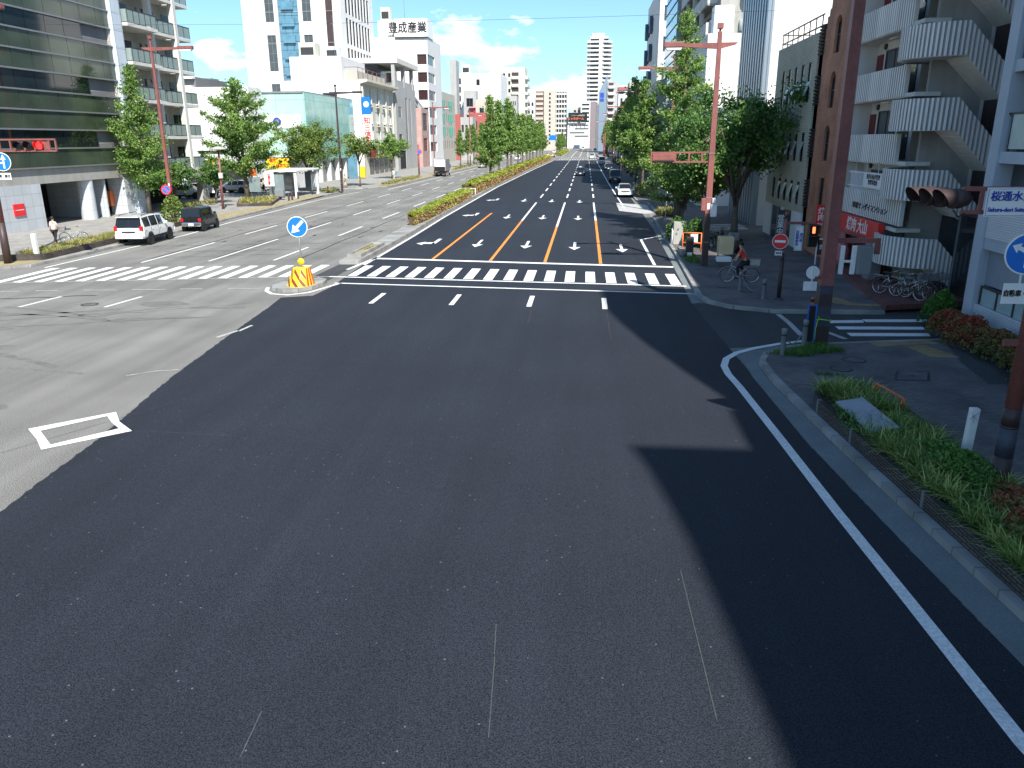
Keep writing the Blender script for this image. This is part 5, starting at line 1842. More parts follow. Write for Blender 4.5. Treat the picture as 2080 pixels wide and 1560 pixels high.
MB().lathe([(0, 0), (.045, 0), (.045, .07), (.05, .09), (.05, .19), (.03, .21), (0, .21)], (7.0, 24.08, 1.43), n=12).build('body', 'orange', wl)
MB().lathe([(.048, .08), (.056, .09), (.056, .17), (.048, .18)], (7.0, 24.08, 1.43), n=12).build('lens', 'black', wl)

# 3. the nearest post on the right, with the street-name plate, a side-facing signal and the blue turn sign
p3_ = thing('signal_post', 'nearest red post at the right edge with dark wrapped foot in the shrubs', 'signal post', (7.42, 13.3, .36))
q = MB()
px0, py0 = 7.42, 13.3
for z0, z1, r0, r1, m_ in ((.3, .95, .155, .15, 1), (.95, 1.5, .148, .145, 2), (1.5, 1.53, .152, .152, 1), (1.53, 1.85, .140, .137, 1), (1.85, 9.5, .135, .11, 0)):
    q.tube([(px0, py0, z0), (px0, py0, z1)], [r0, r1], 20, m_)
q.build('post', ['rust_red', 'dark_brown', 'bluegrey_wrap'], p3_)
q = MB()
q.box(6.15, 13.57, 5.46, 7.45, 13.63, 5.53)
q.box(6.15, 13.57, 5.09, 7.45, 13.63, 5.15)
q.box(7.38, 13.3, 5.09, 7.46, 13.57, 5.53)
for x in (6.42, 6.55):
    q.box(x, 13.575, 5.15, x + .06, 13.625, 5.46)
q.box(7.05, 13.27, 2.95, 7.42, 13.33, 3.06)
q.box(7.0, 13.27, 4.4, 7.42, 13.33, 4.47)
q.box(7.0, 13.27, 3.8, 7.42, 13.33, 3.86)
q.build_each('bracket', 'rust_red', p3_)
fd = Vector((-.95, -.30, 0)).normalized()
rd = Vector((-.30, .95, 0)).normalized()
base = Vector((5.98, 13.55, 5.34))
for k in range(3):
    hood_lamp(p3_, base + Vector((-.155, .16, .01)) * k, fd, .155, 'lens_off', .34, 'dark_brown')
q = MB()
for k in range(3):
    c = base + Vector((-.155, .16, .01)) * k
    q.tube([c - fd * .10, c - fd * .26], [.16, .12], 14)
q.bar(base - fd * .15, (6.3, 13.6, 5.34), .07)
q.tube([(6.0, 13.5, 5.16), (6.08, 13.5, 5.05), (6.2, 13.55, 5.1)], .016, 6)
q.build('signal_head', 'dark_brown', p3_)
npn = thing('street_name_plate', 'white plate with blue Japanese and English street name lettering', 'street sign', (6.9, 13.5, 5.1))
MB().box(6.47, 13.48, 5.06, 7.6, 13.50, 5.52).build('plate', 'white_sign', npn, bevel=.005)
bo = MB()
for a, b in (((6.49, 5.08), (7.58, 5.08)), ((7.58, 5.08), (7.58, 5.50)), ((7.58, 5.50), (6.49, 5.50)), ((6.49, 5.50), (6.49, 5.08))):
    bo.bar((a[0], 13.477, a[1]), (b[0], 13.477, b[1]), .012, .004)
bo.build('border', 'blue_text', npn)
lettering('桜通水筒先', .165, 'blue_text', npn, (6.53, 13.472, 5.375), F_CAM, .003, align='LEFT')
lettering('Sakura-dori Suitosaki', .093, 'blue_text', npn, (6.515, 13.472, 5.17), F_CAM, .002, align='LEFT', sx=.9)
# grey post carrying the blue turn sign
ts = thing('turn_sign', 'round blue sign with white branching arrow above a white plate on the nearest red post', 'road sign', (7.1, 13.2, 4))
MB().tube([(7.1, 13.24, 3.7), (7.1, 13.24, 4.75)], .02, 8).build('post', 'white_metal', ts)
round_sign(ts, (7.11, 13.2, 4.50), (-.12, -1), .335, 'blue_sign')
ar = MB()


def flat(mb, poly, c, d, off=.02, m=0):
    """Flat shape given in sign coordinates (u right as seen from the front, v up)."""
    d = Vector((d[0], d[1], 0)).normalized()
    u = Vector((-d.y, d.x, 0))
    c = Vector(c) + d * off
    return mb.add([c + u * a + Vector((0, 0, b)) for a, b in poly], [tuple(range(len(poly)))], m)


sc_, sd_ = (7.11, 13.2, 4.50), (-.12, -1)
flat(ar, [(-.03, -.22), (.03, -.22), (.03, .0), (-.03, .0)], sc_, sd_)
flat(ar, [(.03, 0), (-.03, 0), (-.17, .08), (-.14, .13), (-.0, .075)], sc_, sd_)
flat(ar, [(-.10, .17), (-.24, .13), (-.165, .01)], sc_, sd_)
flat(ar, [(-.03, 0), (.03, 0), (.17, .08), (.14, .13), (.0, .075)], sc_, sd_, .0205)
flat(ar, [(.10, .17), (.165, .01), (.24, .13)], sc_, sd_)
ar.build('arrow', 'white_sign', ts)
MB().box(6.84, 13.2, 3.68, 7.42, 13.215, 4.02).build('plate', 'white_sign', ts, bevel=.004)
lettering('自動車・原付', .115, 'black_text', ts, (7.13, 13.192, 3.85), F_CAM, .003, sx=.82)

# no-entry post with a pedestrian signal on an arm
ne = thing('no_entry_post', 'slim dark post with a no entry sign and a lit pedestrian signal on its arm', 'signal post', (7.8, 31.4, .15))
q = MB()
q.tube([(7.8, 31.4, .15), (7.8, 31.4, 1.7)], .085, 12, 1)
q.tube([(7.8, 31.4, 1.7), (7.8, 31.4, 1.95)], .07, 12, 2)
q.tube([(7.8, 31.4, 1.95), (7.8, 31.4, 3.3)], .06, 12, 0)
q.lathe([(.2, 0), (.2, .03), (.09, .06)], (7.8, 31.4, .15), n=16, m=2)
q.build('post', ['rust_red', 'dark_brown', 'bluegrey_wrap'], ne)
q = MB()
q.box(7.8, 31.36, 3.1, 8.85, 31.44, 3.2)
q.box(7.78, 31.36, 2.02, 7.86, 31.2, 2.1)
q.build('bracket', 'rust_red', ne)
round_sign(ne, (7.62, 31.25, 2.46), (-.25, -1), .30, 'red_sign')
q = MB()
flat(q, [(-.2, -.045), (.2, -.045), (.2, .045), (-.2, .045)], (7.62, 31.25, 2.46), (-.25, -1), .02)
q.build('bar', 'white_sign', ne)
MB().box(7.44, 31.2, 1.92, 7.72, 31.215, 2.1).build('plate', 'white_sign', ne)
lettering('自転車', .075, 'black_text', ne, (7.58, 31.195, 2.01), F_CAM, .002)
MB().box(8.18, 31.3, 2.1, 8.48, 31.32, 3.06).build('notice_plate', 'white_sign', ne)
q = MB()
for a, b in (((8.2, 2.13), (8.46, 2.13)), ((8.46, 2.13), (8.46, 3.03)), ((8.46, 3.03), (8.2, 3.03)), ((8.2, 3.03), (8.2, 2.13))):
    q.bar((a[0], 31.298, a[1]), (b[0], 31.298, b[1]), .014, .004)
q.build('border', 'blue_text', ne)
lettering('歩行者', .125, 'blue_text', ne, (8.40, 31.295, 2.6), F_CAM, .002, vertical=True)
lettering('自転車専用', .125, 'blue_text', ne, (8.26, 31.295, 2.58), F_CAM, .002, vertical=True)
MB().box(8.66, 31.22, 2.25, 9.02, 31.5, 3.12).build('signal_head', 'black', ne, bevel=.03)
hd = MB()
for z in (2.72, 2.3):
    hd.box(8.64, 31.0, z + .36, 9.04, 31.23, z + .38)
    hd.box(8.64, 31.05, z + .05, 8.66, 31.23, z + .36)
    hd.box(9.02, 31.05, z + .05, 9.04, 31.23, z + .36)
hd.build('hood', 'black', ne)
MB().box(8.79, 31.205, 2.78, 8.89, 31.218, 3.02).build('lens', 'lit_pedestrian', ne)

# left signal post with red light, blue sign and plate
ls = thing('signal_post', 'red-brown post at the left edge with a red traffic light arm and a small lantern', 'signal post', (-30.7, 38.8, .15))
q = MB()
q.tube([(-30.7, 38.8, .15), (-30.65, 38.8, 2.3)], [.2, .18], 16, 1)
q.tube([(-30.65, 38.8, 2.3), (-30.4, 38.8, 12.8)], [.175, .10], 16, 0)
q.build('post', ['rust_red', 'dark_brown'], ls)
q = MB()
q.box(-30.5, 38.74, 6.42, -26.8, 38.84, 6.5)
q.box(-30.5, 38.74, 5.86, -26.8, 38.84, 5.94)
for x in (-29.9, -29.3, -27.2, -26.85):
    q.box(x, 38.75, 5.94, x + .07, 38.83, 6.42)
q.build('signal_arm', 'rust_red', ls)
MB().box(-29.1, 38.8, 5.95, -27.2, 38.9, 6.41).build('signal_head', 'rust_red', ls, bevel=.02)
for k, lm in enumerate(('lens_off', 'lens_off', 'lens_lit_red')):
    hood_lamp(ls, (-28.75 + .55 * k, 38.7, 6.17), (.25, -1), .21, lm, .38, 'dark_frame' if k < 2 else 'lens_red')  # hood of the lit lamp coloured red, painting in its glow
round_sign(ls, (-29.75, 38.55, 5.38), (0.2, -1), .46, 'blue_sign')
q = MB()
flat(q, [(.06, -.33), (.14, -.33), (.14, .1), (.06, .1)], (-29.75, 38.55, 5.38), (.2, -1))
flat(q, [(-.03, .1), (.23, .1), (.1, .36)], (-29.75, 38.55, 5.38), (.2, -1), .0205)
flat(q, [(.06, -.1), (.06, -.02), (-.14, .0), (-.14, -.08)], (-29.75, 38.55, 5.38), (.2, -1), .0207)
flat(q, [(-.12, .08), (-.33, -.04), (-.12, -.17)], (-29.75, 38.55, 5.38), (.2, -1), .0209)
q.build('arrow', 'white_sign', ls)
MB().box(-30.3, 38.5, 4.5, -29.35, 38.52, 4.83).build('plate', 'white_sign', ls)
lettering('自動車・原付', .165, 'black_text', ls, (-29.83, 38.49, 4.66), F_CAM, .004, sx=.9)
q = MB()
q.bar((-30.4, 38.8, 12.5), (-28.9, 38.8, 12.62), .1)
q.build('arm', 'rust_red', ls)
MB().box(-29.4, 38.6, 12.48, -28.3, 38.95, 12.75).build('lantern', 'rust_red', ls, bevel=.06)
# slim posts
st_ = thing('marker_post', 'white stone marker post standing in the left verge', 'marker post', (-30.4, 40.7, .3))
MB().prism([(-30.5, 40.6), (-30.28, 40.6), (-30.28, 40.82), (-30.5, 40.82)], .2, 1.5).build('post', 'white_metal', st_, bevel=.02)
sm = thing('street_lamp', 'slim rusty pedestrian lamp post with a flat head near the broad ginkgo', 'street lamp', (-34.4, 72.6, .15))
MB().tube([(-34.4, 72.6, .15), (-34.2, 72.6, 5.6)], [.12, .08], 10).build('post', 'rust_red', sm)
MB().lathe([(.0, .3), (.75, .12), (.8, 0), (.3, -.02), (.08, -.1)], (-34.2, 72.6, 5.6), n=16).build('lamp_shade', 'conc', sm)
MB().box(-34.35, 72.3, 3.0, -34.0, 72.55, 3.5).build('control_box', 'cream_wall', sm, bevel=.04)
npk = thing('no_parking_sign', 'round red and blue no parking sign on the brown foot of the tall lamp post', 'road sign', (-34.3, 62.5, 2.5))
q = MB().box(-34.5, 62.56, 2.4, -34.2, 62.76, 2.46)
q.build('bracket', 'dark_brown', npk)
round_sign(npk, (-34.3, 62.5, 2.55), (.35, -1), .40, 'red_sign', rim_m='red_sign')
q = MB()
q.lathe([(0, .019), (.30, .019)], (-34.3, 62.5, 2.55), Vector((.35, -1, 0)), 28)
q.build('sign_inner', 'blue_sign', npk, smooth=False)
q = MB()
flat(q, [(-.26, .2), (-.2, .26), (.26, -.2), (.2, -.26)], (-34.3, 62.5, 2.55), (.35, -1), .022)
q.build('bar', 'red_sign', npk)
npb = thing('no_parking_sign', 'no parking sign on a brown post near the box lorry', 'road sign', (-29.0, 137, .15))
MB().tube([(-29.0, 138, .15), (-29.0, 138, 5.6)], .14, 10).build('post', 'rust_red', npb)
round_sign(npb, (-28.8, 137.8, 4.4), (.35, -1), .45, 'red_sign', rim_m='red_sign')
q = MB().lathe([(0, .019), (.33, .019)], (-28.8, 137.8, 4.4), Vector((.35, -1, 0)), 28)
q.build('sign_inner', 'blue_sign', npb, smooth=False)

# keep-left sign on the island tip
kl = thing('keep_left_sign', 'blue round sign with white diagonal arrow on the median tip', 'road sign', (-12.5, 33.4, .17))
MB().tube([(-12.5, 33.4, .9), (-12.5, 33.4, 3.0)], .035, 10).build('post', 'steel', kl)
round_sign(kl, (-12.52, 33.33, 2.72), (.1, -1), .45, 'blue_sign')
q = MB()
c_, d_ = (-12.52, 33.33, 2.72), (.1, -1)


def rot(poly, a):
    return [(x * math.cos(a) - y * math.sin(a), x * math.sin(a) + y * math.cos(a)) for x, y in poly]


flat(q, rot([(-.065, -.05), (.065, -.05), (.065, .36), (-.065, .36)], R(-45)), c_, d_)
flat(q, rot([(-.2, -.05), (0, -.38), (.2, -.05)], R(-45)), c_, d_, .0205)
q.build('arrow', 'white_sign', kl)
yd = thing('reflector_disc', 'small yellow reflector disc on the post of the blue sign', 'reflector', (-12.5, 33.33, 1.2))
MB().lathe([(0, 0), (.15, 0), (.15, .02), (0, .03)], (-12.5, 33.36, 1.2), (.1, -1, 0), 24).build('disc', 'yellow', yd)
# striped cushion drum: sloping face with diagonal bands
dm = thing('cushion_drum', 'yellow crash cushion with dark diagonal stripes on the island tip', 'crash cushion', (-12.55, 33.35, .17))
base_o = [(-13.12, 33.0), (-12.85, 32.72), (-12.45, 32.65), (-12.15, 32.85), (-12.0, 33.3), (-12.05, 33.7), (-12.5, 33.85), (-13.0, 33.6)]
top_o = [(-12.85, 33.25), (-12.68, 33.08), (-12.42, 33.05), (-12.25, 33.15), (-12.18, 33.4), (-12.2, 33.6), (-12.5, 33.68), (-12.8, 33.55)]
n = len(base_o)
q = MB()
vs = [(x, y, .17) for x, y in base_o] + [(x, y, .95) for x, y in top_o]
q.add(vs, [(i, (i + 1) % n, n + (i + 1) % n, n + i) for i in range(n)] + [tuple(range(n, 2 * n))], 0)
q.build('body', 'yellow', dm, bevel=.03)
q = MB()


def on_face(i, u, v):
    a = Vector((*base_o[i], .17)).lerp(Vector((*base_o[(i + 1) % n], .17)), u)
    b = Vector((*top_o[i], .95)).lerp(Vector((*top_o[(i + 1) % n], .95)), u)
    p = a.lerp(b, v)
    nn = (Vector((*base_o[(i + 1) % n], 0)) - Vector((*base_o[i], 0)))
    nn = Vector((nn.y, -nn.x, 0)).normalized()
    return p + nn * .012 + Vector((0, 0, .004))


for i in range(n):
    red = 1 if i in (3, 4) else 0
    for k in range(2):
        if i in (0, 1, 2):      # diagonal, falling to the right
            o = k * .5 + (i * .0)
            v0, v1 = .98 - o, .52 - o
            pts = [(0, v0), (1, v1), (1, max(.02, v1 - .2)), (0, max(.02, v0 - .2))]
            if v1 < .06:
                pts = [(0, v0), ((v0 - .02) / .46, .02), (max(0, (v0 - .22) / .46), .02), (0, max(.02, v0 - .2))]
        else:
            pts = [(.12 + .48 * k, .02), (.36 + .48 * k, .02), (.36 + .48 * k, .98), (.12 + .48 * k, .98)]
        q.add([on_face(i, u, v) for u, v in pts], [(0, 1, 2, 3)], red)
q.build('stripe', ['brown_stripe', 'red_sign'], dm)

# bollards with a chain on both sides of the side street
for (x, y, z, lab) in ((6.62, 33.2, .15, 'grey metal bollard by the cyclist, left of a pair'), (7.2, 31.35, .15, 'grey metal bollard beside the no entry post, right of a pair'),
                       (5.95, 22.85, .15, 'grey bollard in the grass nearest the painted curve'), (6.9, 24.1, .15, 'leaning grey bollard beside the blue barrier')):
    b = thing('bollard', lab, 'bollard', (x, y, z), 'bollards at the side street')
    MB().lathe([(.075, 0), (.075, .66), (.085, .67), (.085, .78), (.06, .80), (0, .80)], (x, y, z), n=16).build('post', 'grey_metal', b)
    MB().lathe([(.079, .58), (.079, .63)], (x, y, z), n=16).build('band', 'dark_frame', b)
for (a, b, lab) in (((6.62, 33.2), (7.2, 31.35), 'thin chain hanging between the two bollards by the cyclist'), ((5.95, 22.85), (6.9, 24.1), 'thin chain hanging between the bollards on the near corner')):
    c = MB()
    pts = []
    for k in range(9):
        t = k / 8
        p = Vector(a).lerp(Vector(b), t)
        pts.append((p.x, p.y, .82 - 1.9 * t * (1 - t)))
    c.tube(pts, .014, 5)
    tag(c.build('chain', 'grey_metal'), lab, 'chain', 'chains between the bollards')

# things in the near planter
sh = MB()
T = Matrix.Translation((6.13, 16.3, .62)) @ Matrix.Rotation(R(4), 4, 'X') @ Matrix.Rotation(R(-8), 4, 'Y') @ Matrix.Rotation(R(7), 4, 'Z') @ Matrix.Diagonal((.85, .8, 1, 1))
sh.box(-.34, -1.05, -.012, .34, 1.05, .012, 0, T)
sh.box(-.36, -1.05, -.03, -.34, 1.05, .016, 0, T)
sh.box(.34, -1.05, -.03, .36, 1.05, .016, 0, T)
M['sheet'] = mat('weathered_steel_sheet', (0.30, 0.33, 0.36), 0.45, 0.2, var=0.25, vscale=2.5, fine=0.06)
so = thing('steel_sheet', 'pale weathered metal sheet lying across the planter grass', 'metal sheet', (6.13, 16.3, .4))
sh.build('sheet', 'sheet', so)
lg = MB()
for ly in (-.8, .8):
    for lx in (-.28, .28):
        p = T @ Vector((lx, ly, -.012))
        lg.bar((p.x, p.y, .36), p, .03)
lg.build_each('leg', 'grey_metal', so)
ck2 = MB()
for k in range(6):
    ck2.box(-.2 + .07 * k, -.5 + .12 * k, .0122, -.02 + .05 * k, -.485 + .12 * k, .0132, 0, T)
ck2.build('scratch', 'dark_frame', so)
ob = thing('a_frame_barrier', 'orange pipe A-frame barrier with grey panel behind the planter', 'barrier', (7.0, 17.5, .15))
q = MB()
A, B = Vector((6.9, 18.0, .80)), Vector((7.16, 17.05, .76))
dd = (B - A).normalized()
nn = Vector((-dd.y, dd.x, 0))
q.tube([A, B], .024, 8)
for P in (A, B):
    for s in (-1, 1):
        q.tube([P, P + nn * s * .2 + Vector((0, 0, -.62))], .022, 8)
q.tube([A + nn * -.12 + Vector((0, 0, -.4)), B + nn * -.12 + Vector((0, 0, -.4))], .018, 6)
q.build('frame', 'orange', ob)
q = MB()
q.quad(A.lerp(B, .2) + Vector((0, 0, -.1)) - nn * .05, A.lerp(B, .8) + Vector((0, 0, -.1)) - nn * .05, A.lerp(B, .8) + Vector((0, 0, -.6)) - nn * .2, A.lerp(B, .2) + Vector((0, 0, -.6)) - nn * .2)
q.build('panel', 'grey_metal', ob)
wp = thing('marker_post', 'white concrete marker post with a cracked mark standing in the weeds', 'marker post', (7.27, 14.3, .36))
MB().prism([(7.19, .3), (7.34, .3), (7.37, 1.5), (7.22, 1.5)], 14.2, 14.34, frame=((0, 0, 0), (1, 0, 0), (0, 0, 1), (0, 1, 0))).build('post', 'white_metal', wp, bevel=.015)
q = MB()
for a, b in (((7.2, 1.3), (7.34, 1.44)), ((7.34, 1.28), (7.2, 1.43)), ((7.27, 1.24), (7.27, 1.4)), ((7.22, 1.36), (7.32, 1.33))):
    q.bar((a[0], 14.198, a[1]), (b[0], 14.198, b[1]), .012, .003)
q.build('emblem', 'grey_metal', wp)

# things on the far corner: stone posts, brown box, orange rail, white rack, meter, cart
bx_ = thing('utility_box', 'brown metal utility box beside the tall signal post', 'utility box', (5.75, 43.3, .15))
MB().box(5.55, 43.1, .15, 5.95, 43.5, 1.2).build('body', 'dark_brown', bx_, bevel=.03)
MB().box(5.62, 43.06, .16, 5.88, 43.1, .38).build('plate', 'white_sign', bx_)
sp_ = thing('stone_post', 'square pale stone post at the bed on the crossing corner', 'stone post', (5.65, 48.5, .15))
MB().box(5.4, 48.2, .15, 5.95, 48.75, 1.5).build('post', 'conc', sp_, bevel=.03)
rk = thing('guard_rail', 'short white tubular guard rail at the kerb beside the stone post', 'guard rail', (5.25, 48.0, .15))
q = MB()
q.tube([(5.28, 47.8, .15), (5.3, 47.8, 1.0), (5.3, 48.2, 1.12), (5.32, 48.5, 1.0), (5.32, 48.5, .15)], .04, 8)
for z in (.45, .75):
    q.tube([(5.29, 47.8, z), (5.31, 48.5, z)], .03, 6)
q.build('rail', 'white_metal', rk)
orl = thing('guard_rail', 'orange rail frame with white notice round the corner bed', 'guard rail', (5.9, 45, .15))
q = MB()
for a, b in (((5.55, 44.8, .2), (5.55, 44.8, 1.25)), ((6.55, 44.6, .2), (6.55, 44.6, 1.25)), ((5.55, 44.8, 1.25), (6.55, 44.6, 1.25)), ((5.55, 44.8, .7), (6.55, 44.6, .7))):
    q.tube([a, b], .035, 8)
q.build('rail', 'orange', orl)
MB().box(5.95, 44.6, .75, 6.35, 44.62, 1.2).build('notice', 'white_sign', orl)
cbx = thing('brick_planter', 'small stone-edged bed at the crossing corner', 'planter', (5.8, 44.3, .15))
MB().prism([(5.35, 43.2), (5.6, 43.2), (5.6, 45.4), (5.35, 45.4)], .14, .42).build('edging', 'kerb', cbx)
ct = thing('hand_cart', 'tan box on a small white delivery cart parked behind the cyclist', 'hand cart', (7.0, 39.9, .15))
M['tan'] = mat('tan_board', (0.55, 0.45, 0.27), .7)
MB().box(6.75, 39.7, .75, 7.45, 40.5, 1.6).build('box', 'tan', ct, bevel=.03)
MB().box(6.6, 39.2, .45, 7.3, 39.7, .68).build('tray', 'white_metal', ct, bevel=.03)
q = MB()
q.bar((6.65, 39.3, .42), (7.4, 40.45, .42), .06)
q.bar((7.3, 39.3, .42), (6.8, 40.45, .42), .06)
q.bar((6.8, 40.3, .45), (6.8, 40.3, .75), .05)
q.bar((7.4, 40.3, .45), (7.4, 40.3, .75), .05)
q.build('frame', 'dark_frame', ct)
for x in (6.7, 7.35):
    for y in (39.4, 40.35):
        add_wheel(ct, x - 7.0, y - 39.9, .18, .08, 1, 'grey_metal')
for ch in ct.children:
    if ch.name.startswith('wheel'):
        for g_ in ch.children:
            pass
sc2 = thing('motor_scooter', 'dark covered scooter with a grey box parked behind the delivery cart', 'scooter', (8.1, 43.4, .15))
q = MB()
q.prism([(-.7, .35), (-.3, .3), (.1, .32), (.35, .6), (.5, 1.0), (.58, 1.0), (.6, .5), (.3, .22), (-.5, .22)], -.16, .16, frame=((8.1, 43.4, .15), (.45, -.9, 0), (0, 0, 1), (.9, .45, 0)))
q.build('body', 'black', sc2, bevel=.04)
MB().box(7.95, 43.7, .95, 8.45, 44.2, 1.35).build('top_box', 'grey_metal', sc2, bevel=.04)
q = MB()
for o in (-.6, .55):
    q.lathe([(.12, -.05), (.22, -.05), (.24, 0), (.22, .05), (.12, .05)], (8.1 + .45 * o, 43.4 - .9 * o, .39), (.9, .45, 0), 18)
q.build('wheel', 'rubber', sc2)
# arrow signs and pipes near the crossing's far kerb
for (x, y, h, lab) in ((7.2, 60.5, 2.4, 'slim grey post leaning in the shade behind the yellow grass bed'), (6.4, 63.6, 3.0, 'thin white post rising from the yellow grass bed')):
    b = MB().tube([(x, y, .15), (x + .08, y, .15 + h)], .035, 8)
    tag(b.build('pole', 'white_metal'), lab, 'pole')

# left bus shelter
bs = thing('bus_shelter', 'white framed bus shelter with glass sides on the left pavement', 'bus shelter', (-34, 91, .15))
q = MB()
X0, X1, Y0, Y1 = -32.6, -35.6, 87.6, 94.8
for x, y in ((X0, Y0), (X0, Y1), (X1, Y0), (X1, Y1)):
    q.box(x - .14, y - .14, .15, x + .14, y + .14, 3.0)
q.build_each('post', 'white_metal', bs)
MB().box(X1 - .2, Y0 - .3, 3.0, X0 + .25, Y1 + .3, 3.2).build('roof', 'white_metal', bs, bevel=.04)
M['shelter_glass'] = mat('tinted_shelter_glass', (0.20, 0.25, 0.26), 0.08, 0, 0.7, var=0.2)
q = MB()
q.box(X1 + .15, Y0 - .02, .6, X1 + 1.6, Y0 + .02, 2.8)
q.box(X1 - .02, Y0 + .2, .6, X1 + .02, Y1 - .2, 2.8)
q.box(X0 - 1.5, Y1 - .02, .6, X0 - .2, Y1 + .02, 2.8)
q.build_each('glass_panel', 'shelter_glass', bs)
q = MB()
q.box(X0 - .04, Y1 - 2.0, .7, X0 + .04, Y1 - .3, 2.8)
q.build('poster_case', 'alu', bs)
q = MB()
q.add([(X0 + .045, Y1 - 1.9, 1.0), (X0 + .045, Y1 - .4, 1.0), (X0 + .045, Y1 - .4, 2.6)], [(0, 1, 2)], 0)
q.add([(X0 + .046, Y1 - 1.9, 1.0), (X0 + .046, Y1 - 1.0, 1.0), (X0 + .046, Y1 - 1.0, 1.6)], [(0, 1, 2)], 1)
q.build('poster', ['white_sign', 'blue_cloth'], bs)
q = MB()
q.box(X1 + .4, Y1 - 2.4, .5, X1 + .9, Y1 - .5, .62)
q.box(X1 + .6, Y1 - 2.2, .15, X1 + .7, Y1 - 2.1, .5)
q.box(X1 + .6, Y1 - .8, .15, X1 + .7, Y1 - .7, .5)
q.build('bench', 'white_metal', bs)
bt = thing('bus_stop_board', 'white notice board with red lettering standing in front of the bus shelter', 'notice board', (-35.2, 86.5, .15))
MB().box(-35.8, 86.5, 1.5, -34.7, 86.55, 3.0).build('board', 'white_sign', bt)
q = MB()
for x in (-35.6, -34.9):
    q.tube([(x, 86.57, .15), (x, 86.57, 3.0)], .03, 6)
q.build_each('leg', 'grey_metal', bt)
lettering('出庫注意', .34, 'red_sign', bt, (-35.25, 86.48, 2.25), F_CAM, .008, vertical=True)
tb = thing('timetable_board', 'dark glazed timetable board with orange top at the bus stop', 'notice board', (-37.0, 86.0, .15))
MB().box(-37.5, 86.2, .9, -36.2, 86.3, 2.5).build('board', 'shelter_glass', tb)
MB().box(-37.2, 86.15, 2.6, -36.6, 86.35, 3.4).build('sign', 'orange', tb)
q = MB()
for x in (-37.3, -36.5):
    q.tube([(x, 86.25, .15), (x, 86.25, 4.0)], .04, 6)
q.build_each('leg', 'grey_metal', tb)
ys_ = thing('price_board', 'bright yellow board with red and dark lettering on the white kiosk', 'signboard', (-41.3, 104.9, .15))
MB().box(-42.9, 104.8, 2.75, -39.7, 105.0, 4.2).build('board', 'yellow', ys_)
lettering('買取', .48, 'red_sign', ys_, (-41.9, 104.78, 3.8), F_CAM, .02)
lettering('30,375', .52, 'red_sign', ys_, (-40.9, 104.78, 3.15), F_CAM, .02)
lettering('円', .38, 'black_text', ys_, (-40.2, 104.78, 3.8), F_CAM, .02)
kk = thing('kiosk', 'small white kiosk with dark window and red door under the yellow board', 'kiosk', (-43, 106.5, .15))
q = MB()
q.box(-43.2, 105.05, .15, -39.5, 110, 2.7)
q.build('wall', 'white_wall', kk)
MB().box(-43.4, 104.7, 4.25, -39.3, 110.3, 4.55).build('roof', 'white_metal', kk)
q = MB()
q.box(-42.6, 105.0, 1.0, -41.3, 105.05, 2.4)
q.build('window', 'win_dark', kk)
MB().box(-40.8, 105.0, .2, -39.8, 105.05, 2.3).build('door', 'dark_red', kk)
MB().box(-43.2, 105.06, 2.7, -39.5, 110, 4.25).build('upper_wall', 'dark_grey_wall', kk)
yp = thing('parking_board', 'stacked yellow parking signs on a white two-legged stand', 'signboard', (-41.2, 84.6, .15))
q = MB()
for x in (-41.6, -40.7):
    q.tube([(x, 84.6, .15), (x, 84.6, 2.6)], .05, 6)
q.build_each('leg', 'white_metal', yp)
MB().box(-41.5, 84.55, .9, -40.8, 84.6, 2.3).build('panel', 'white_sign', yp)
for z0 in (2.7, 3.3, 3.9):
    MB().box(-41.8, 84.5, z0, -40.5, 84.66, z0 + .5).build('sign', 'yellow', yp)
cbn = thing('utility_box', 'grey control cabinet on the sunny verge by the bed', 'utility box', (-33.4, 84.4, .15))
MB().box(-33.9, 84.3, .5, -32.9, 84.9, 1.2).build('body', 'grey_metal', cbn, bevel=.04)
for y in (83.2, 84.2, 86.0, 96.5):
    b = thing('bollard', 'short brown bollard on the left verge near the bus shelter', 'bollard', (-31.9, y, .15), 'short bollards on the left verge')
    MB().lathe([(.1, 0), (.1, .7), (.07, .78), (0, .78)], (-31.9, y, .15), n=12).build('post', 'dark_brown', b)
gs = thing('glass_shelter', 'dark glass bus shelter with a framed poster under the right trees', 'bus shelter', (7.7, 75.5, .15))
q = MB()
for x, y in ((6.8, 74.0), (6.8, 77.4), (8.6, 74.0), (8.6, 77.4)):
    q.box(x - .05, y - .05, .15, x + .05, y + .05, 2.6)
q.build_each('post', 'alu', gs)
MB().box(6.6, 73.8, 2.6, 8.8, 77.6, 2.72).build('roof', 'alu', gs)
MB().box(6.9, 73.97, .5, 8.5, 74.03, 2.45).build('glass_panel', 'shelter_glass', gs)
MB().box(7.35, 73.9, .6, 8.05, 73.96, 2.2).build('poster', 'white_metal', gs)
vb = thing('vending_display', 'cyan shop display banner beside a yellow post box on the left', 'banner', (-39.6, 128, .15))
MB().box(-40.2, 133.2, .2, -38.6, 133.4, 4.6).build('banner', 'win_blue', vb)
yb = thing('post_box', 'bright yellow box standing at the shop front on the left', 'box', (-38.2, 134, .15))
MB().box(-38.5, 134, .3, -37.6, 134.7, 2.1).build('body', 'yellow', yb, bevel=.05)
# overhead cable across the avenue
cbm = MB()
pts = []
for k in range(41):
    t = k / 40
    pts.append((-46 + 64 * t, 60 - 14 * t, 14.9 - 2.0 * t - 1.6 * 4 * t * (1 - t) * .25))
cbm.tube(pts, .008, 5)
tag(cbm.build('cable', 'black'), 'thin overhead cable spanning the avenue from left to right', 'cable')
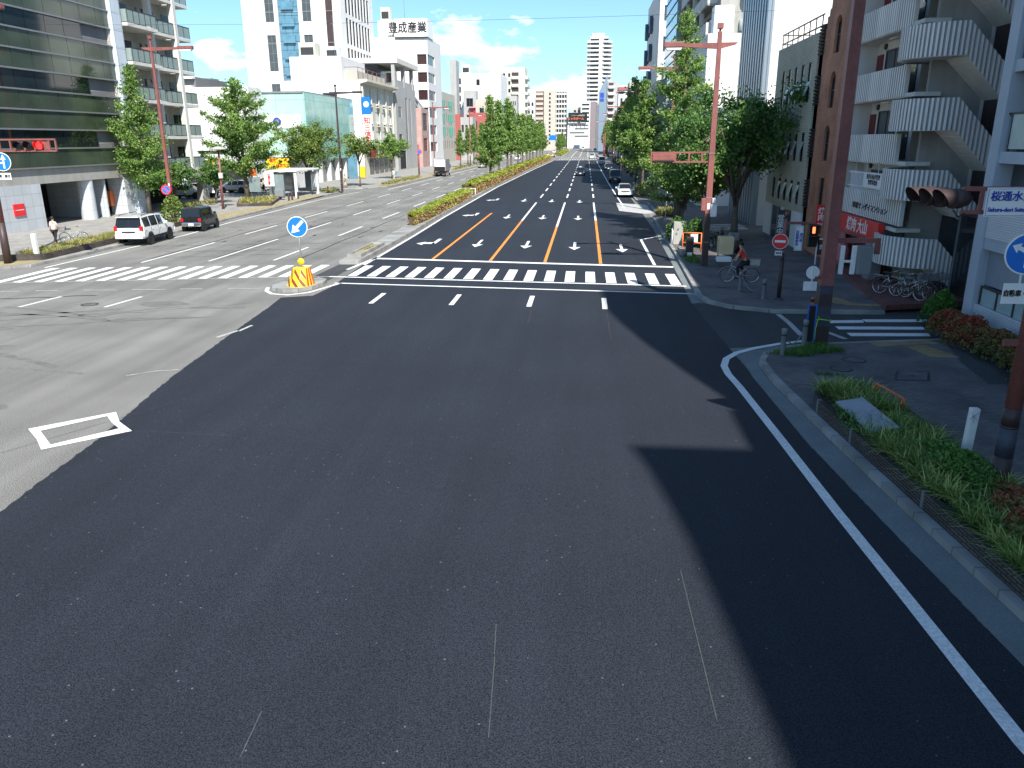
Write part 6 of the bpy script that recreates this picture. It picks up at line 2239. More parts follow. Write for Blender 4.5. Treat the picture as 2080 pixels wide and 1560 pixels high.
# distant blue direction sign, gantry lamps
ds = thing('direction_sign', 'blue direction sign over the left carriageway near the second crossing', 'road sign', (-13.4, 330, .15))
MB().tube([(-11.9, 330, .15), (-11.9, 330, 8.5)], .14, 8).build('post', 'grey_metal', ds)
MB().box(-15.0, 329.9, 6.0, -12.2, 330.0, 8.0).build('plate', 'blue_sign', ds)
for (x, y, lab) in ((5.9, 258, 'traffic signal arm on the right at the second crossing'), (6.2, 292, 'traffic signal arm beyond the second crossing')):
    g_ = thing('signal_post', lab, 'signal post', (x, y, .15))
    MB().tube([(x, y, .15), (x, y, 8)], .14, 8).build('post', 'rust_red', g_)
    MB().box(x - 4.2, y - .06, 6.3, x, y + .06, 6.45).build('arm', 'rust_red', g_)
    MB().box(x - 4.3, y - .2, 6.0, x - 3.0, y + .2, 6.6).build('signal_head', 'grey_metal', g_)

mr_ = thing('guard_rail', 'row of short white posts at the start of the long median hedge', 'guard rail', (-13.3, 90, .2))
q = MB()
for k in range(5):
    x = -14.0 + .4 * k
    q.tube([(x, 89.4, .2), (x, 89.4, 1.1)], .05, 6)
q.build_each('post', 'white_metal', mr_)
MB().tube([(-14.0, 89.4, 1.05), (-12.4, 89.4, 1.05)], .03, 6).build('rail', 'white_metal', mr_)

# ------------------------------------------------------------------ buildings
AX = {'-y': (Vector((1, 0, 0)), Vector((0, -1, 0))), '+x': (Vector((0, 1, 0)), Vector((1, 0, 0))), '-x': (Vector((0, 1, 0)), Vector((-1, 0, 0))), '+y': (Vector((1, 0, 0)), Vector((0, 1, 0)))}


def ray_at(px, py, Y=None, X=None):
    """Where the line of sight through a photograph pixel meets the vertical plane y=Y or x=X (for sizing far buildings)."""
    d = CAM_ROT @ Vector(((px - 1040) / 1570, -(py - 780) / 1570, -1))
    t = Y / d.y if Y is not None else X / d.x
    return Vector((0, 0, CAM_Z)) + d * t


def wall_with_openings(mb, P0, U, N, w, z0, z1, ops, depth, m=0, mr=None):
    """A wall plane with real rectangular openings and their reveals."""
    mr = m if mr is None else mr
    us = sorted({0.0, w, *[o[0] for o in ops], *[o[1] for o in ops]})
    zs = sorted({z0, z1, *[o[2] for o in ops], *[o[3] for o in ops]})
    P0 = Vector((P0[0], P0[1], 0))

    def pt(u, z, d=0.0):
        return P0 + U * u + Vector((0, 0, z)) - N * d
    for j in range(len(zs) - 1):
        zc = (zs[j] + zs[j + 1]) / 2
        start = None
        for i in range(len(us) - 1):
            uc = (us[i] + us[i + 1]) / 2
            hole = any(o[0] < uc < o[1] and o[2] < zc < o[3] for o in ops)
            if not hole and start is None:
                start = us[i]
            if start is not None and (hole or i == len(us) - 2):
                end = us[i] if hole else us[i + 1]
                mb.quad(pt(start, zs[j]), pt(end, zs[j]), pt(end, zs[j + 1]), pt(start, zs[j + 1]), m)
                start = None
    for a, b, c, d in [o[:4] for o in ops]:
        mb.quad(pt(a, c), pt(b, c), pt(b, c, depth), pt(a, c, depth), mr)
        mb.quad(pt(a, d), pt(b, d), pt(b, d, depth), pt(a, d, depth), mr)
        mb.quad(pt(a, c), pt(a, d), pt(a, d, depth), pt(a, c, depth), mr)
        mb.quad(pt(b, c), pt(b, d), pt(b, d, depth), pt(b, c, depth), mr)


WCACHE = {}


def window(parent, P0, U, N, op, depth, nx=2, nz=1, frame='alu', gl='win_dark', fw=.05, blind=None, name='window'):
    """Glazing with its frame and mullions (one window: its panes stay in one mesh); equal windows share mesh data."""
    a, b, c, d = op[:4]
    w, h = b - a, d - c
    key = (round(w, 3), round(h, 3), nx, nz, frame, gl, tuple(U), tuple(N), round(depth, 3), fw, blind)
    org = Vector((P0[0], P0[1], 0)) + U * a + Vector((0, 0, c))
    if key not in WCACHE:
        mb = MB()
        o = -N * (depth - .03)

        def pt(u, z, dd=0.0):
            return U * u + Vector((0, 0, z)) + o - N * dd
        mb.quad(pt(0, 0, .02), pt(w, 0, .02), pt(w, h, .02), pt(0, h, .02), 0)
        if blind:
            mb.quad(pt(fw, h * (1 - blind), .012), pt(w - fw, h * (1 - blind), .012), pt(w - fw, h - fw, .012), pt(fw, h - fw, .012), 2)
        for k in range(nx + 1):
            u = k * w / nx
            u0, u1 = max(0, u - fw / 2), min(w, u + fw / 2)
            if k == 0:
                u0, u1 = 0, fw
            if k == nx:
                u0, u1 = w - fw, w
            mb.prism([(u0, 0), (u1, 0), (u1, h), (u0, h)], -.012, .02, 1, frame=(o, U, (0, 0, 1), N))
        for k in range(nz + 1):
            z = k * h / nz
            z0, z1 = max(0, z - fw / 2), min(h, z + fw / 2)
            if k == 0:
                z0, z1 = 0, fw
            if k == nz:
                z0, z1 = h - fw, h
            mb.prism([(fw, z0), (w - fw, z0), (w - fw, z1), (fw, z1)], -.012, .017, 1, frame=(o, U, (0, 0, 1), N))
        ob = mb.build(name, [gl, frame, 'white_metal'])
        WCACHE[key] = ob.data
    else:
        ob = bpy.data.objects.new(name, WCACHE[key])
        COL.objects.link(ob)
    pl_ = Vector((0, 0, 0))
    p = parent
    while p is not None:
        pl_ += p.location
        p = p.parent
    ob.parent = parent
    ob.location = org - pl_
    return ob


def grid(cols, rows):
    return [(a, b, c, d) for c, d in rows for a, b in cols]


def even(u0, u1, n, w):
    """n bays between u0 and u1, each with an opening of width w."""
    p = (u1 - u0) / n
    return [(u0 + p * (k + .5) - w / 2, u0 + p * (k + .5) + w / 2) for k in range(n)]


def block(root, x0, x1, y0, y1, h, wall, faces, depth=.18, nx=2, nz=1, frame='alu', gl='win_dark', parapet=.5, z0=0.0, part='wall', blind=None, cap=True, fw=.05):
    """Four walls (those in faces with window openings), flat roof behind a parapet; every window a part."""
    mb = MB()
    for f in ('-y', '+x', '-x', '+y'):
        U, N = AX[f]
        w = (x1 - x0) if f in ('-y', '+y') else (y1 - y0)
        P0 = {'-y': (x0, y0), '+y': (x0, y1), '+x': (x1, y0), '-x': (x0, y0)}[f]
        ops = faces.get(f, [])
        wall_with_openings(mb, P0, U, N, w, z0, h, ops, depth)
        cnt = 0
        for o in ops:
            k = o[4] if len(o) > 4 else {}
            if cnt < 90:
                window(root, P0, U, N, o, depth, k.get('nx', nx), k.get('nz', nz), k.get('frame', frame), k.get('gl', gl), k.get('fw', fw), k.get('blind', blind))
            cnt += 1
    mb.sheet([(x0 + .15, y0 + .15), (x1 - .15, y0 + .15), (x1 - .15, y1 - .15), (x0 + .15, y1 - .15)], h - parapet, 1)
    for (a, b, c, d) in ((x0 + .15, y0 + .15, x1 - .15, y0 + .15), (x1 - .15, y0 + .15, x1 - .15, y1 - .15), (x1 - .15, y1 - .15, x0 + .15, y1 - .15), (x0 + .15, y1 - .15, x0 + .15, y0 + .15)):
        mb.quad((a, b, h - parapet), (c, d, h - parapet), (c, d, h), (a, b, h), 0)
    mb.quad((x0, y0, h), (x1, y0, h), (x1 - .15, y0 + .15, h), (x0 + .15, y0 + .15, h))
    mb.quad((x1, y0, h), (x1, y1, h), (x1 - .15, y1 - .15, h), (x1 - .15, y0 + .15, h))
    mb.quad((x1, y1, h), (x0, y1, h), (x0 + .15, y1 - .15, h), (x1 - .15, y1 - .15, h))
    mb.quad((x0, y1, h), (x0, y0, h), (x0 + .15, y0 + .15, h), (x0 + .15, y1 - .15, h))
    return mb.build(part, [wall, 'roof'], root)


def roof_unit(root, x0, y0, z, dx, dy, dz, m='white_metal', name='roof_unit'):
    mb = MB().box(x0, y0, z, x0 + dx, y0 + dy, z + dz)
    mb.box(x0 + dx * .1, y0 - .01, z + dz * .2, x0 + dx * .9, y0 + .02, z + dz * .7, 1)
    return mb.build(name, [m, 'dark_frame'], root)


def antenna(root, x, y, z, h):
    mb = MB().tube([(x, y, z - .5), (x, y, z + h)], [.06, .03], 5)
    mb.bar((x - .5, y, z + h * .8), (x + .5, y, z + h * .8), .05)
    return mb.build('antenna', 'grey_metal', root)


def balcony_row(root, x0, x1, y0, y1, z, side, slab_m, rail_m, rail_h=1.1, slab_t=.18, posts=0, name='balcony'):
    """One balcony: slab and railing panels as one part."""
    mb = MB().box(x0, y0, z - slab_t, x1, y1, z)
    t = .06
    if '-y' in side:
        mb.box(x0, y0, z, x1, y0 + t, z + rail_h, 1)
    if '+x' in side:
        mb.box(x1 - t, y0 + (t if '-y' in side else 0), z + .04, x1, y1, z + rail_h, 1)
    if '-x' in side:
        mb.box(x0, y0 + (t if '-y' in side else 0), z + .04, x0 + t, y1, z + rail_h, 1)
    return mb.build(name, [slab_m, rail_m], root)


# ---------- L1 dark green glass office
M['olive_glass'] = glass('dark_olive_spandrel_glass', (0.05, 0.068, 0.046), .09, .75, .4, .35)
M['olive_window'] = glass('dark_band_window_glass', (0.012, 0.018, 0.018), .05, .8, .3, .5)
M['porch_tile'] = tile('white_porch_tile', (0.46, 0.49, 0.52), (0.50, 0.53, 0.56), (0.25, 0.26, 0.27), .9, .9, .012, .4, 'xy', .06, .1, 0)
M['fin_clad'] = tile('blue_white_cladding', (0.50, 0.56, 0.62), (0.54, 0.60, 0.66), (0.2, 0.22, 0.25), 1.2, 1.4, .02, .35, 'xy', .05, .1, 0)
g1 = thing('office_building', 'dark green glass office with horizontal bands and a columned porch', 'building', (-46, 55, 0))
FX = -40.6
gy0, gy1 = 38.0, 68.3
mb = MB()
mb.box(-60, gy0, 4.45, FX - .25, gy1, 26, 0)
mb.build('wall', 'dark_grey_wall', g1)
lv_ = [4.5 + 1.375 * k for k in range(16)]
for k in range(len(lv_) - 1):
    zz0, zz1 = lv_[k], lv_[k + 1]
    is_win = k % 3 == 1
    pm_ = MB()
    y = gy0
    while y < gy1 - .1:
        yb = min(gy1, y + 2.2)
        if is_win and y > gy1 - 5.2:
            break
        pm_.box(FX - .22, y + .025, zz0 + .05, FX - (.10 if is_win else .0), yb - .025, zz1 - .05)
        y += 2.2
    pm_.build('window' if is_win else 'glass_panel', 'olive_window' if is_win else 'olive_glass', g1)
    if is_win:
        q = MB()
        q.box(FX - 2.0, y, zz0 + .05, FX - 1.9, gy1, zz1 - .05)
        q.box(FX - 1.9, gy1 - .12, zz0 + .05, FX - .05, gy1, zz1 - .05)
        q.box(FX - 1.9, y, zz0, FX - .1, gy1, zz0 + .05)
        q.build('recess', 'beige_wall', g1)
        q = MB()
        for yy in [y + 1.3 * j for j in range(1, 4)]:
            q.box(FX - 1.89, yy, zz0 + .05, FX - 1.84, yy + .05, zz1 - .05)
        q.tube([(FX - .08, y, zz0 + .35), (FX - .08, gy1 - .15, zz0 + .35)], .02, 5)
        q.build('rail', 'alu', g1)
fins = MB()
for z in lv_:
    fins.box(FX - .2, gy0, z - .055, FX + .10, gy1, z + .055)
fins.build('ledge', 'alu', g1)
# porch
q = MB()
q.box(-46, gy0, 3.35, FX - .1, gy1, 4.42)
q.build('fascia', 'conc', g1)
q = MB()
q.box(FX - 1.2, gy0, .15, FX - .05, 56.2, 3.35)
q.box(FX - 1.6, 67.2, .15, FX - .05, 68.3, 3.35)
q.box(-46.2, 64.6, .15, FX - .3, 64.75, 3.35)
q.box(-46.4, 56, .15, -46.2, 64.6, 3.35, 1)
q.box(-46.3, 64.75, .15, -46.1, 68.3, 3.35)
q.build_each('porch_wall', ['porch_tile', 'dark_in'], g1)
q = MB().lathe([(.62, .15), (.62, 3.35)], (FX - .75, 62.6, 0), n=28)
q.build_each('column', 'porch_tile', g1)
q = MB()
q.box(-46.15, 57.0, .15, -46.1, 63.5, 2.9)
for yy in (57, 59.1, 61.3, 63.4):
    q.box(-46.1, yy, .15, -46.02, yy + .08, 2.9, 1)
q.build('entrance_door', ['win_dark', 'alu'], g1)
q = MB()
q.box(FX - .04, 52.9, 1.25, FX + .03, 54.0, 2.1)
q.build('sign', 'red_sign', g1)
MB().box(FX + .031, 53.0, 1.66, FX + .034, 53.9, 1.70).build('sign_line', 'white_sign', g1)
MB().box(FX - 1.7, 66.6, .9, FX - 1.2, 67.18, 2.2).build('poster', 'orange', g1)
MB().box(-45.2, 65.2, .15, -44.2, 66.8, 1.8).build('air_conditioner', 'white_metal', g1, bevel=.04)
q = MB()
for z in range(0, 20):
    q.box(FX - 1.0, 68.35, z * 1.4 + .15, FX + .35, 69.75, (z + 1) * 1.4 + .15 - .012)
q.build('fin', 'fin_clad', g1)

# ---------- L2 balcony apartment
M['balustrade'] = glass('grey_green_balustrade_glass', (0.24, 0.30, 0.28), .15, .6, .12, 1.0)
ap = thing('apartment_building', 'grey concrete apartment block with glass balustrades beside the green office', 'building', (-45, 76, 0))
AXx = -40.6
MB().box(-60, 70.0, 3.7, AXx - 1.75, 82.3, 27).build('wall', 'beige_wall', ap)
flo = [3.72 + 3.13 * k for k in range(8)]
for i, z in enumerate(flo):
    for (ya, yb) in ((70.0, 75.0), (75.5, 79.6), (80.1, 82.8)):
        out = .75 if ya < 71 else .0
        mb = MB().box(AXx - 1.75, ya - .02, z - .28, AXx + out, yb + .02, z)
        mb.box(AXx + out - .05, ya + .1, z + .06, AXx + out - .02, yb - .1, z + 1.05, 1)
        npan = max(2, int((yb - ya) / 1.0))
        for k in range(npan + 1):
            yy = ya + .1 + (yb - ya - .25) * k / npan
            mb.box(AXx + out - .02, yy, z + .02, AXx + out + .01, yy + .045, z + 1.1, 2)
        mb.box(AXx + out - .06, ya + .1, z + 1.05, AXx + out + .0, yb - .1, z + 1.12, 2)
        if out:
            mb.box(AXx - .1, ya + .02, z + .06, AXx + out - .05, ya + .06, z + 1.05, 1)
        mb.build('balcony', ['conc_light', 'balustrade', 'dark_frame'], ap)
        mb = MB().box(AXx - 1.76, ya + .5, z + .05, AXx - 1.70, yb - .5, z + 2.1)
        mb.box(AXx - 1.70, (ya + yb) / 2 - .03, z + .05, AXx - 1.68, (ya + yb) / 2 + .03, z + 2.1, 1)
        mb.build('window', ['win_dark', 'alu'], ap)
        if ya < 79:
            MB().box(AXx - 1.6, yb - 1.1, z + .02, AXx - 1.2, yb - .35, z + .75).build('air_conditioner', 'white_metal', ap)
mb = MB()
for y in (75.0, 79.6):
    mb.box(AXx - .45, y, 3.5, AXx + .12, y + .5, 27)
mb.build_each('column', 'conc_light', ap)
mb = MB().box(-52, 70, 2.75, AXx + .2, 83.2, 3.42)
mb.build('beam', 'conc', ap)
mb = MB()
mb.prism([(81.9, .15), (83.6, .15), (82.9, 2.75), (82.4, 2.75)], -41.6, -40.9, frame=((0, 0, 0), (0, 1, 0), (0, 0, 1), (1, 0, 0)))
mb.box(-41.4, 71.2, .15, -41.0, 71.7, 2.75)
mb.build_each('pillar', 'conc', ap)
MB().box(-52, 70.1, .15, -45, 82, 2.75).build('garage', 'dark_in', ap)

# ---------- L3 far balcony slab and green-roofed block seen over the white wall
fb = thing('apartment_building', 'far grey and white slab block behind the white wall on the left', 'building', (-80, 165, 0))
a_, b_ = ray_at(330, 157, Y=165), ray_at(396, 159, Y=165)
block(fb, a_.x, b_.x, 165, 180, a_.z, 'dark_grey_wall', {'-y': []})
for k in range(5):
    MB().box(a_.x, 163.8, a_.z - 3.2 - 3.1 * k, b_.x - .3, 164.95, a_.z - 1.7 - 3.1 * k).build('balcony', 'conc_light', fb)
MB().box(a_.x, 163.9, a_.z - .4, b_.x, 164.95, a_.z + .1).build('eave', 'white_wall', fb)
M['teal_dark'] = mat('dull_teal_render', (0.16, 0.24, 0.22), .7)
fb2 = thing('office_building', 'far small green-glazed block beside the grey slab on the left', 'building', (-66, 175, 0))
a_, b_ = ray_at(398, 159, Y=175), ray_at(428, 162, Y=175)
block(fb2, a_.x, b_.x, 175, 179, a_.z, 'teal_dark', {'-y': grid(even(.3, b_.x - a_.x - .3, 5, 1.0), [(a_.z - 2.3, a_.z - .6)])}, gl='win_dark')

# ---------- L4 blank white wall building
w4 = thing('warehouse', 'low building with a blank sunlit white wall behind the broad ginkgo', 'building', (-58, 111, 0))
block(w4, -72, -46.6, 110, 114.6, 13.5, 'white_wall', {'-y': [(15, 23.5, .2, 3.2, {'gl': 'dark_in', 'nx': 3, 'frame': 'dark_frame'}), (17, 21.5, 4.6, 5.1, {'nx': 1, 'gl': 'win_grey'})]}, depth=.6)

# ---------- L5 pale teal glass building
M['teal_panel'] = tile('pale_teal_glass_panels', (0.36, 0.54, 0.48), (0.39, 0.57, 0.51), (0.16, 0.33, 0.29), 4.4, 3.0, .03, .12, 'xy', .07, 0, 0)
M['teal_side'] = tile('teal_glass_panels_roadside', (0.25, 0.47, 0.41), (0.29, 0.52, 0.46), (0.15, 0.30, 0.27), 4.2, 3.0, .03, .08, 'xy', .12, 0, 0)  # same panels toned darker, painting in the weaker sunlight on the road side
tb_ = thing('bank_building', 'pale teal glass building with a dark round emblem on its front', 'building', (-50, 116, 0))
MB().box(-62, 115.3, 3.6, -40.75, 139.6, 12.9).build('wall', 'teal_panel', tb_)
MB().box(-40.75, 115.25, 3.6, -40.55, 139.6, 12.95).build('glass_front', 'teal_side', tb_)
MB().box(-62.1, 115.15, 12.9, -40.7, 139.7, 13.15).build('coping', 'grey_metal', tb_)
MB().box(-62, 116.5, .15, -41.5, 139.5, 3.6).build('ground_floor', 'white_wall', tb_)
q = MB()
for k in range(5):
    q.box(-41.48, 118 + k * 4.3, .3, -41.42, 121 + k * 4.3, 3.3)
q.build_each('shop_window', 'win_grey', tb_)
q = MB()
for k in range(6):
    q.box(-41.4, 117 + k * 4.3, .15, -40.8, 117.5 + k * 4.3, 3.6)
q.build_each('column', 'white_wall', tb_)
MB().box(-47.6, 115.2, 8.1, -41.4, 115.29, 9.9).build('sign_band', 'white_sign', tb_)
q = MB().lathe([(0, .03), (.62, .03), (.62, 0)], (-44.9, 115.19, 9.0), (0, -1, 0), 24)
q.lathe([(0, .034), (.3, .034)], (-44.9, 115.19, 9.0), (0, -1, 0), 16, 1)
q.build('emblem', ['blue_text', 'grey_metal'], tb_, smooth=False)

# ---------- L6 cream office block with air conditioners, white end wall
w6 = thing('office_block', 'cream office block with rows of windows and a bright white end wall', 'building', (-47, 150, 0))
rows = [(6.3, 8.0), (9.6, 11.5), (13.0, 15.0)]
block(w6, -54.5, -40.3, 144, 168, 16.6, 'white_wall', {}, part='end_wall')
cols = even(3.2, 22.6, 4, 2.6)
mb = MB()
wall_with_openings(mb, (-40.2, 144.0), AX['+x'][0], AX['+x'][1], 24, 0, 16.6, grid(cols, rows) + [(a, b, 2.9, 4.8) for a, b in cols], .3)
mb.build('wall', 'cream_wall', w6)
for o in grid(cols, rows) + [(a, b, 2.9, 4.8) for a, b in cols]:
    window(w6, (-40.2, 144.0), AX['+x'][0], AX['+x'][1], o, .3, 3, 1, 'alu', 'win_grey', blind=.4 if o[2] < 7 else None)
mb = MB()
for k in range(5):
    y = 144.4 + k * 5.55
    mb.box(-40.2, y, 5.9, -39.95, y + .6, 15.6)
mb.build_each('pilaster', 'cream_wall', w6)
mb = MB()
mb.prism([(-40.2, 16.0), (-38.9, 16.35), (-38.9, 16.75), (-40.6, 16.75)], 143.9, 168.2, frame=((0, 0, 0), (1, 0, 0), (0, 0, 1), (0, 1, 0)))
mb.box(-40.2, 144, 5.3, -39.5, 168, 5.6)
mb.build('cornice', 'cream_wall', w6)
for o in grid(cols, rows[:3]):
    y = 144 + (o[0] + o[1]) / 2
    roof_unit(w6, -40.15, y - .5, o[2] - .75, .5, 1.0, .65, 'conc_light', 'air_conditioner')
MB().box(-53, 144.5, 16.6, -43.6, 160, 20.6).build('stair_tower', 'white_wall', w6)
MB().box(-44.0, 146, 16.6, -41.2, 166, 18.3).build('roof_fence', 'beige_wall', w6)
q = MB()
for k in range(7):
    q.tube([(-41.1, 146 + 3.3 * k, 16.6), (-41.1, 146 + 3.3 * k, 18.9)], .05, 4)
q.tube([(-41.1, 146, 18.9), (-41.1, 166, 18.9)], .05, 4)
q.tube([(-44, 145.9, 18.9), (-41.1, 145.9, 18.9)], .05, 4)
q.build('rail', 'rust_red', w6)
roof_unit(w6, -52, 147, 20.6, 3.0, 3, 2.6, 'cream_wall', 'water_tank')
roof_unit(w6, -47.5, 148, 20.6, 2.4, 2.5, 2.0)
antenna(w6, -45.4, 147, 20.6, 7)
mb = MB().box(-47.2, 143.93, 13.9, -44.6, 144.02, 14.5)
mb.build('window', 'win_dark', w6)
vs_ = thing('vertical_sign', 'tall projecting sign, blue above and white below with red characters, on the cream block', 'signboard', (-39.6, 144.2, 4))
MB().box(-40.1, 143.7, 5.0, -38.5, 143.95, 13.7).build('panel', 'white_sign', vs_)
MB().box(-40.1, 143.68, 10.8, -38.5, 143.97, 13.72).build('top_panel', 'blue_sign', vs_)
q = MB().lathe([(0, .03), (.5, .03), (.5, 0)], (-39.3, 143.67, 12.5), (0, -1, 0), 20)
q.build('emblem', 'white_sign', vs_, smooth=False)
lettering('知三信用', 1.25, 'red_sign', vs_, (-39.3, 143.66, 7.9), F_CAM, .02, vertical=True)
aw = MB().box(-40.1, 147, 3.35, -39.2, 165, 4.9)
aw.build('shop_fascia', 'dark_red', w6)
lettering('お酒 たばこ', .9, 'white_text', w6, (-39.18, 152, 4.1), F_E, .01)
mb = MB()
for k in range(5):
    mb.box(-40.22, 147 + 3.7 * k, .3, -40.15, 150 + 3.7 * k, 3.0)
mb.build_each('shop_window', 'win_grey', w6)

# ---------- L7 white tower
tw = thing('hotel_tower', 'tall white tower with glazed balcony shaft on the front and slotted side', 'building', (-61, 175, 0))
fx0, fx1, fy0, fy1, TH = -72.5, -51.3, 172, 198, 62
z_rows = [(20.5 + 9.6 * k, 27.6 + 9.6 * k) for k in range(-1, 4)]
fops = [(5.0, 6.9, c, d, {'nx': 2, 'nz': 4, 'gl': 'win_grey'}) for c, d in z_rows] + [(13.0, 14.9, c, d, {'nx': 2, 'nz': 4, 'gl': 'win_grey'}) for c, d in z_rows]
fops += [(7.6, 12.2, 8, 58, {'nx': 3, 'nz': 30, 'gl': 'win_blue', 'frame': 'dark_frame'})]
fops += [(18.0, 19.5, 20, 60, {'nx': 1, 'nz': 14, 'gl': 'dark_brown', 'frame': 'dark_brown'})]
slots = []
for k in range(-1, 6):
    zb_ = 20.2 + 5.95 * k
    slots += [(3.6 + 2.45 * j, 5.2 + 2.45 * j, zb_, zb_ + 5.1, {'nx': 1, 'nz': 4, 'gl': 'dark_in', 'frame': 'dark_frame'}) for j in range(8)]
block(tw, fx0, fx1, fy0, fy1, TH, 'white_wall', {'-y': fops, '+x': slots}, depth=.17)
mb = MB()
for k in range(16):
    z = 10 + 3.2 * k
    mb.box(fx0 + 8.6, fy0 - .35, z, fx0 + 11.2, fy0 + .0, z + 1.5)
mb.build_each('balcony_panel', 'win_blue', tw)
mb = MB()
for x in (7.4, 12.3):
    mb.box(fx0 + x, fy0 - .5, 8, fx0 + x + .5, fy0 + .02, 60)
mb.build_each('fin', 'white_wall', tw)
mb = MB()
for z in range(8, 62, 6):
    mb.box(fx0, fy0 - .012, z, fx1, fy0 - .002, z + .06)
for x in (2.0, 16, 20.4):
    mb.box(fx0 + x, fy0 - .012, 0, fx0 + x + .06, fy0 - .003, 62)
mb.build('joint', 'grey_wall', tw)

# ---------- L8 grey block with loggias
b8 = thing('office_block', 'grey block with open top loggia next to the cream offices', 'building', (-45, 178, 0))
block(b8, -56, -39.9, 169, 189, 17.3, 'grey_wall', {'-y': [], '+x': [(2.0, 5.0, 5.6, 7.6), (2.0, 5.0, 11.0, 13.2), (9, 11, 5.6, 15.2, {'nx': 2, 'nz': 5, 'gl': 'win_grey'}), (13.5, 14.7, 5.6, 15.2, {'nx': 1, 'nz': 5, 'gl': 'win_grey'}), (2, 8, .3, 4.2, {'gl': 'dark_in', 'nx': 1})]}, depth=.15)
MB().box(-56, 169, 21.6, -39.2, 190, 22.6).build('roof', 'conc_light', b8)
MB().box(-56, 171.5, 17.3, -44.0, 189, 21.6).build('penthouse', 'win_grey', b8)
mb = MB()
for y in (169.3, 178, 186.5):
    mb.box(-40.6, y, 17.3, -39.9, y + .9, 21.6)
mb.box(-40.3, 169, 17.3, -40.05, 189, 18.5)
mb.build_each('loggia_frame', 'grey_wall', b8)
b8b = thing('shop_building', 'narrow pink-tiled shop with a glass pyramid roof beside the grey block', 'building', (-44, 192, 0))
M['pink_tile'] = tile('pink_facade_tile', (0.42, 0.27, 0.25), (0.46, 0.30, 0.27), (0.25, 0.2, 0.2), 1.2, 1.2, .02, .5, 'xy', .08, .1, 0)
block(b8b, -50, -38.7, 189.3, 198, 13.5, 'pink_tile', {'+x': [(1.5, 7.0, 8.5, 12.5, {'gl': 'dark_brown', 'nx': 3, 'nz': 3}), (1.5, 6.5, 3.8, 6.8, {'gl': 'dark_red', 'nx': 3, 'nz': 2})], '-y': []})
q = MB()
q.add([(-48, 190, 13.4), (-39.5, 190, 13.4), (-39.5, 197, 13.4), (-48, 197, 13.4), (-43, 193.5, 18.8)], [(0, 1, 4), (1, 2, 4), (2, 3, 4), (3, 0, 4)])
q.build('pyramid_roof', 'win_grey', b8b)
q = MB()
for p in ((-48, 190), (-39.5, 190), (-39.5, 197), (-48, 197)):
    q.bar((p[0], p[1], 13.4), (-43, 193.5, 18.85), .22)
q.build_each('roof_rib', 'grey_metal', b8b)

M['maroon'] = mat('maroon_blind_glass', (0.045, 0.022, 0.022), .3)
# ---------- L9 white office with black rooftop lettering
b9 = thing('office_building', 'white office with black rooftop lettering and dark corner windows', 'building', (-44, 205, 0))
y9, x9 = 199.0, -38.6
fl = [3.6 + 4.05 * k for k in range(6)]
block(b9, -51.5, x9, y9, 217, 30.0, 'white_wall', {'-y': [(10.3, 12.85, z, z + 2.3, {'nx': 1, 'gl': 'maroon'}) for z in fl], '+x': [(.05, 9.0, z, z + 2.3, {'nx': 3, 'gl': 'win_dark'}) for z in fl]}, depth=.3)
MB().box(-46.4, 198.8, 30.0, x9 + .2, 206, 34.0).build('sign_board', 'white_sign', b9)
lettering('豊成産業', 2.55, 'black_text', b9, (-43.2, 198.72, 31.9), F_CAM, .05, sx=.92)
MB().box(-46.3, 198.6, 29.7, x9 + .25, 198.9, 30.0).build('sign_frame', 'dark_frame', b9)
MB().box(-51, 201, 30, -46.6, 212, 34).build('penthouse', 'white_wall', b9)
roof_unit(b9, -50.6, 203, 34, 2.2, 2.2, 3.2, 'cream_wall', 'water_tank')
antenna(b9, -44.5, 202, 34, 10)

# ---------- L10 beige facade with green louvres, then farther ones on the left
b10 = thing('office_block', 'beige facade with narrow windows and bright green louvres', 'building', (-45, 225, 0))
ops = []
for zz in (3.9, 7.5, 11.1, 14.7):
    for j in range(9):
        ops.append((1.2 + 3.2 * j, 2.3 + 3.2 * j, zz, zz + 2.3, {'nx': 1, 'gl': 'win_dark'}))
block(b10, -58, -40.2, 218.5, 248, 19.2, 'beige_wall', {'+x': ops, '-y': []}, depth=.07)
M['green_louvre'] = mat('green_louvre', (0.02, 0.36, 0.25), 0.5)
q = MB()
for zz in (7.5, 11.1, 14.7):
    for j in (1, 2, 5, 6):
        q.box(-40.15, 218.5 + 2.5 + 3.2 * j, zz, -39.95, 218.5 + 3.3 + 3.2 * j, zz + 2.4)
q.build_each('louvre', 'green_louvre', b10)
MB().box(-57, 222, 19.2, -46, 246, 24.5).build('penthouse', 'grey_wall', b10)


def slab_px(name, label, xl, xr, yt, Y, depth, wall, rows_cols=None, frame='alu', gl='win_dark', z0=0.0, part='wall', cat='building', wh=.5, ww=.6, side=None):
    """A far block whose front face stands at distance Y; the width and height follow from the photograph's outline."""
    a, b = ray_at(xl, yt, Y=Y), ray_at(xr, yt, Y=Y)
    root = thing(name, label, cat, ((a.x + b.x) / 2, Y, 0))
    faces = {}
    if rows_cols:
        nr, nc, zb_ = rows_cols
        W, H_ = b.x - a.x, a.z
        rh = (H_ - 1.2 - zb_) / nr
        faces['-y'] = grid(even(W * .05, W * .95, nc, W * .9 / nc * ww), [(zb_ + rh * k + rh * .25, zb_ + rh * k + rh * (.25 + wh)) for k in range(nr)])
        if side:
            faces[side] = grid(even(depth * .05, depth * .95, 3, depth * .9 / 3 * ww), [(zb_ + rh * k + rh * .25, zb_ + rh * k + rh * (.25 + wh)) for k in range(nr)])
    block(root, a.x, b.x, Y, Y + depth, a.z, wall, faces, .3, 2, 1, frame, gl, z0=z0, part=part)
    return root, a, b


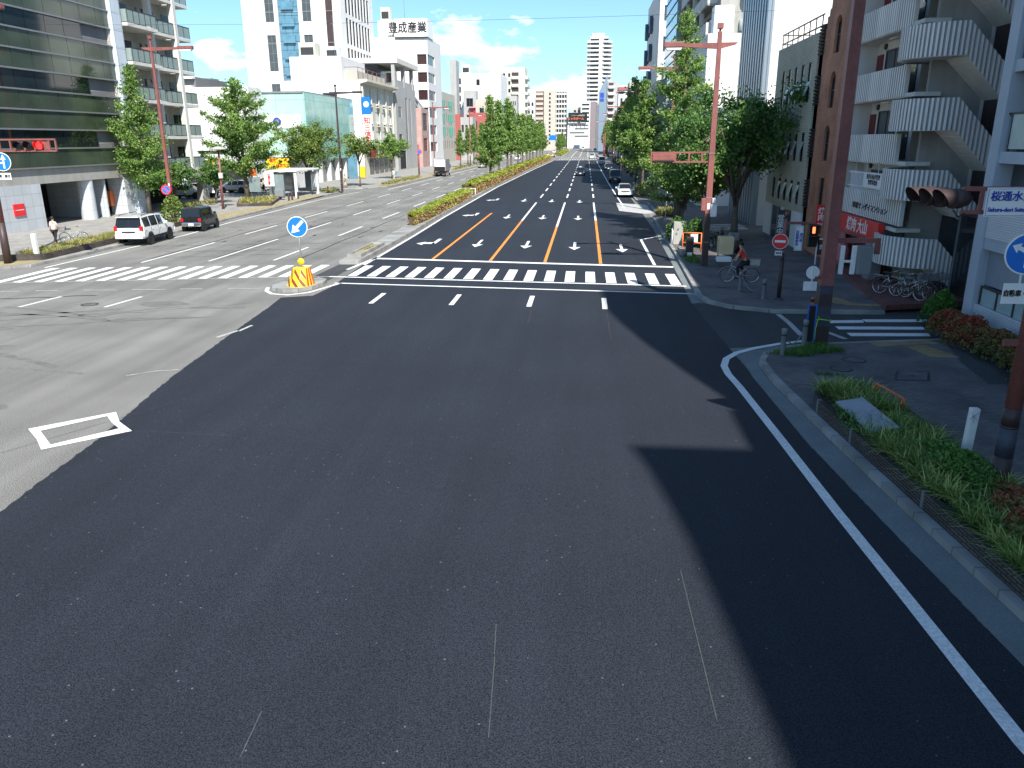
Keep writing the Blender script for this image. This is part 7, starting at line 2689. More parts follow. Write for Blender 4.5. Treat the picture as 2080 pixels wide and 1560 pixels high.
r_, a, b = slab_px('office_block', 'plain white block with small square windows behind the green-louvred facade', 922, 1017, 149, 300, 24, 'white_wall')
q = MB()
for px, py in ((933, 165), (933, 182), (933, 200), (933, 217), (971, 167)):
    p = ray_at(px, py, Y=300)
    q.box(p.x - .6, 299.9, p.z - 1, p.x + .6, 300.02, p.z + 1)
q.build_each('window', 'win_dark', r_)
roof_unit(r_, a.x + 2, 306, a.z, 3, 4, 3.5)
r_, a, b = slab_px('stair_tower', 'grey lift tower rising above the beige facade roof', 913, 926, 122, 262, 6, 'grey_wall')
r_, a, b = slab_px('apartment_building', 'white block with red fire stair next to the brick-red low block', 941, 966, 184, 292, 7, 'grey_wall', (3, 1, 5))
q = MB()
for k in range(4):
    z = a.z - 3.5 * k - 9
    q.prism([(a.x + 2.2, z), (a.x + 5.5, z + 3), (a.x + 5.5, z + 3.4), (a.x + 2.2, z + .4)], 290.8, 291.9, frame=((0, 0, 0), (1, 0, 0), (0, 0, 1), (0, 1, 0)))
    q.box(a.x + 2, 290.7, z + 3, a.x + 6, 291.95, z + 3.2)
q.build('fire_stair', 'red_sign', r_)
slab_px('shop_building', 'salmon-coloured block with two windows above the trees', 966, 1010, 202, 280, 6, 'beige_wall', (2, 2, 6), ww=.45)
M['brick_red'] = mat('brick_red_render', (0.36, 0.10, 0.09), .8, var=.1)
slab_px('shop_building', 'brick-red low block above the left street trees', 953, 1000, 229, 270, 6, 'brick_red', (1, 2, 8), ww=.25)
slab_px('shop_building', 'brown pier and pale low block at the left kerb', 924, 934, 232, 255, 6, 'brick_red')
slab_px('shop_building', 'pale low shop with a flat canopy beyond the brown pier', 934, 960, 238, 256, 8, 'grey_wall', (2, 3, 3))
# cream apartment tower with recessed balconies
r_, a, b = slab_px('apartment_building', 'cream apartment tower with recessed balconies above the left trees', 996, 1066, 137, 345, 16, 'cream_wall')
W = b.x - a.x
nfl = 10
for k in range(nfl):
    z = a.z - 2.2 - 3.05 * (k + 1) + .6
    for u0, u1 in ((.14, .32), (.62, .82)):
        q = MB().box(a.x + W * u0, 344.0, z, a.x + W * u1, 344.9, z + 1.1)
        q.build('balcony', 'cream_wall', r_)
        MB().box(a.x + W * u0, 344.93, z + 1.1, a.x + W * u1, 345.02, z + 2.6).build('window', 'dark_brown', r_)
    MB().box(a.x + W * .36, 344.94, z + .9, a.x + W * .43, 345.03, z + 2.3).build('window', 'win_dark', r_)
    MB().box(a.x + W * .52, 344.94, z + .9, a.x + W * .58, 345.03, z + 2.3).build('window', 'win_dark', r_)
q = MB()
for k in range(nfl):
    z = a.z - 2.2 - 3.05 * (k + 1) + .6
    q.box(b.x + .02, 346, z, b.x + 1.2, 360, z + 1.1)
q.build('side_balcony', 'conc_light', r_)
r_, a, b = slab_px('office_block', 'blue-grey slatted block in front of the cream tower', 1016, 1050, 195, 330, 8, 'grey_wall', (3, 8, 12), gl='win_dark')
slab_px('shop_building', 'narrow bright white block with a green side sign', 1003, 1020, 180, 315, 6, 'white_wall')
slab_px('office_block', 'small pale block with two windows right of the cream tower', 1070, 1086, 199, 420, 10, 'white_wall', (2, 2, 18))
# beige tower with brick-coloured flank and balconied right side
r_, a, b = slab_px('apartment_building', 'slender beige apartment tower with balconies on its right side', 1105, 1129, 183, 490, 18, 'beige_wall', (13, 1, 3), ww=.16, wh=.6)
zt = a.z
q = MB().box(a.x - 5, 491, 0, a.x, 508, zt - .5)
M['brown_flank'] = mat('brown_flank_tile', (0.26, 0.16, 0.13), .8)
q.build('brick_flank', 'brown_flank', r_)
for k in range(13):
    z = zt - 2.8 - 2.75 * k
    MB().box(a.x - 5.2, 490.2, z, a.x - .4, 491, z + 1.2).build('balcony', 'beige_wall', r_)
q = MB().box(b.x, 491.5, 0, b.x + 6.2, 508, zt - .8)
q.build('rear_wall', 'dark_grey_wall', r_)
for k in range(13):
    z = zt - 2.8 - 2.75 * k
    q = MB().box(b.x + .05, 490.0, z, b.x + 6.4, 491.4, z + .95)
    for j in range(4):
        q.box(b.x + .2 + j * 1.6, 490.1, z + .95, b.x + .5 + j * 1.6, 491.4, z + 2.7)
    q.build('balcony', 'conc_light', r_)
antenna(r_, a.x + 2, 495, zt, 5)
# dark blue slab, white tower, billboard block
slab_px('office_block', 'dark blue glass block behind the beige tower', 1140, 1153, 239, 720, 20, 'dark_grey_wall', (4, 1, 10), gl='win_dark', ww=.95)
r_, a, b = slab_px('apartment_tower', 'very tall white tower with rows of curved balconies', 1199, 1236, 74, 660, 22, 'conc_light')
W = b.x - a.x
for k in range(22):
    z = a.z - 4.5 - 3.15 * k
    if z < 20:
        break
    q = MB()
    q.box(a.x - 2.2, 659, z, a.x, 672, z + 1.25)
    q.box(a.x - .02, 658.6, z, a.x + W * .52, 659.9, z + 1.25)
    q.prism([(a.x + W * .72, 659.9), (a.x + W * .72, 658.8), (b.x, 659.3), (b.x + 3.4, 662), (b.x + 3.8, 668), (b.x, 668)], z, z + 1.25)
    q.build('balcony', 'white_wall', r_)
    q = MB()
    q.box(a.x + W * .03, 659.94, z + 1.25, a.x + W * .5, 660.03, z + 2.8)
    q.box(b.x - W * .24, 659.94, z + 1.25, b.x + .02, 660.03, z + 2.8)
    q.box(b.x - .02, 660.5, z + 1.25, b.x + .1, 668, z + 2.8)
    q.build_each('window', 'win_dark', r_)
q = MB().box(a.x - 1.8, 661, 0, a.x - .02, 672, a.z - 2.5)
q.box(b.x + .02, 664, 0, b.x + 2.6, 672, a.z - 3.2)
q.build('rear_wall', 'grey_wall', r_)
q = MB().box(a.x + W * .12, 662, a.z, a.x + W * .8, 670, a.z + 2.5)
q.build('penthouse', 'white_wall', r_)
r_, a, b = slab_px('office_block', 'low white office block with band windows under the dark billboard', 1153, 1199, 250, 600, 18, 'white_wall')
for k, py in enumerate((253, 260, 268, 275)):
    p0, p1 = ray_at(1156, py, Y=600), ray_at(1197, py, Y=600)
    MB().box(p0.x + (4 if k % 2 else .5), 599.92, p0.z - 1.1, p1.x - .5 - (3 if k == 2 else 0), 600.02, p0.z - .1).build('window', 'win_grey', r_)
bbd = thing('billboard', 'dark rooftop billboard with white and orange Japanese lettering', 'billboard', (-7, 598, 20))
p0, p1 = ray_at(1154.5, 229, Y=598), ray_at(1192.5, 247.5, Y=598)
MB().box(p0.x, 598, p1.z, p1.x, 598.5, p0.z).build('panel', 'black', bbd)
lettering('リフォーム&増改築', (p1.x - p0.x) * .085, 'conc_light', bbd, ((p0.x + p1.x) / 2, 597.95, p0.z - 2.0), F_CAM, 0)
lettering('ニッカホーム', (p1.x - p0.x) * .145, 'orange', bbd, (p0.x + (p1.x - p0.x) * .40, 597.95, p1.z + 2.2), F_CAM, .05)
q = MB()
for k in range(5):
    x = p0.x + (p1.x - p0.x) * (k + .5) / 5
    q.box(x - .2, 598.5, p1.z - 3, x + .2, 598.9, p0.z - 1)
q.build_each('support', 'grey_metal', bbd)
r_, a, b = slab_px('apartment_building', 'white-framed balcony block behind the billboard', 1180, 1200, 205, 640, 14, 'white_wall', (7, 1, 12), gl='win_dark', ww=.85)
slab_px('apartment_building', 'smaller stepped balcony block left of the white-framed one', 1163, 1181, 218, 645, 10, 'beige_wall', (5, 2, 12))
M['mauve'] = mat('mauve_tile', (0.22, 0.18, 0.19), .8, var=.08)
r_, a, b = slab_px('apartment_building', 'mauve windowless slab tower right of the billboard', 1199.5, 1212, 206, 560, 14, 'mauve')
slab_px('office_block', 'slate-grey tower edged with white vertical lettering strip', 1211.5, 1218, 212, 520, 14, 'dark_grey_wall')
M['slate_blue'] = mat('slate_blue_panel', (0.18, 0.24, 0.30), .5, var=.06)
r_, a, b = slab_px('office_block', 'blue-grey wedge-topped tower with a large blue emblem', 1217, 1234, 186, 440, 14, 'slate_blue')
q = MB()
q.prism([(a.x, a.z), (b.x, a.z), (b.x, a.z + 8.5)], 440, 454, frame=((0, 0, 0), (1, 0, 0), (0, 0, 1), (0, 1, 0)))
q.build('wedge_roof', 'slate_blue', r_)
q = MB()
q.box(a.x + .6, 439.9, a.z - 3, a.x + 2.6, 440.0, a.z - .6)
q.box(a.x + .6, 439.9, a.z - 5, a.x + 2.6, 440.0, a.z - 3.4)
q.build('emblem', 'blue_text', r_)
r_, a, b = slab_px('apartment_building', 'dark-edged balcony tower right of the blue-grey wedge', 1234, 1255, 166, 400, 12, 'grey_wall')
for k in range(12):
    z = a.z - 3 - 2.95 * k
    q = MB().box(a.x + .6, 398.9, z, b.x - 1.5, 399.9, z + 1.15)
    q.build('balcony', 'white_wall', r_)
    MB().box(a.x + .6, 399.93, z + 1.15, b.x - 2.0, 400.02, z + 2.5).build('window', 'dark_brown', r_)
r_, a, b = slab_px('shop_building', 'low pale block with a red tiled roof edge', 1257, 1279, 183, 300, 12, 'white_wall', (3, 2, 4), ww=.5)
MB().box(a.x - .3, 299.6, a.z, b.x + .3, 306, a.z + 1.0).build('roof_edge', 'brick_red', r_)
r_, a, b = slab_px('office_block', 'beige block with a round red emblem on its upper corner', 1279, 1306, 166, 245, 12, 'beige_wall')
p = ray_at(1296, 180, Y=244.8)
q = MB().lathe([(0, .03), (.95, .03), (.95, 0)], (p.x, 244.95, p.z), (0, -1, 0), 24)
q.lathe([(.5, .04), (.75, .04)], (p.x, 244.95, p.z), (0, -1, 0), 24, 1)
q.build('emblem', ['red_sign', 'white_sign'], r_, smooth=False)
antenna(r_, a.x + 2, 248, a.z, 6)

# generic infill so that the street wall continues between the modelled blocks
rg = random.Random(12)
walls = ['white_wall', 'cream_wall', 'grey_wall', 'beige_wall', 'conc_light']
infill = [(-42, -70, 330, 380, 17, 'grey'), (-42, -66, 384, 440, 21, 'white'), (-43, -70, 446, 520, 16, 'cream'), (-38, -60, 560, 640, 14, 'pale'), (13, 34, 190, 236, 15, 'dark'), (13, 34, 260, 292, 14, 'plain'), (13.5, 36, 330, 395, 19, 'tall'), (14, 36, 460, 540, 18, 'last')]
for (xf, xb, ya, yb, hh, w_) in infill:
    root = thing('office_block', '%s mid-rise block half hidden by street trees on the %s side, about %d floors' % (w_, 'left' if xf < 0 else 'right', hh // 3), 'building', ((xf + xb) / 2, ya, 0))
    x0, x1 = min(xf, xb), max(xf, xb)
    nr = int((hh - 2) / 3.3)
    rws = [(1.2 + 3.3 * k + .9, 1.2 + 3.3 * k + 2.6) for k in range(nr)]
    fc_ = '+x' if xf < 0 else '-x'
    block(root, x0, x1, ya, yb, hh, rg.choice(walls), {fc_: grid(even(1, yb - ya - 1, 6, 3.2), rws), '-y': grid(even(2, x1 - x0 - 2, 3, 2), rws)}, .12)
    roof_unit(root, (x0 + x1) / 2, ya + 6, hh, 4, 4, 2.5)

# ---------- right side of the street, near blocks
# R1 tiled building at the right edge
M['white_tile'] = tile('small_white_tile', (0.56, 0.60, 0.64), (0.60, 0.64, 0.67), (0.34, 0.37, 0.40), .22, .07, .008, .35, 'xy', .05, .2)
M['bluegrey_render'] = mat('blue_grey_render', (0.26, 0.30, 0.34), .8, var=.08, vscale=.8, streak=.08)
M['bluegrey_light'] = mat('pale_blue_grey_render', (0.40, 0.45, 0.50), .7, var=.06, vscale=.8, streak=.06)
M['frosted'] = mat('frosted_balcony_glass', (0.34, 0.46, 0.46), .25, 0, .6, var=.12, vscale=1.5)
e1 = thing('apartment_building', 'blue-grey and white-tiled apartment building cut by the right edge', 'building', (16, 20, 0))
EX, EY = 12.55, 26.4
MB().box(EX + 1.5, 12.6, 0, 30, EY - .02, 19).build('wall', 'bluegrey_render', e1)
MB().box(EX + .02, 6.6, 19.02, 30, 12.58, 23.6).build('penthouse', 'bluegrey_render', e1)  # unseen raised roof block, added so its shadow covers the thick corner post
MB().box(EX + 1.5, 6.6, 0, 30, 12.58, 19).build('wall', 'bluegrey_render', e1)
MB().box(EX + .02, 12.6, 19.02, EX + 1.6, EY - .02, 19.3).build('eave', 'bluegrey_render', e1)
q = MB().box(EX - .05, EY - .55, 0, EX + .5, EY, 19)
q.build('corner_pillar', 'bluegrey_light', e1, bevel=.02)
q = MB().box(EX + .5, EY - .1, 0, EX + 1.6, EY - .02, 19)
q.build('side_wall', 'bluegrey_render', e1)
for k, z in enumerate((3.05, 5.65, 8.25, 10.85, 13.45, 16.05)):
    q = MB().box(EX + .02, 7.0, z - .12, EX + 1.5, EY - .56, z + .22)
    q.build('floor_slab', 'bluegrey_light', e1)
    if k == 0:
        q = MB().box(EX + .0, 7.0, z + .225, EX + .15, EY - .56, z + 1.55)
        q.build('parapet', 'white_tile', e1)
        q = MB().box(EX + .15, 7.0, z + .225, EX + 1.49, EY - .56, z + .24)
        continue
    q = MB()
    y = EY - .8
    while y > 8:
        q.box(EX + .10, y - 1.15, z + .30, EX + .13, y, z + 1.28)
        y -= 1.2
    q.build('balustrade', 'frosted', e1)
    q = MB()
    q.box(EX + .08, 7.0, z + 1.28, EX + .16, EY - .56, z + 1.34)
    y = EY - .8
    while y > 8:
        q.box(EX + .09, y, z + .22, EX + .15, y + .05, z + 1.28)
        y -= 1.2
    q.build('rail', 'dark_frame', e1)
    q = MB()
    for j in range(4):
        q.box(EX + 1.44, 9 + 4.3 * j, z + .25, EX + 1.49, 12 + 4.3 * j, z + 2.15)
    q.build('window', 'win_dark', e1)
q = MB().box(EX + .02, 7.0, 0, EX + .4, EY - .56, 1.18)
q.build('plinth', 'white_tile', e1)
q = MB()
y = EY - .7
while y > 9:
    q.box(EX + .12, y - .95, 1.2, EX + .16, y - .05, 1.72)
    y -= 1.0
q.build('window', 'frosted', e1)
q = MB()
y = EY - .7
while y > 9:
    q.box(EX + .08, y - .05, 1.2, EX + .2, y + .0, 1.75)
    y -= 1.0
q.box(EX + .08, 9, 1.72, EX + .2, EY - .7, 1.78)
q.build('window_frame', 'dark_frame', e1)
q = MB().box(EX - .12, EY - 4.95, 0, EX + .12, EY - 4.4, 2.2)
q.build('pier', 'white_tile', e1)
q = MB().box(EX + .25, 7, 1.8, EX + .3, EY - .56, 2.92)
q.build('recess', 'bluegrey_render', e1)

# R2 apartment block with galleries and the ribbed outdoor stair
s2 = thing('apartment_building', 'concrete apartment block with ribbed galleries and an outdoor stair with rounded landings', 'building', (16, 36, 0))
GX = 12.75
FL = [2.72 + 2.64 * k for k in range(6)]          # gallery floor levels
MB().box(GX + 1.0, 35.9, 0.3, 30, 41.6, 20).build('wall', 'conc_light', s2)
MB().box(GX + 2.7, 33.9, 0.3, 30, 35.89, 20).build('rear_wall', 'conc_light', s2)


def ribbed_path(mb, pts, z0s, z1s, rib=.17, dep=.04, th=.12):
    """A parapet with vertical half-round ribs following a plan polyline; bottom/top heights run with it."""
    P = [Vector(p) for p in pts]
    L = [0]
    for i in range(1, len(P)):
        L.append(L[-1] + (P[i] - P[i - 1]).length)

    def at(s):
        for i in range(1, len(L)):
            if s <= L[i] + 1e-6:
                f = (s - L[i - 1]) / max(1e-6, L[i] - L[i - 1])
                p = P[i - 1].lerp(P[i], f)
                d = (P[i] - P[i - 1]).normalized()
                return p, Vector((d.y, -d.x)), z0s[i - 1] + (z0s[i] - z0s[i - 1]) * f, z1s[i - 1] + (z1s[i] - z1s[i - 1]) * f
    n = max(6, int(L[-1] / rib * 6))
    outer, inner, groove = [], [], []
    for k in range(n + 1):
        s = L[-1] * k / n
        p, nn, a, b = at(s)
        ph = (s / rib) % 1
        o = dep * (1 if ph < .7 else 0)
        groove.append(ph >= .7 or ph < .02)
        c = p + nn * o
        outer.append(((c.x, c.y, a), (c.x, c.y, b)))
        c = p - nn * th
        inner.append(((c.x, c.y, a), (c.x, c.y, b)))
    for k in range(n):
        mb.quad(outer[k][0], outer[k + 1][0], outer[k + 1][1], outer[k][1], 2 if groove[k] or groove[k + 1] else 0)  # groove faces take darker concrete, painting in the shade of the recesses
        mb.quad(inner[k][0], inner[k + 1][0], inner[k + 1][1], inner[k][1], 1)
        mb.quad(outer[k][1], outer[k + 1][1], inner[k + 1][1], inner[k][1], 1)
        mb.quad(outer[k][0], outer[k + 1][0], inner[k + 1][0], inner[k][0], 1)
    for k in (0, n):
        mb.quad(outer[k][0], outer[k][1], inner[k][1], inner[k][0], 1)


for i, z in enumerate(FL):
    q = MB()
    if i == 0:
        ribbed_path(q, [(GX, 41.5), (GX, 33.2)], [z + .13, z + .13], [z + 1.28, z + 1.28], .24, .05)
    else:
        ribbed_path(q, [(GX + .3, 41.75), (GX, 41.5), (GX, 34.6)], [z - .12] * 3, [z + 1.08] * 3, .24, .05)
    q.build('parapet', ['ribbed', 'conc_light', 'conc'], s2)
    MB().box(GX + .02, 33.6, z - .16, GX + .999, 41.6, z - .001).build('floor_slab', 'conc_light', s2)
    # door, window, door on each gallery
    for y0, y1, m_, nm in ((40.4, 41.15, 'dark_red', 'door'), (36.25, 37.45, 'black', 'door')):
        q = MB().box(GX + .95, y0, z + .02, GX + .999, y1, z + 2.0)
        o = q.build(nm, 'dark_red' if m_ == 'dark_red' else 'car_navy', s2)
        MB().box(GX + .92, y0 + .08, z + .95, GX + .949, y0 + .14, z + 1.05).build('handle', 'chrome', o)
    q = MB().box(GX + .96, 37.9, z + .85, GX + .999, 39.9, z + 2.05)
    q.box(GX + .935, 38.87, z + .85, GX + .96, 38.93, z + 2.05, 1)
    for a, b, c, d in ((37.86, 39.94, .79, .85), (37.86, 39.94, 2.05, 2.11), (37.84, 37.9, .79, 2.11), (39.9, 39.96, .79, 2.11)):
        q.box(GX + .92, a, z + c, GX + .999, b, z + d, 1)
    q.build('window', ['win_grey', 'dark_frame'], s2)
    q = MB().box(GX + .5, 37.7, z + 2.41, GX + .62, 38.6, z + 2.47)
    q.build('ceiling_lamp', 'white_metal', s2)
    MB().lathe([(0, .1), (.12, .08), (.14, 0)], (GX + .99, 40.2, z + 2.3), (-1, 0, 0), 14).build('meter', 'dark_frame', s2)
q = MB().box(GX + .02, 41.2, .3, GX + .999, 41.6, 20)
q.build('party_wall', 'conc_light', s2)
# white rail with notice board on the lowest gallery
q = MB()
for k in range(22):
    q.box(GX - .02, 35.6 + .2 * k, FL[0] + 1.281, GX + .02, 35.66 + .2 * k, FL[0] + 2.1)
for z in (1.4, 2.0):
    q.box(GX - .03, 35.5, FL[0] + z, GX - .0201, 40.2, FL[0] + z + .05)
q.build('railing', 'white_metal', s2)
q = MB()
for y in (36.6, 38.1, 39.6):
    q.tube([(GX + .1, y, FL[0] + 1.2), (GX + .1, y, FL[1] - .16)], .02, 6)
q.build_each('post', 'white_metal', s2)
nb_ = thing('notice_board', 'white notice board with black Japanese lettering on the gallery rail', 'notice board', (GX - .05, 37.5, FL[0] + 1))
MB().box(GX - .08, 35.4, FL[0] + 1.45, GX - .05, 37.9, FL[0] + 2.08).build('board', 'white_sign', nb_)
lettering('東海自転車管理\n管理事務所', .24, 'black_text', nb_, (GX - .085, 36.65, FL[0] + 1.78), F_W, .003)
lettering('車道サンダイマンション', .30, 'black_text', s2, (GX - .06, 36.8, FL[0] + .55), F_W, .008, sx=1.35)
# stair: spine wall, half-round landings, outer flights
SY = 34.1
q = MB().box(13.4, SY - .1, .3, GX + 1.64 + 1.2, SY + .1, 20)
q.build('spine_wall', 'conc', s2)
cx_, cy_, rad_ = 13.9, 34.05, 1.78
LD = [1.42 + 2.64 * k for k in range(6)]
for i, z in enumerate(LD):
    arc = []
    for k in range(15):
        a = R(90 + 12.857 * k)
        arc.append((cx_ + rad_ * .92 * math.cos(a), cy_ + rad_ * math.sin(a)))
    q = MB()
    end = arc[-1]
    # half-round landing parapet, then the flight that runs down into the block
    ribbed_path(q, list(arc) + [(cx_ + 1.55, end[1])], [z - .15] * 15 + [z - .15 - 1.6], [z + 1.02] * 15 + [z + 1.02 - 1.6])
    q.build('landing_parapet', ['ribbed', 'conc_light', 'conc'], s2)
    fl_ = MB()
    fl_.prism([(x, y) for x, y in arc], z - .17, z - .002)
    fl_.build('landing', 'conc_light', s2)
    st2 = MB()
    y0, y1 = end[1] + .1, SY - .12
    st2.prism([(cx_, z - .17), (cx_, z - .01), (cx_ + 1.6, z - 1.5), (cx_ + 1.6, z - 1.68)], y0, y1, frame=((0, 0, 0), (1, 0, 0), (0, 0, 1), (0, 1, 0)))
    for k in range(8):
        st2.box(cx_ + .2 * k, y0, z - .01 - .186 * (k + 1), cx_ + .2 * (k + 1), y1, z - .01 - .186 * k)
    st2.build('stair_flight', 'conc_light', s2)
    st3 = MB()
    y0, y1 = SY + .12, cy_ + rad_ - .1
    st3.prism([(cx_, z - .17), (cx_, z - .01), (cx_ + 1.4, z + 1.3), (cx_ + 1.4, z + 1.1)], y0, y1, frame=((0, 0, 0), (1, 0, 0), (0, 0, 1), (0, 1, 0)))
    st3.build('stair_flight', 'conc_light', s2)
    ib = MB()
    ib.prism([(GX - .02, z + .9), (GX + .5, z + .9), (GX + 1.3, z + 2.3), (GX - .02, z + 2.3)], 34.3, 34.55, frame=((0, 0, 0), (1, 0, 0), (0, 0, 1), (0, 1, 0)))
# glazed ground floor, and dark brown walls painting in the shaded void behind the flights
q = MB()
q.box(15.5, 27.4, 3.5, 15.9, 33.8, 20)
q.box(14.6, 27.4, .3, 15.0, 33.8, 3.5)
q.build_each('rear_wall', 'dark_brown', s2)
q = MB()
for y in (29.0, 30.6, 32.0):
    q.box(14.52, y, .4, 14.6, y + .09, 3.4)
q.box(14.56, 27.5, .4, 14.59, 33.7, 3.4, 1)
q.build('shop_window', ['alu', 'win_dark'], s2)
MB().box(14.50, 28.6, .9, 14.55, 29.6, 1.8).build('blind', 'beige_wall', s2)

# restaurant under the block
rs_ = thing('restaurant', 'dark red restaurant front with a red fascia of white brush lettering', 'shop', (13, 39, .3))
MB().box(GX + .35, 35.4, .32, GX + .5, 41.4, 2.15).build('wall', 'dark_red', rs_)
MB().box(GX + .3, 37.2, .32, GX + .35, 39.2, 2.05).build('entrance', 'dark_in', rs_)
MB().box(GX - .28, 34.7, 2.02, GX - .02, 42.1, 2.8).build('fascia', 'red_sign', rs_)
lettering('焼肉 大山', .66, 'white_text', rs_, (GX - .29, 37.4, 2.41), F_W, .012, shear=.12)
pj = MB().box(GX - .75, 42.2, 1.85, GX - .28, 42.45, 2.98)
pj.build('projecting_sign', 'red_sign', rs_)
lettering('焼肉', .36, 'white_text', rs_, (GX - .52, 42.19, 2.5), F_CAM, .008, vertical=True)
lettering('大山', .18, 'white_text', rs_, (GX - .52, 42.19, 2.0), F_CAM, .004)
M['pink_cloth'] = mat('pale_pink_banner', (0.50, 0.16, 0.18), .8, var=.3, vscale=3)
q = MB().box(GX + .1, 40.0, .9, GX + .13, 41.0, 2.0)
q.build('banner', 'pink_cloth', rs_)
q = MB().lathe([(0, 0), (.3, .02), (.42, .35), (.42, .75), (.3, 1.05), (0, 1.08)], (GX - .15, 39.6, .32), n=18)
q.build('barrel', 'pink_cloth', rs_)
mn = thing('menu_stand', 'dark framed menu board standing before the red restaurant', 'menu board', (12.0, 40.6, .15))
q = MB()
q.box(11.7, 40.6, .15, 11.75, 40.68, 1.45)
q.box(12.25, 40.6, .15, 12.3, 40.68, 1.45)
q.box(11.7, 40.6, 1.4, 12.3, 40.68, 1.46)
q.build('frame', 'white_metal', mn)
MB().box(11.76, 40.62, .65, 12.24, 40.66, 1.39).build('board', 'dark_brown', mn)
lettering('肉', .3, 'white_text', mn, (12.0, 40.61, 1.02), F_CAM, .004)
ac = thing('air_conditioner', 'grey outdoor units stacked beside the restaurant entrance', 'air conditioner', (12.6, 35.6, .3))
MB().box(12.45, 35.2, .32, 13.0, 35.9, 1.9).build('body', 'grey_metal', ac, bevel=.03)
rl = MB().box(GX - .3, 34.9, 1.95, GX - .1, 39.6, 2.08)
rl.build('canopy_rail', 'rust_red', rs_)

# R3 narrow brown brick building with arched windows
M['brown_brick'] = tile('brown_brick', (0.40, 0.165, 0.095), (0.47, 0.205, 0.125), (0.27, 0.16, 0.11), .22, .068, .010, .8, 'xy', .25, .3)
b3 = thing('brick_building', 'narrow brown brick building with arched windows and a stepped parapet', 'building', (15, 43.7, 0))
BX = 12.35
mb = MB()
P0 = (BX, 41.75)
AR = [(1.0, 5.15, 1.2), (1.0, 7.75, 1.2), (1.0, 10.35, 1.2), (1.0, 12.95, 1.2)]
ops = [(1.0, 1.95, z, z + 1.75) for _, z, _ in AR] + [(1.0, 2.0, 2.5, 4.3)]
wall_with_openings(mb, P0, AX['-x'][0], AX['-x'][1], 3.0, 0, 15.2, ops, .2)
mb.box(BX + .2, 41.75, 0, 26, 44.75, 15.2)
mb.quad((BX, 44.75, 0), (BX + .2, 44.75, 0), (BX + .2, 44.75, 15.2), (BX, 44.75, 15.2))
mb.quad((BX, 41.75, 0), (BX + .2, 41.75, 0), (BX + .2, 41.75, 15.2), (BX, 41.75, 15.2))
mb.build('wall', 'brown_brick', b3)
mb = MB()
for k in range(3):
    mb.box(BX, 44.75, 0, 26, 45.0 + .0, 12.6 - .0) if k == 0 else mb.box(BX, 45.0 + .22 * (k - 1), 0, 26, 45.0 + .22 * k, 12.6 - .45 * k)
mb.build('stepped_gable', 'brown_brick', b3)
for a, b, c, d in ops[:4]:
    arch = MB()       # spandrels that turn the square head into an arch
    r = (b - a) / 2
    n = 10
    for side in (-1, 1):
        poly = [(side * r, r * 1.02)] + [(side * r * math.sin(R(90 * k / n)), r * math.cos(R(90 * k / n))) for k in range(n + 1)]
        if side > 0:
            poly = poly[::-1]
        arch.prism(poly, -.16, -.001, frame=((BX, 41.75 + (a + b) / 2, d - r), (0, 1, 0), (0, 0, 1), (-1, 0, 0)))
    arch.build('arch', 'brown_brick', b3)
    window(b3, P0, AX['-x'][0], AX['-x'][1], (a, b, c, d), .17, 1, 2, 'dark_frame', 'win_dark')
window(b3, P0, AX['-x'][0], AX['-x'][1], ops[4], .17, 1, 1, 'dark_frame', 'win_dark')
MB().box(BX - .02, 41.8, 0, BX + .2, 44.7, 2.3).build('ground_wall', 'brown_brick', b3)
# dark awnings down the gap
aw_ = thing('awning_stack', 'column of dark corrugated awnings between the two brick buildings', 'awning', (12.3, 45.6, 2))
for z in (2.6, 5.3, 8.0, 10.5):
    q = MB()
    for k in range(9):
        q.prism([(0, 0), (.34, -.0), (.40, .09), (0, .16)], 0, .75, frame=((12.6, 45.35, z + .17 * k), (-1, 0, 0), (0, 0, 1), (0, 1, 0)))
    q.build('awning', 'dark_frame', aw_)
MB().box(12.6, 45.3, 0, 13.4, 46.2, 12.4).build('back_panel', 'dark_grey_wall', aw_)
q = MB()
for z in (4.6, 7.2, 9.9):
    q.box(12.55, 45.4, z, 12.6, 46.1, z + .8)
q.build_each('window', 'win_grey', aw_)

# R4 light brick building with slit windows
M['light_brick'] = tile('pale_yellow_brick', (0.44, 0.42, 0.33), (0.50, 0.48, 0.39), (0.26, 0.25, 0.21), .30, .10, .016, .8, 'xy', .08, .3)
b4 = thing('brick_building', 'pale brick building with slit windows and a roof railing', 'building', (17, 51, 0))
LX = 12.3
cols = [(1.0 + 1.5 * k, 1.6 + 1.5 * k) for k in range(5)]
rows4 = [(2.6, 3.9), (5.0, 6.6), (8.2, 10.3)]
mb = MB()
P0 = (LX, 46.3)
wall_with_openings(mb, P0, AX['-x'][0], AX['-x'][1], 9.3, 2.2, 11.7, grid(cols, rows4), .08)
mb.box(LX + .1, 46.3, 0, 28, 55.6, 11.5)
mb.quad((LX, 46.3, 2.2), (LX + .3, 46.3, 2.2), (LX + .3, 46.3, 11.7), (LX, 46.3, 11.7))
mb.quad((LX, 55.6, 2.2), (LX + .3, 55.6, 2.2), (LX + .3, 55.6, 11.7), (LX, 55.6, 11.7))
mb.quad((LX, 46.3, 11.7), (LX + .3, 46.3, 11.7), (LX + .3, 55.6, 11.7), (LX, 55.6, 11.7))
mb.build('wall', 'light_brick', b4)
for o in grid(cols, rows4):
    w_ = window(b4, P0, AX['-x'][0], AX['-x'][1], o, .07, 1, 1, 'dark_frame', 'win_dark')
    c = P0[1] + (o[0] + o[1]) / 2
    s_ = MB()     # hopper pane, open outwards
    z0_ = o[2] + .35
    s_.add([(LX + .0, c - .27, z0_ + .75), (LX + .0, c + .27, z0_ + .75), (LX - .22, c + .27, z0_), (LX - .22, c - .27, z0_)], [(0, 1, 2, 3)])
    if c < 53.5:
        s_.build('open_pane', 'frosted', b4)
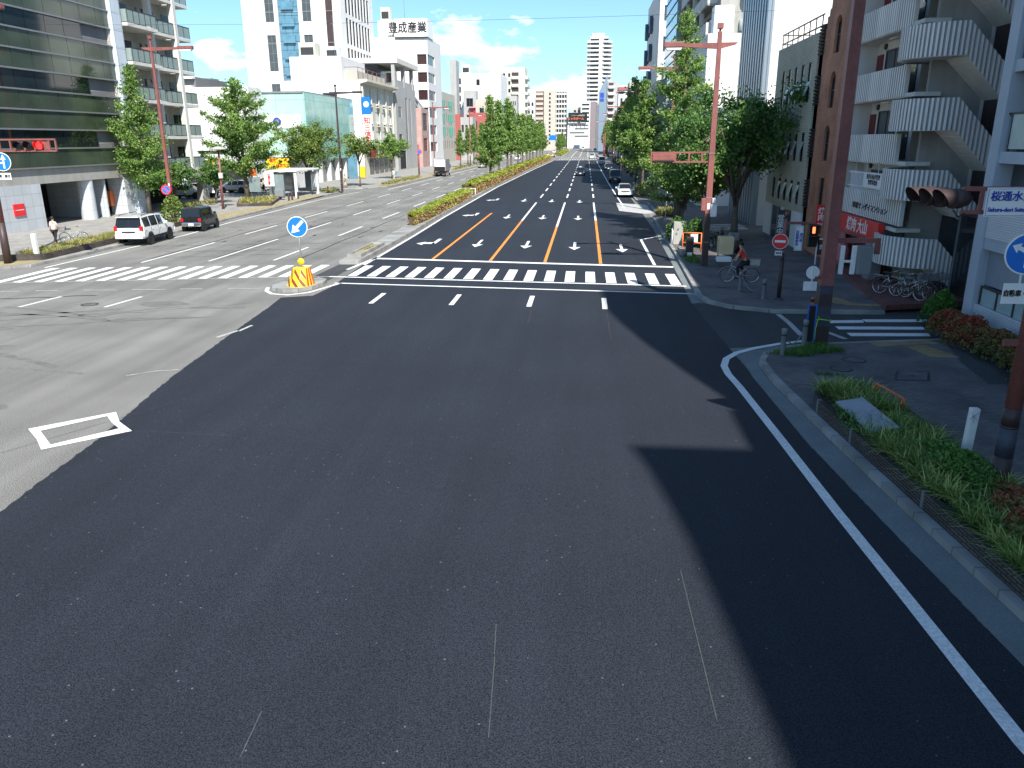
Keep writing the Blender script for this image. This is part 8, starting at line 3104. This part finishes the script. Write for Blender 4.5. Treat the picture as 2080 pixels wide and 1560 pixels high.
q = MB()
for k in range(8):
    y = 46.6 + 1.25 * k
    q.box(LX + .15, y, 11.7, LX + .2, y + .05, 12.6)
for z in (12.0, 12.55):
    q.box(LX + .14, 46.4, z, LX + .21, 55.5, z + .06)
    q.box(LX + .22, 55.44, z, LX + 6, 55.5, z + .06)
q.build('roof_railing', 'dark_brown', b4)
q = MB()
q.box(LX - .02, 46.3, .15, LX + .28, 48.4, 2.2)
q.box(LX - .02, 50.4, .15, LX + .28, 51.1, 2.2)
q.box(LX - .02, 53.6, .15, LX + .28, 55.6, 2.2)
q.build_each('ground_pier', 'white_wall', b4)
q = MB()
q.box(LX + .04, 48.4, .15, LX + .09, 50.4, 2.1)
q.box(LX + .04, 51.1, .15, LX + .09, 53.6, 2.1)
q.build_each('shop_window', 'win_dark', b4)
vb2 = thing('shop_banner', 'dark vertical shop banner with pale lettering before the pale brick building', 'banner', (11.7, 48.6, .15))
MB().box(11.55, 48.55, .3, 11.95, 48.6, 2.2).build('cloth', 'dark_frame', vb2)
MB().tube([(11.52, 48.58, .15), (11.52, 48.58, 2.4)], .018, 6).build('pole', 'grey_metal', vb2)
lettering('営業中', .42, 'white_text', vb2, (11.75, 48.54, 1.3), F_CAM, .004, vertical=True)

# R5 ribbed silver tower with white flank
M['rib_metal'] = mat('silver_blue_metal', (0.30, 0.36, 0.42), .35, .45, var=.06, vscale=.4)
b5 = thing('office_tower', 'ribbed silver-blue tower with a blank bright white flank', 'building', (20, 64, 0))
block(b5, 12.6, 34, 59.4, 69.3, 17.4, 'white_wall', {'-y': [(4.3, 5.2, 11.6, 13.0, {'nx': 2, 'gl': 'win_blue'})]})
q = MB()
for k in range(11):
    y = 59.4 + .9 * k
    q.box(12.2, y + .05, 0, 12.6, y + .5, 17.4)
q.box(12.44, 59.4, 0, 12.6, 69.3, 17.4)
q.build('ribbed_front', 'rib_metal', b5)
# R6 low white building
b6 = thing('office_block', 'low white building between the ribbed tower and the balcony block', 'building', (16, 80, 0))
block(b6, 10.7, 24, 77, 87, 15.3, 'white_wall', {}, z0=9.0)
MB().box(10.72, 77.05, 0, 23.9, 86.9, 9.0).build('base_wall', 'white_wall', b6)
MB().box(11.2, 77.6, 15.3, 13.0, 79.2, 17.7).build('water_tank', 'white_metal', b6, bevel=.15)
# R7 grey balcony block
b7 = thing('apartment_building', 'grey concrete block with deep diagonal-looking balconies behind the feathery ginkgo', 'building', (18, 104, 0))
block(b7, 13.6, 36, 90, 119, 34, 'conc', {}, part='wall')
for k in range(10):
    z = 5 + 3.0 * k
    q = MB().box(12.5, 92, z - .2, 13.59, 117, z)
    q.box(12.5, 92, z, 12.62, 117, z + 1.15, 1)
    q.box(12.62, 92, z, 13.59, 92.12, z + 1.15, 1)
    q.build('balcony', ['conc', 'conc_light'], b7)
    MB().box(13.52, 93, z + .1, 13.58, 116, z + 2.2).build('window', 'win_dark', b7)
    q = MB()
    q.lathe([(1.2, z), (1.2, z + 1.1), (1.1, z + 1.1)], (13.6 + 3.2, 90.0, 0), n=18)
    q.build('stair_landing', 'conc_light', b7)
q = MB()
for y in (97, 104, 111):
    q.box(12.44, y, 0, 12.9, y + .35, 34)
q.build_each('column', 'conc_light', b7)
# R8 sky-blue glass block
b8r = thing('office_building', 'sky-blue glass block with dark floor lines on the right', 'building', (18, 128, 0))
MB().box(12.5, 120.5, 0, 34, 137, 33).build('wall', 'grey_wall', b8r)
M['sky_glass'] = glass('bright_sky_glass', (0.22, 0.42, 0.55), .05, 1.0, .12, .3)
q = MB().box(12.3, 120.6, 3, 12.49, 136.9, 33)
q.build('glass_front', 'sky_glass', b8r)
q = MB()
for k in range(20):
    q.box(12.22, 120.6, 3 + 1.55 * k, 12.31, 136.9, 3.12 + 1.55 * k)
q.build('floor_line', 'dark_frame', b8r)
# R9 low beige block with vertical blue sign
b9r = thing('office_block', 'low beige corner block with a vertical blue sign on the right', 'building', (17, 145, 0))
block(b9r, 11.6, 26, 138, 152, 15.6, 'beige_wall', {'-x': grid(even(1, 13, 4, 1.2), [(4, 6), (8, 10), (12, 14)])})
vsn = thing('vertical_sign', 'vertical dark blue sign with white characters on the beige corner block', 'signboard', (10.9, 138, 8))
MB().box(9.9, 137.6, 9.2, 11.0, 137.85, 13.2).build('panel', 'blue_text', vsn)
lettering('鈴木株式会社', .62, 'white_text', vsn, (10.45, 137.58, 11.2), F_CAM, .01, vertical=True)
q = MB().box(11.0, 137.65, 10, 11.6, 137.75, 10.15)
q.box(11.0, 137.65, 12, 11.6, 137.75, 12.15)
q.build('bracket', 'grey_metal', vsn)
# R10 white rounded office
b10r = thing('office_building', 'white office with rounded corner windows beyond the beige corner block', 'building', (18, 170, 0))
rw = [(6 + 5.2 * k, 8.6 + 5.2 * k) for k in range(5)]
block(b10r, 12.8, 34, 156, 186, 33, 'white_wall', {'-x': grid([(14, 20), (22, 28)], rw), '-y': grid([(.8, 3.6)], rw)}, gl='win_grey')
q = MB()
for c, d in rw:
    for y in (160, 172):
        q.lathe([(.8, c - .2), (.8, d + .4), (.6, d + .4)], (12.9, y + 12, 0), n=16)
q.build_each('bay_window', 'win_grey', b10r)

# buildings behind the photographer's right shoulder: they are out of the picture but their roofs shade the road
z1 = thing('office_building', 'tall block south of the bridge whose shadow crosses the near road', 'building', (20, -28, 0))
block(z1, 12.5, 34, -46, -11, 24.0, 'grey_wall', {'-x': grid(even(1, 34, 8, 2.6), [(4 + 4 * k, 6.2 + 4 * k) for k in range(5)])})
MB().prism([(-46, 24.01), (-11, 24.01), (-11, 29), (-11.65, 28.2), (-13.4, 27.2), (-17.2, 26.1), (-30, 24.6), (-46, 24.6)], 12.51, 34, frame=((0, 0, 0), (0, 1, 0), (0, 0, 1), (1, 0, 0))).build('sloping_roof', 'grey_wall', z1)
z2 = thing('office_building', 'mid-height block between two taller neighbours south of the side street', 'building', (20, -6, 0))
block(z2, 12.5, 34, -10.9, -2.6, 22.6, 'beige_wall', {'-x': grid(even(1, 7, 2, 2.2), [(4 + 4 * k, 6.2 + 4 * k) for k in range(4)])})
z3 = thing('office_building', 'stepped-roof block next to the tiled apartment building', 'building', (20, 2, 0))
block(z3, 12.5, 34, -2.5, 6.3, 21.5, 'conc_light', {'-x': grid(even(.5, 8.3, 3, 1.4), [(4 + 4 * k, 6.2 + 4 * k) for k in range(4)])})
MB().prism([(-2.5, 21.51), (6.3, 21.51), (6.3, 29.8), (2.6, 29.3), (1.4, 28.3), (.2, 26.8), (-.9, 24.6), (-1.6, 22.6), (-2.5, 22)], 12.51, 34, frame=((0, 0, 0), (0, 1, 0), (0, 0, 1), (1, 0, 0))).build('sloping_roof', 'conc_light', z3)
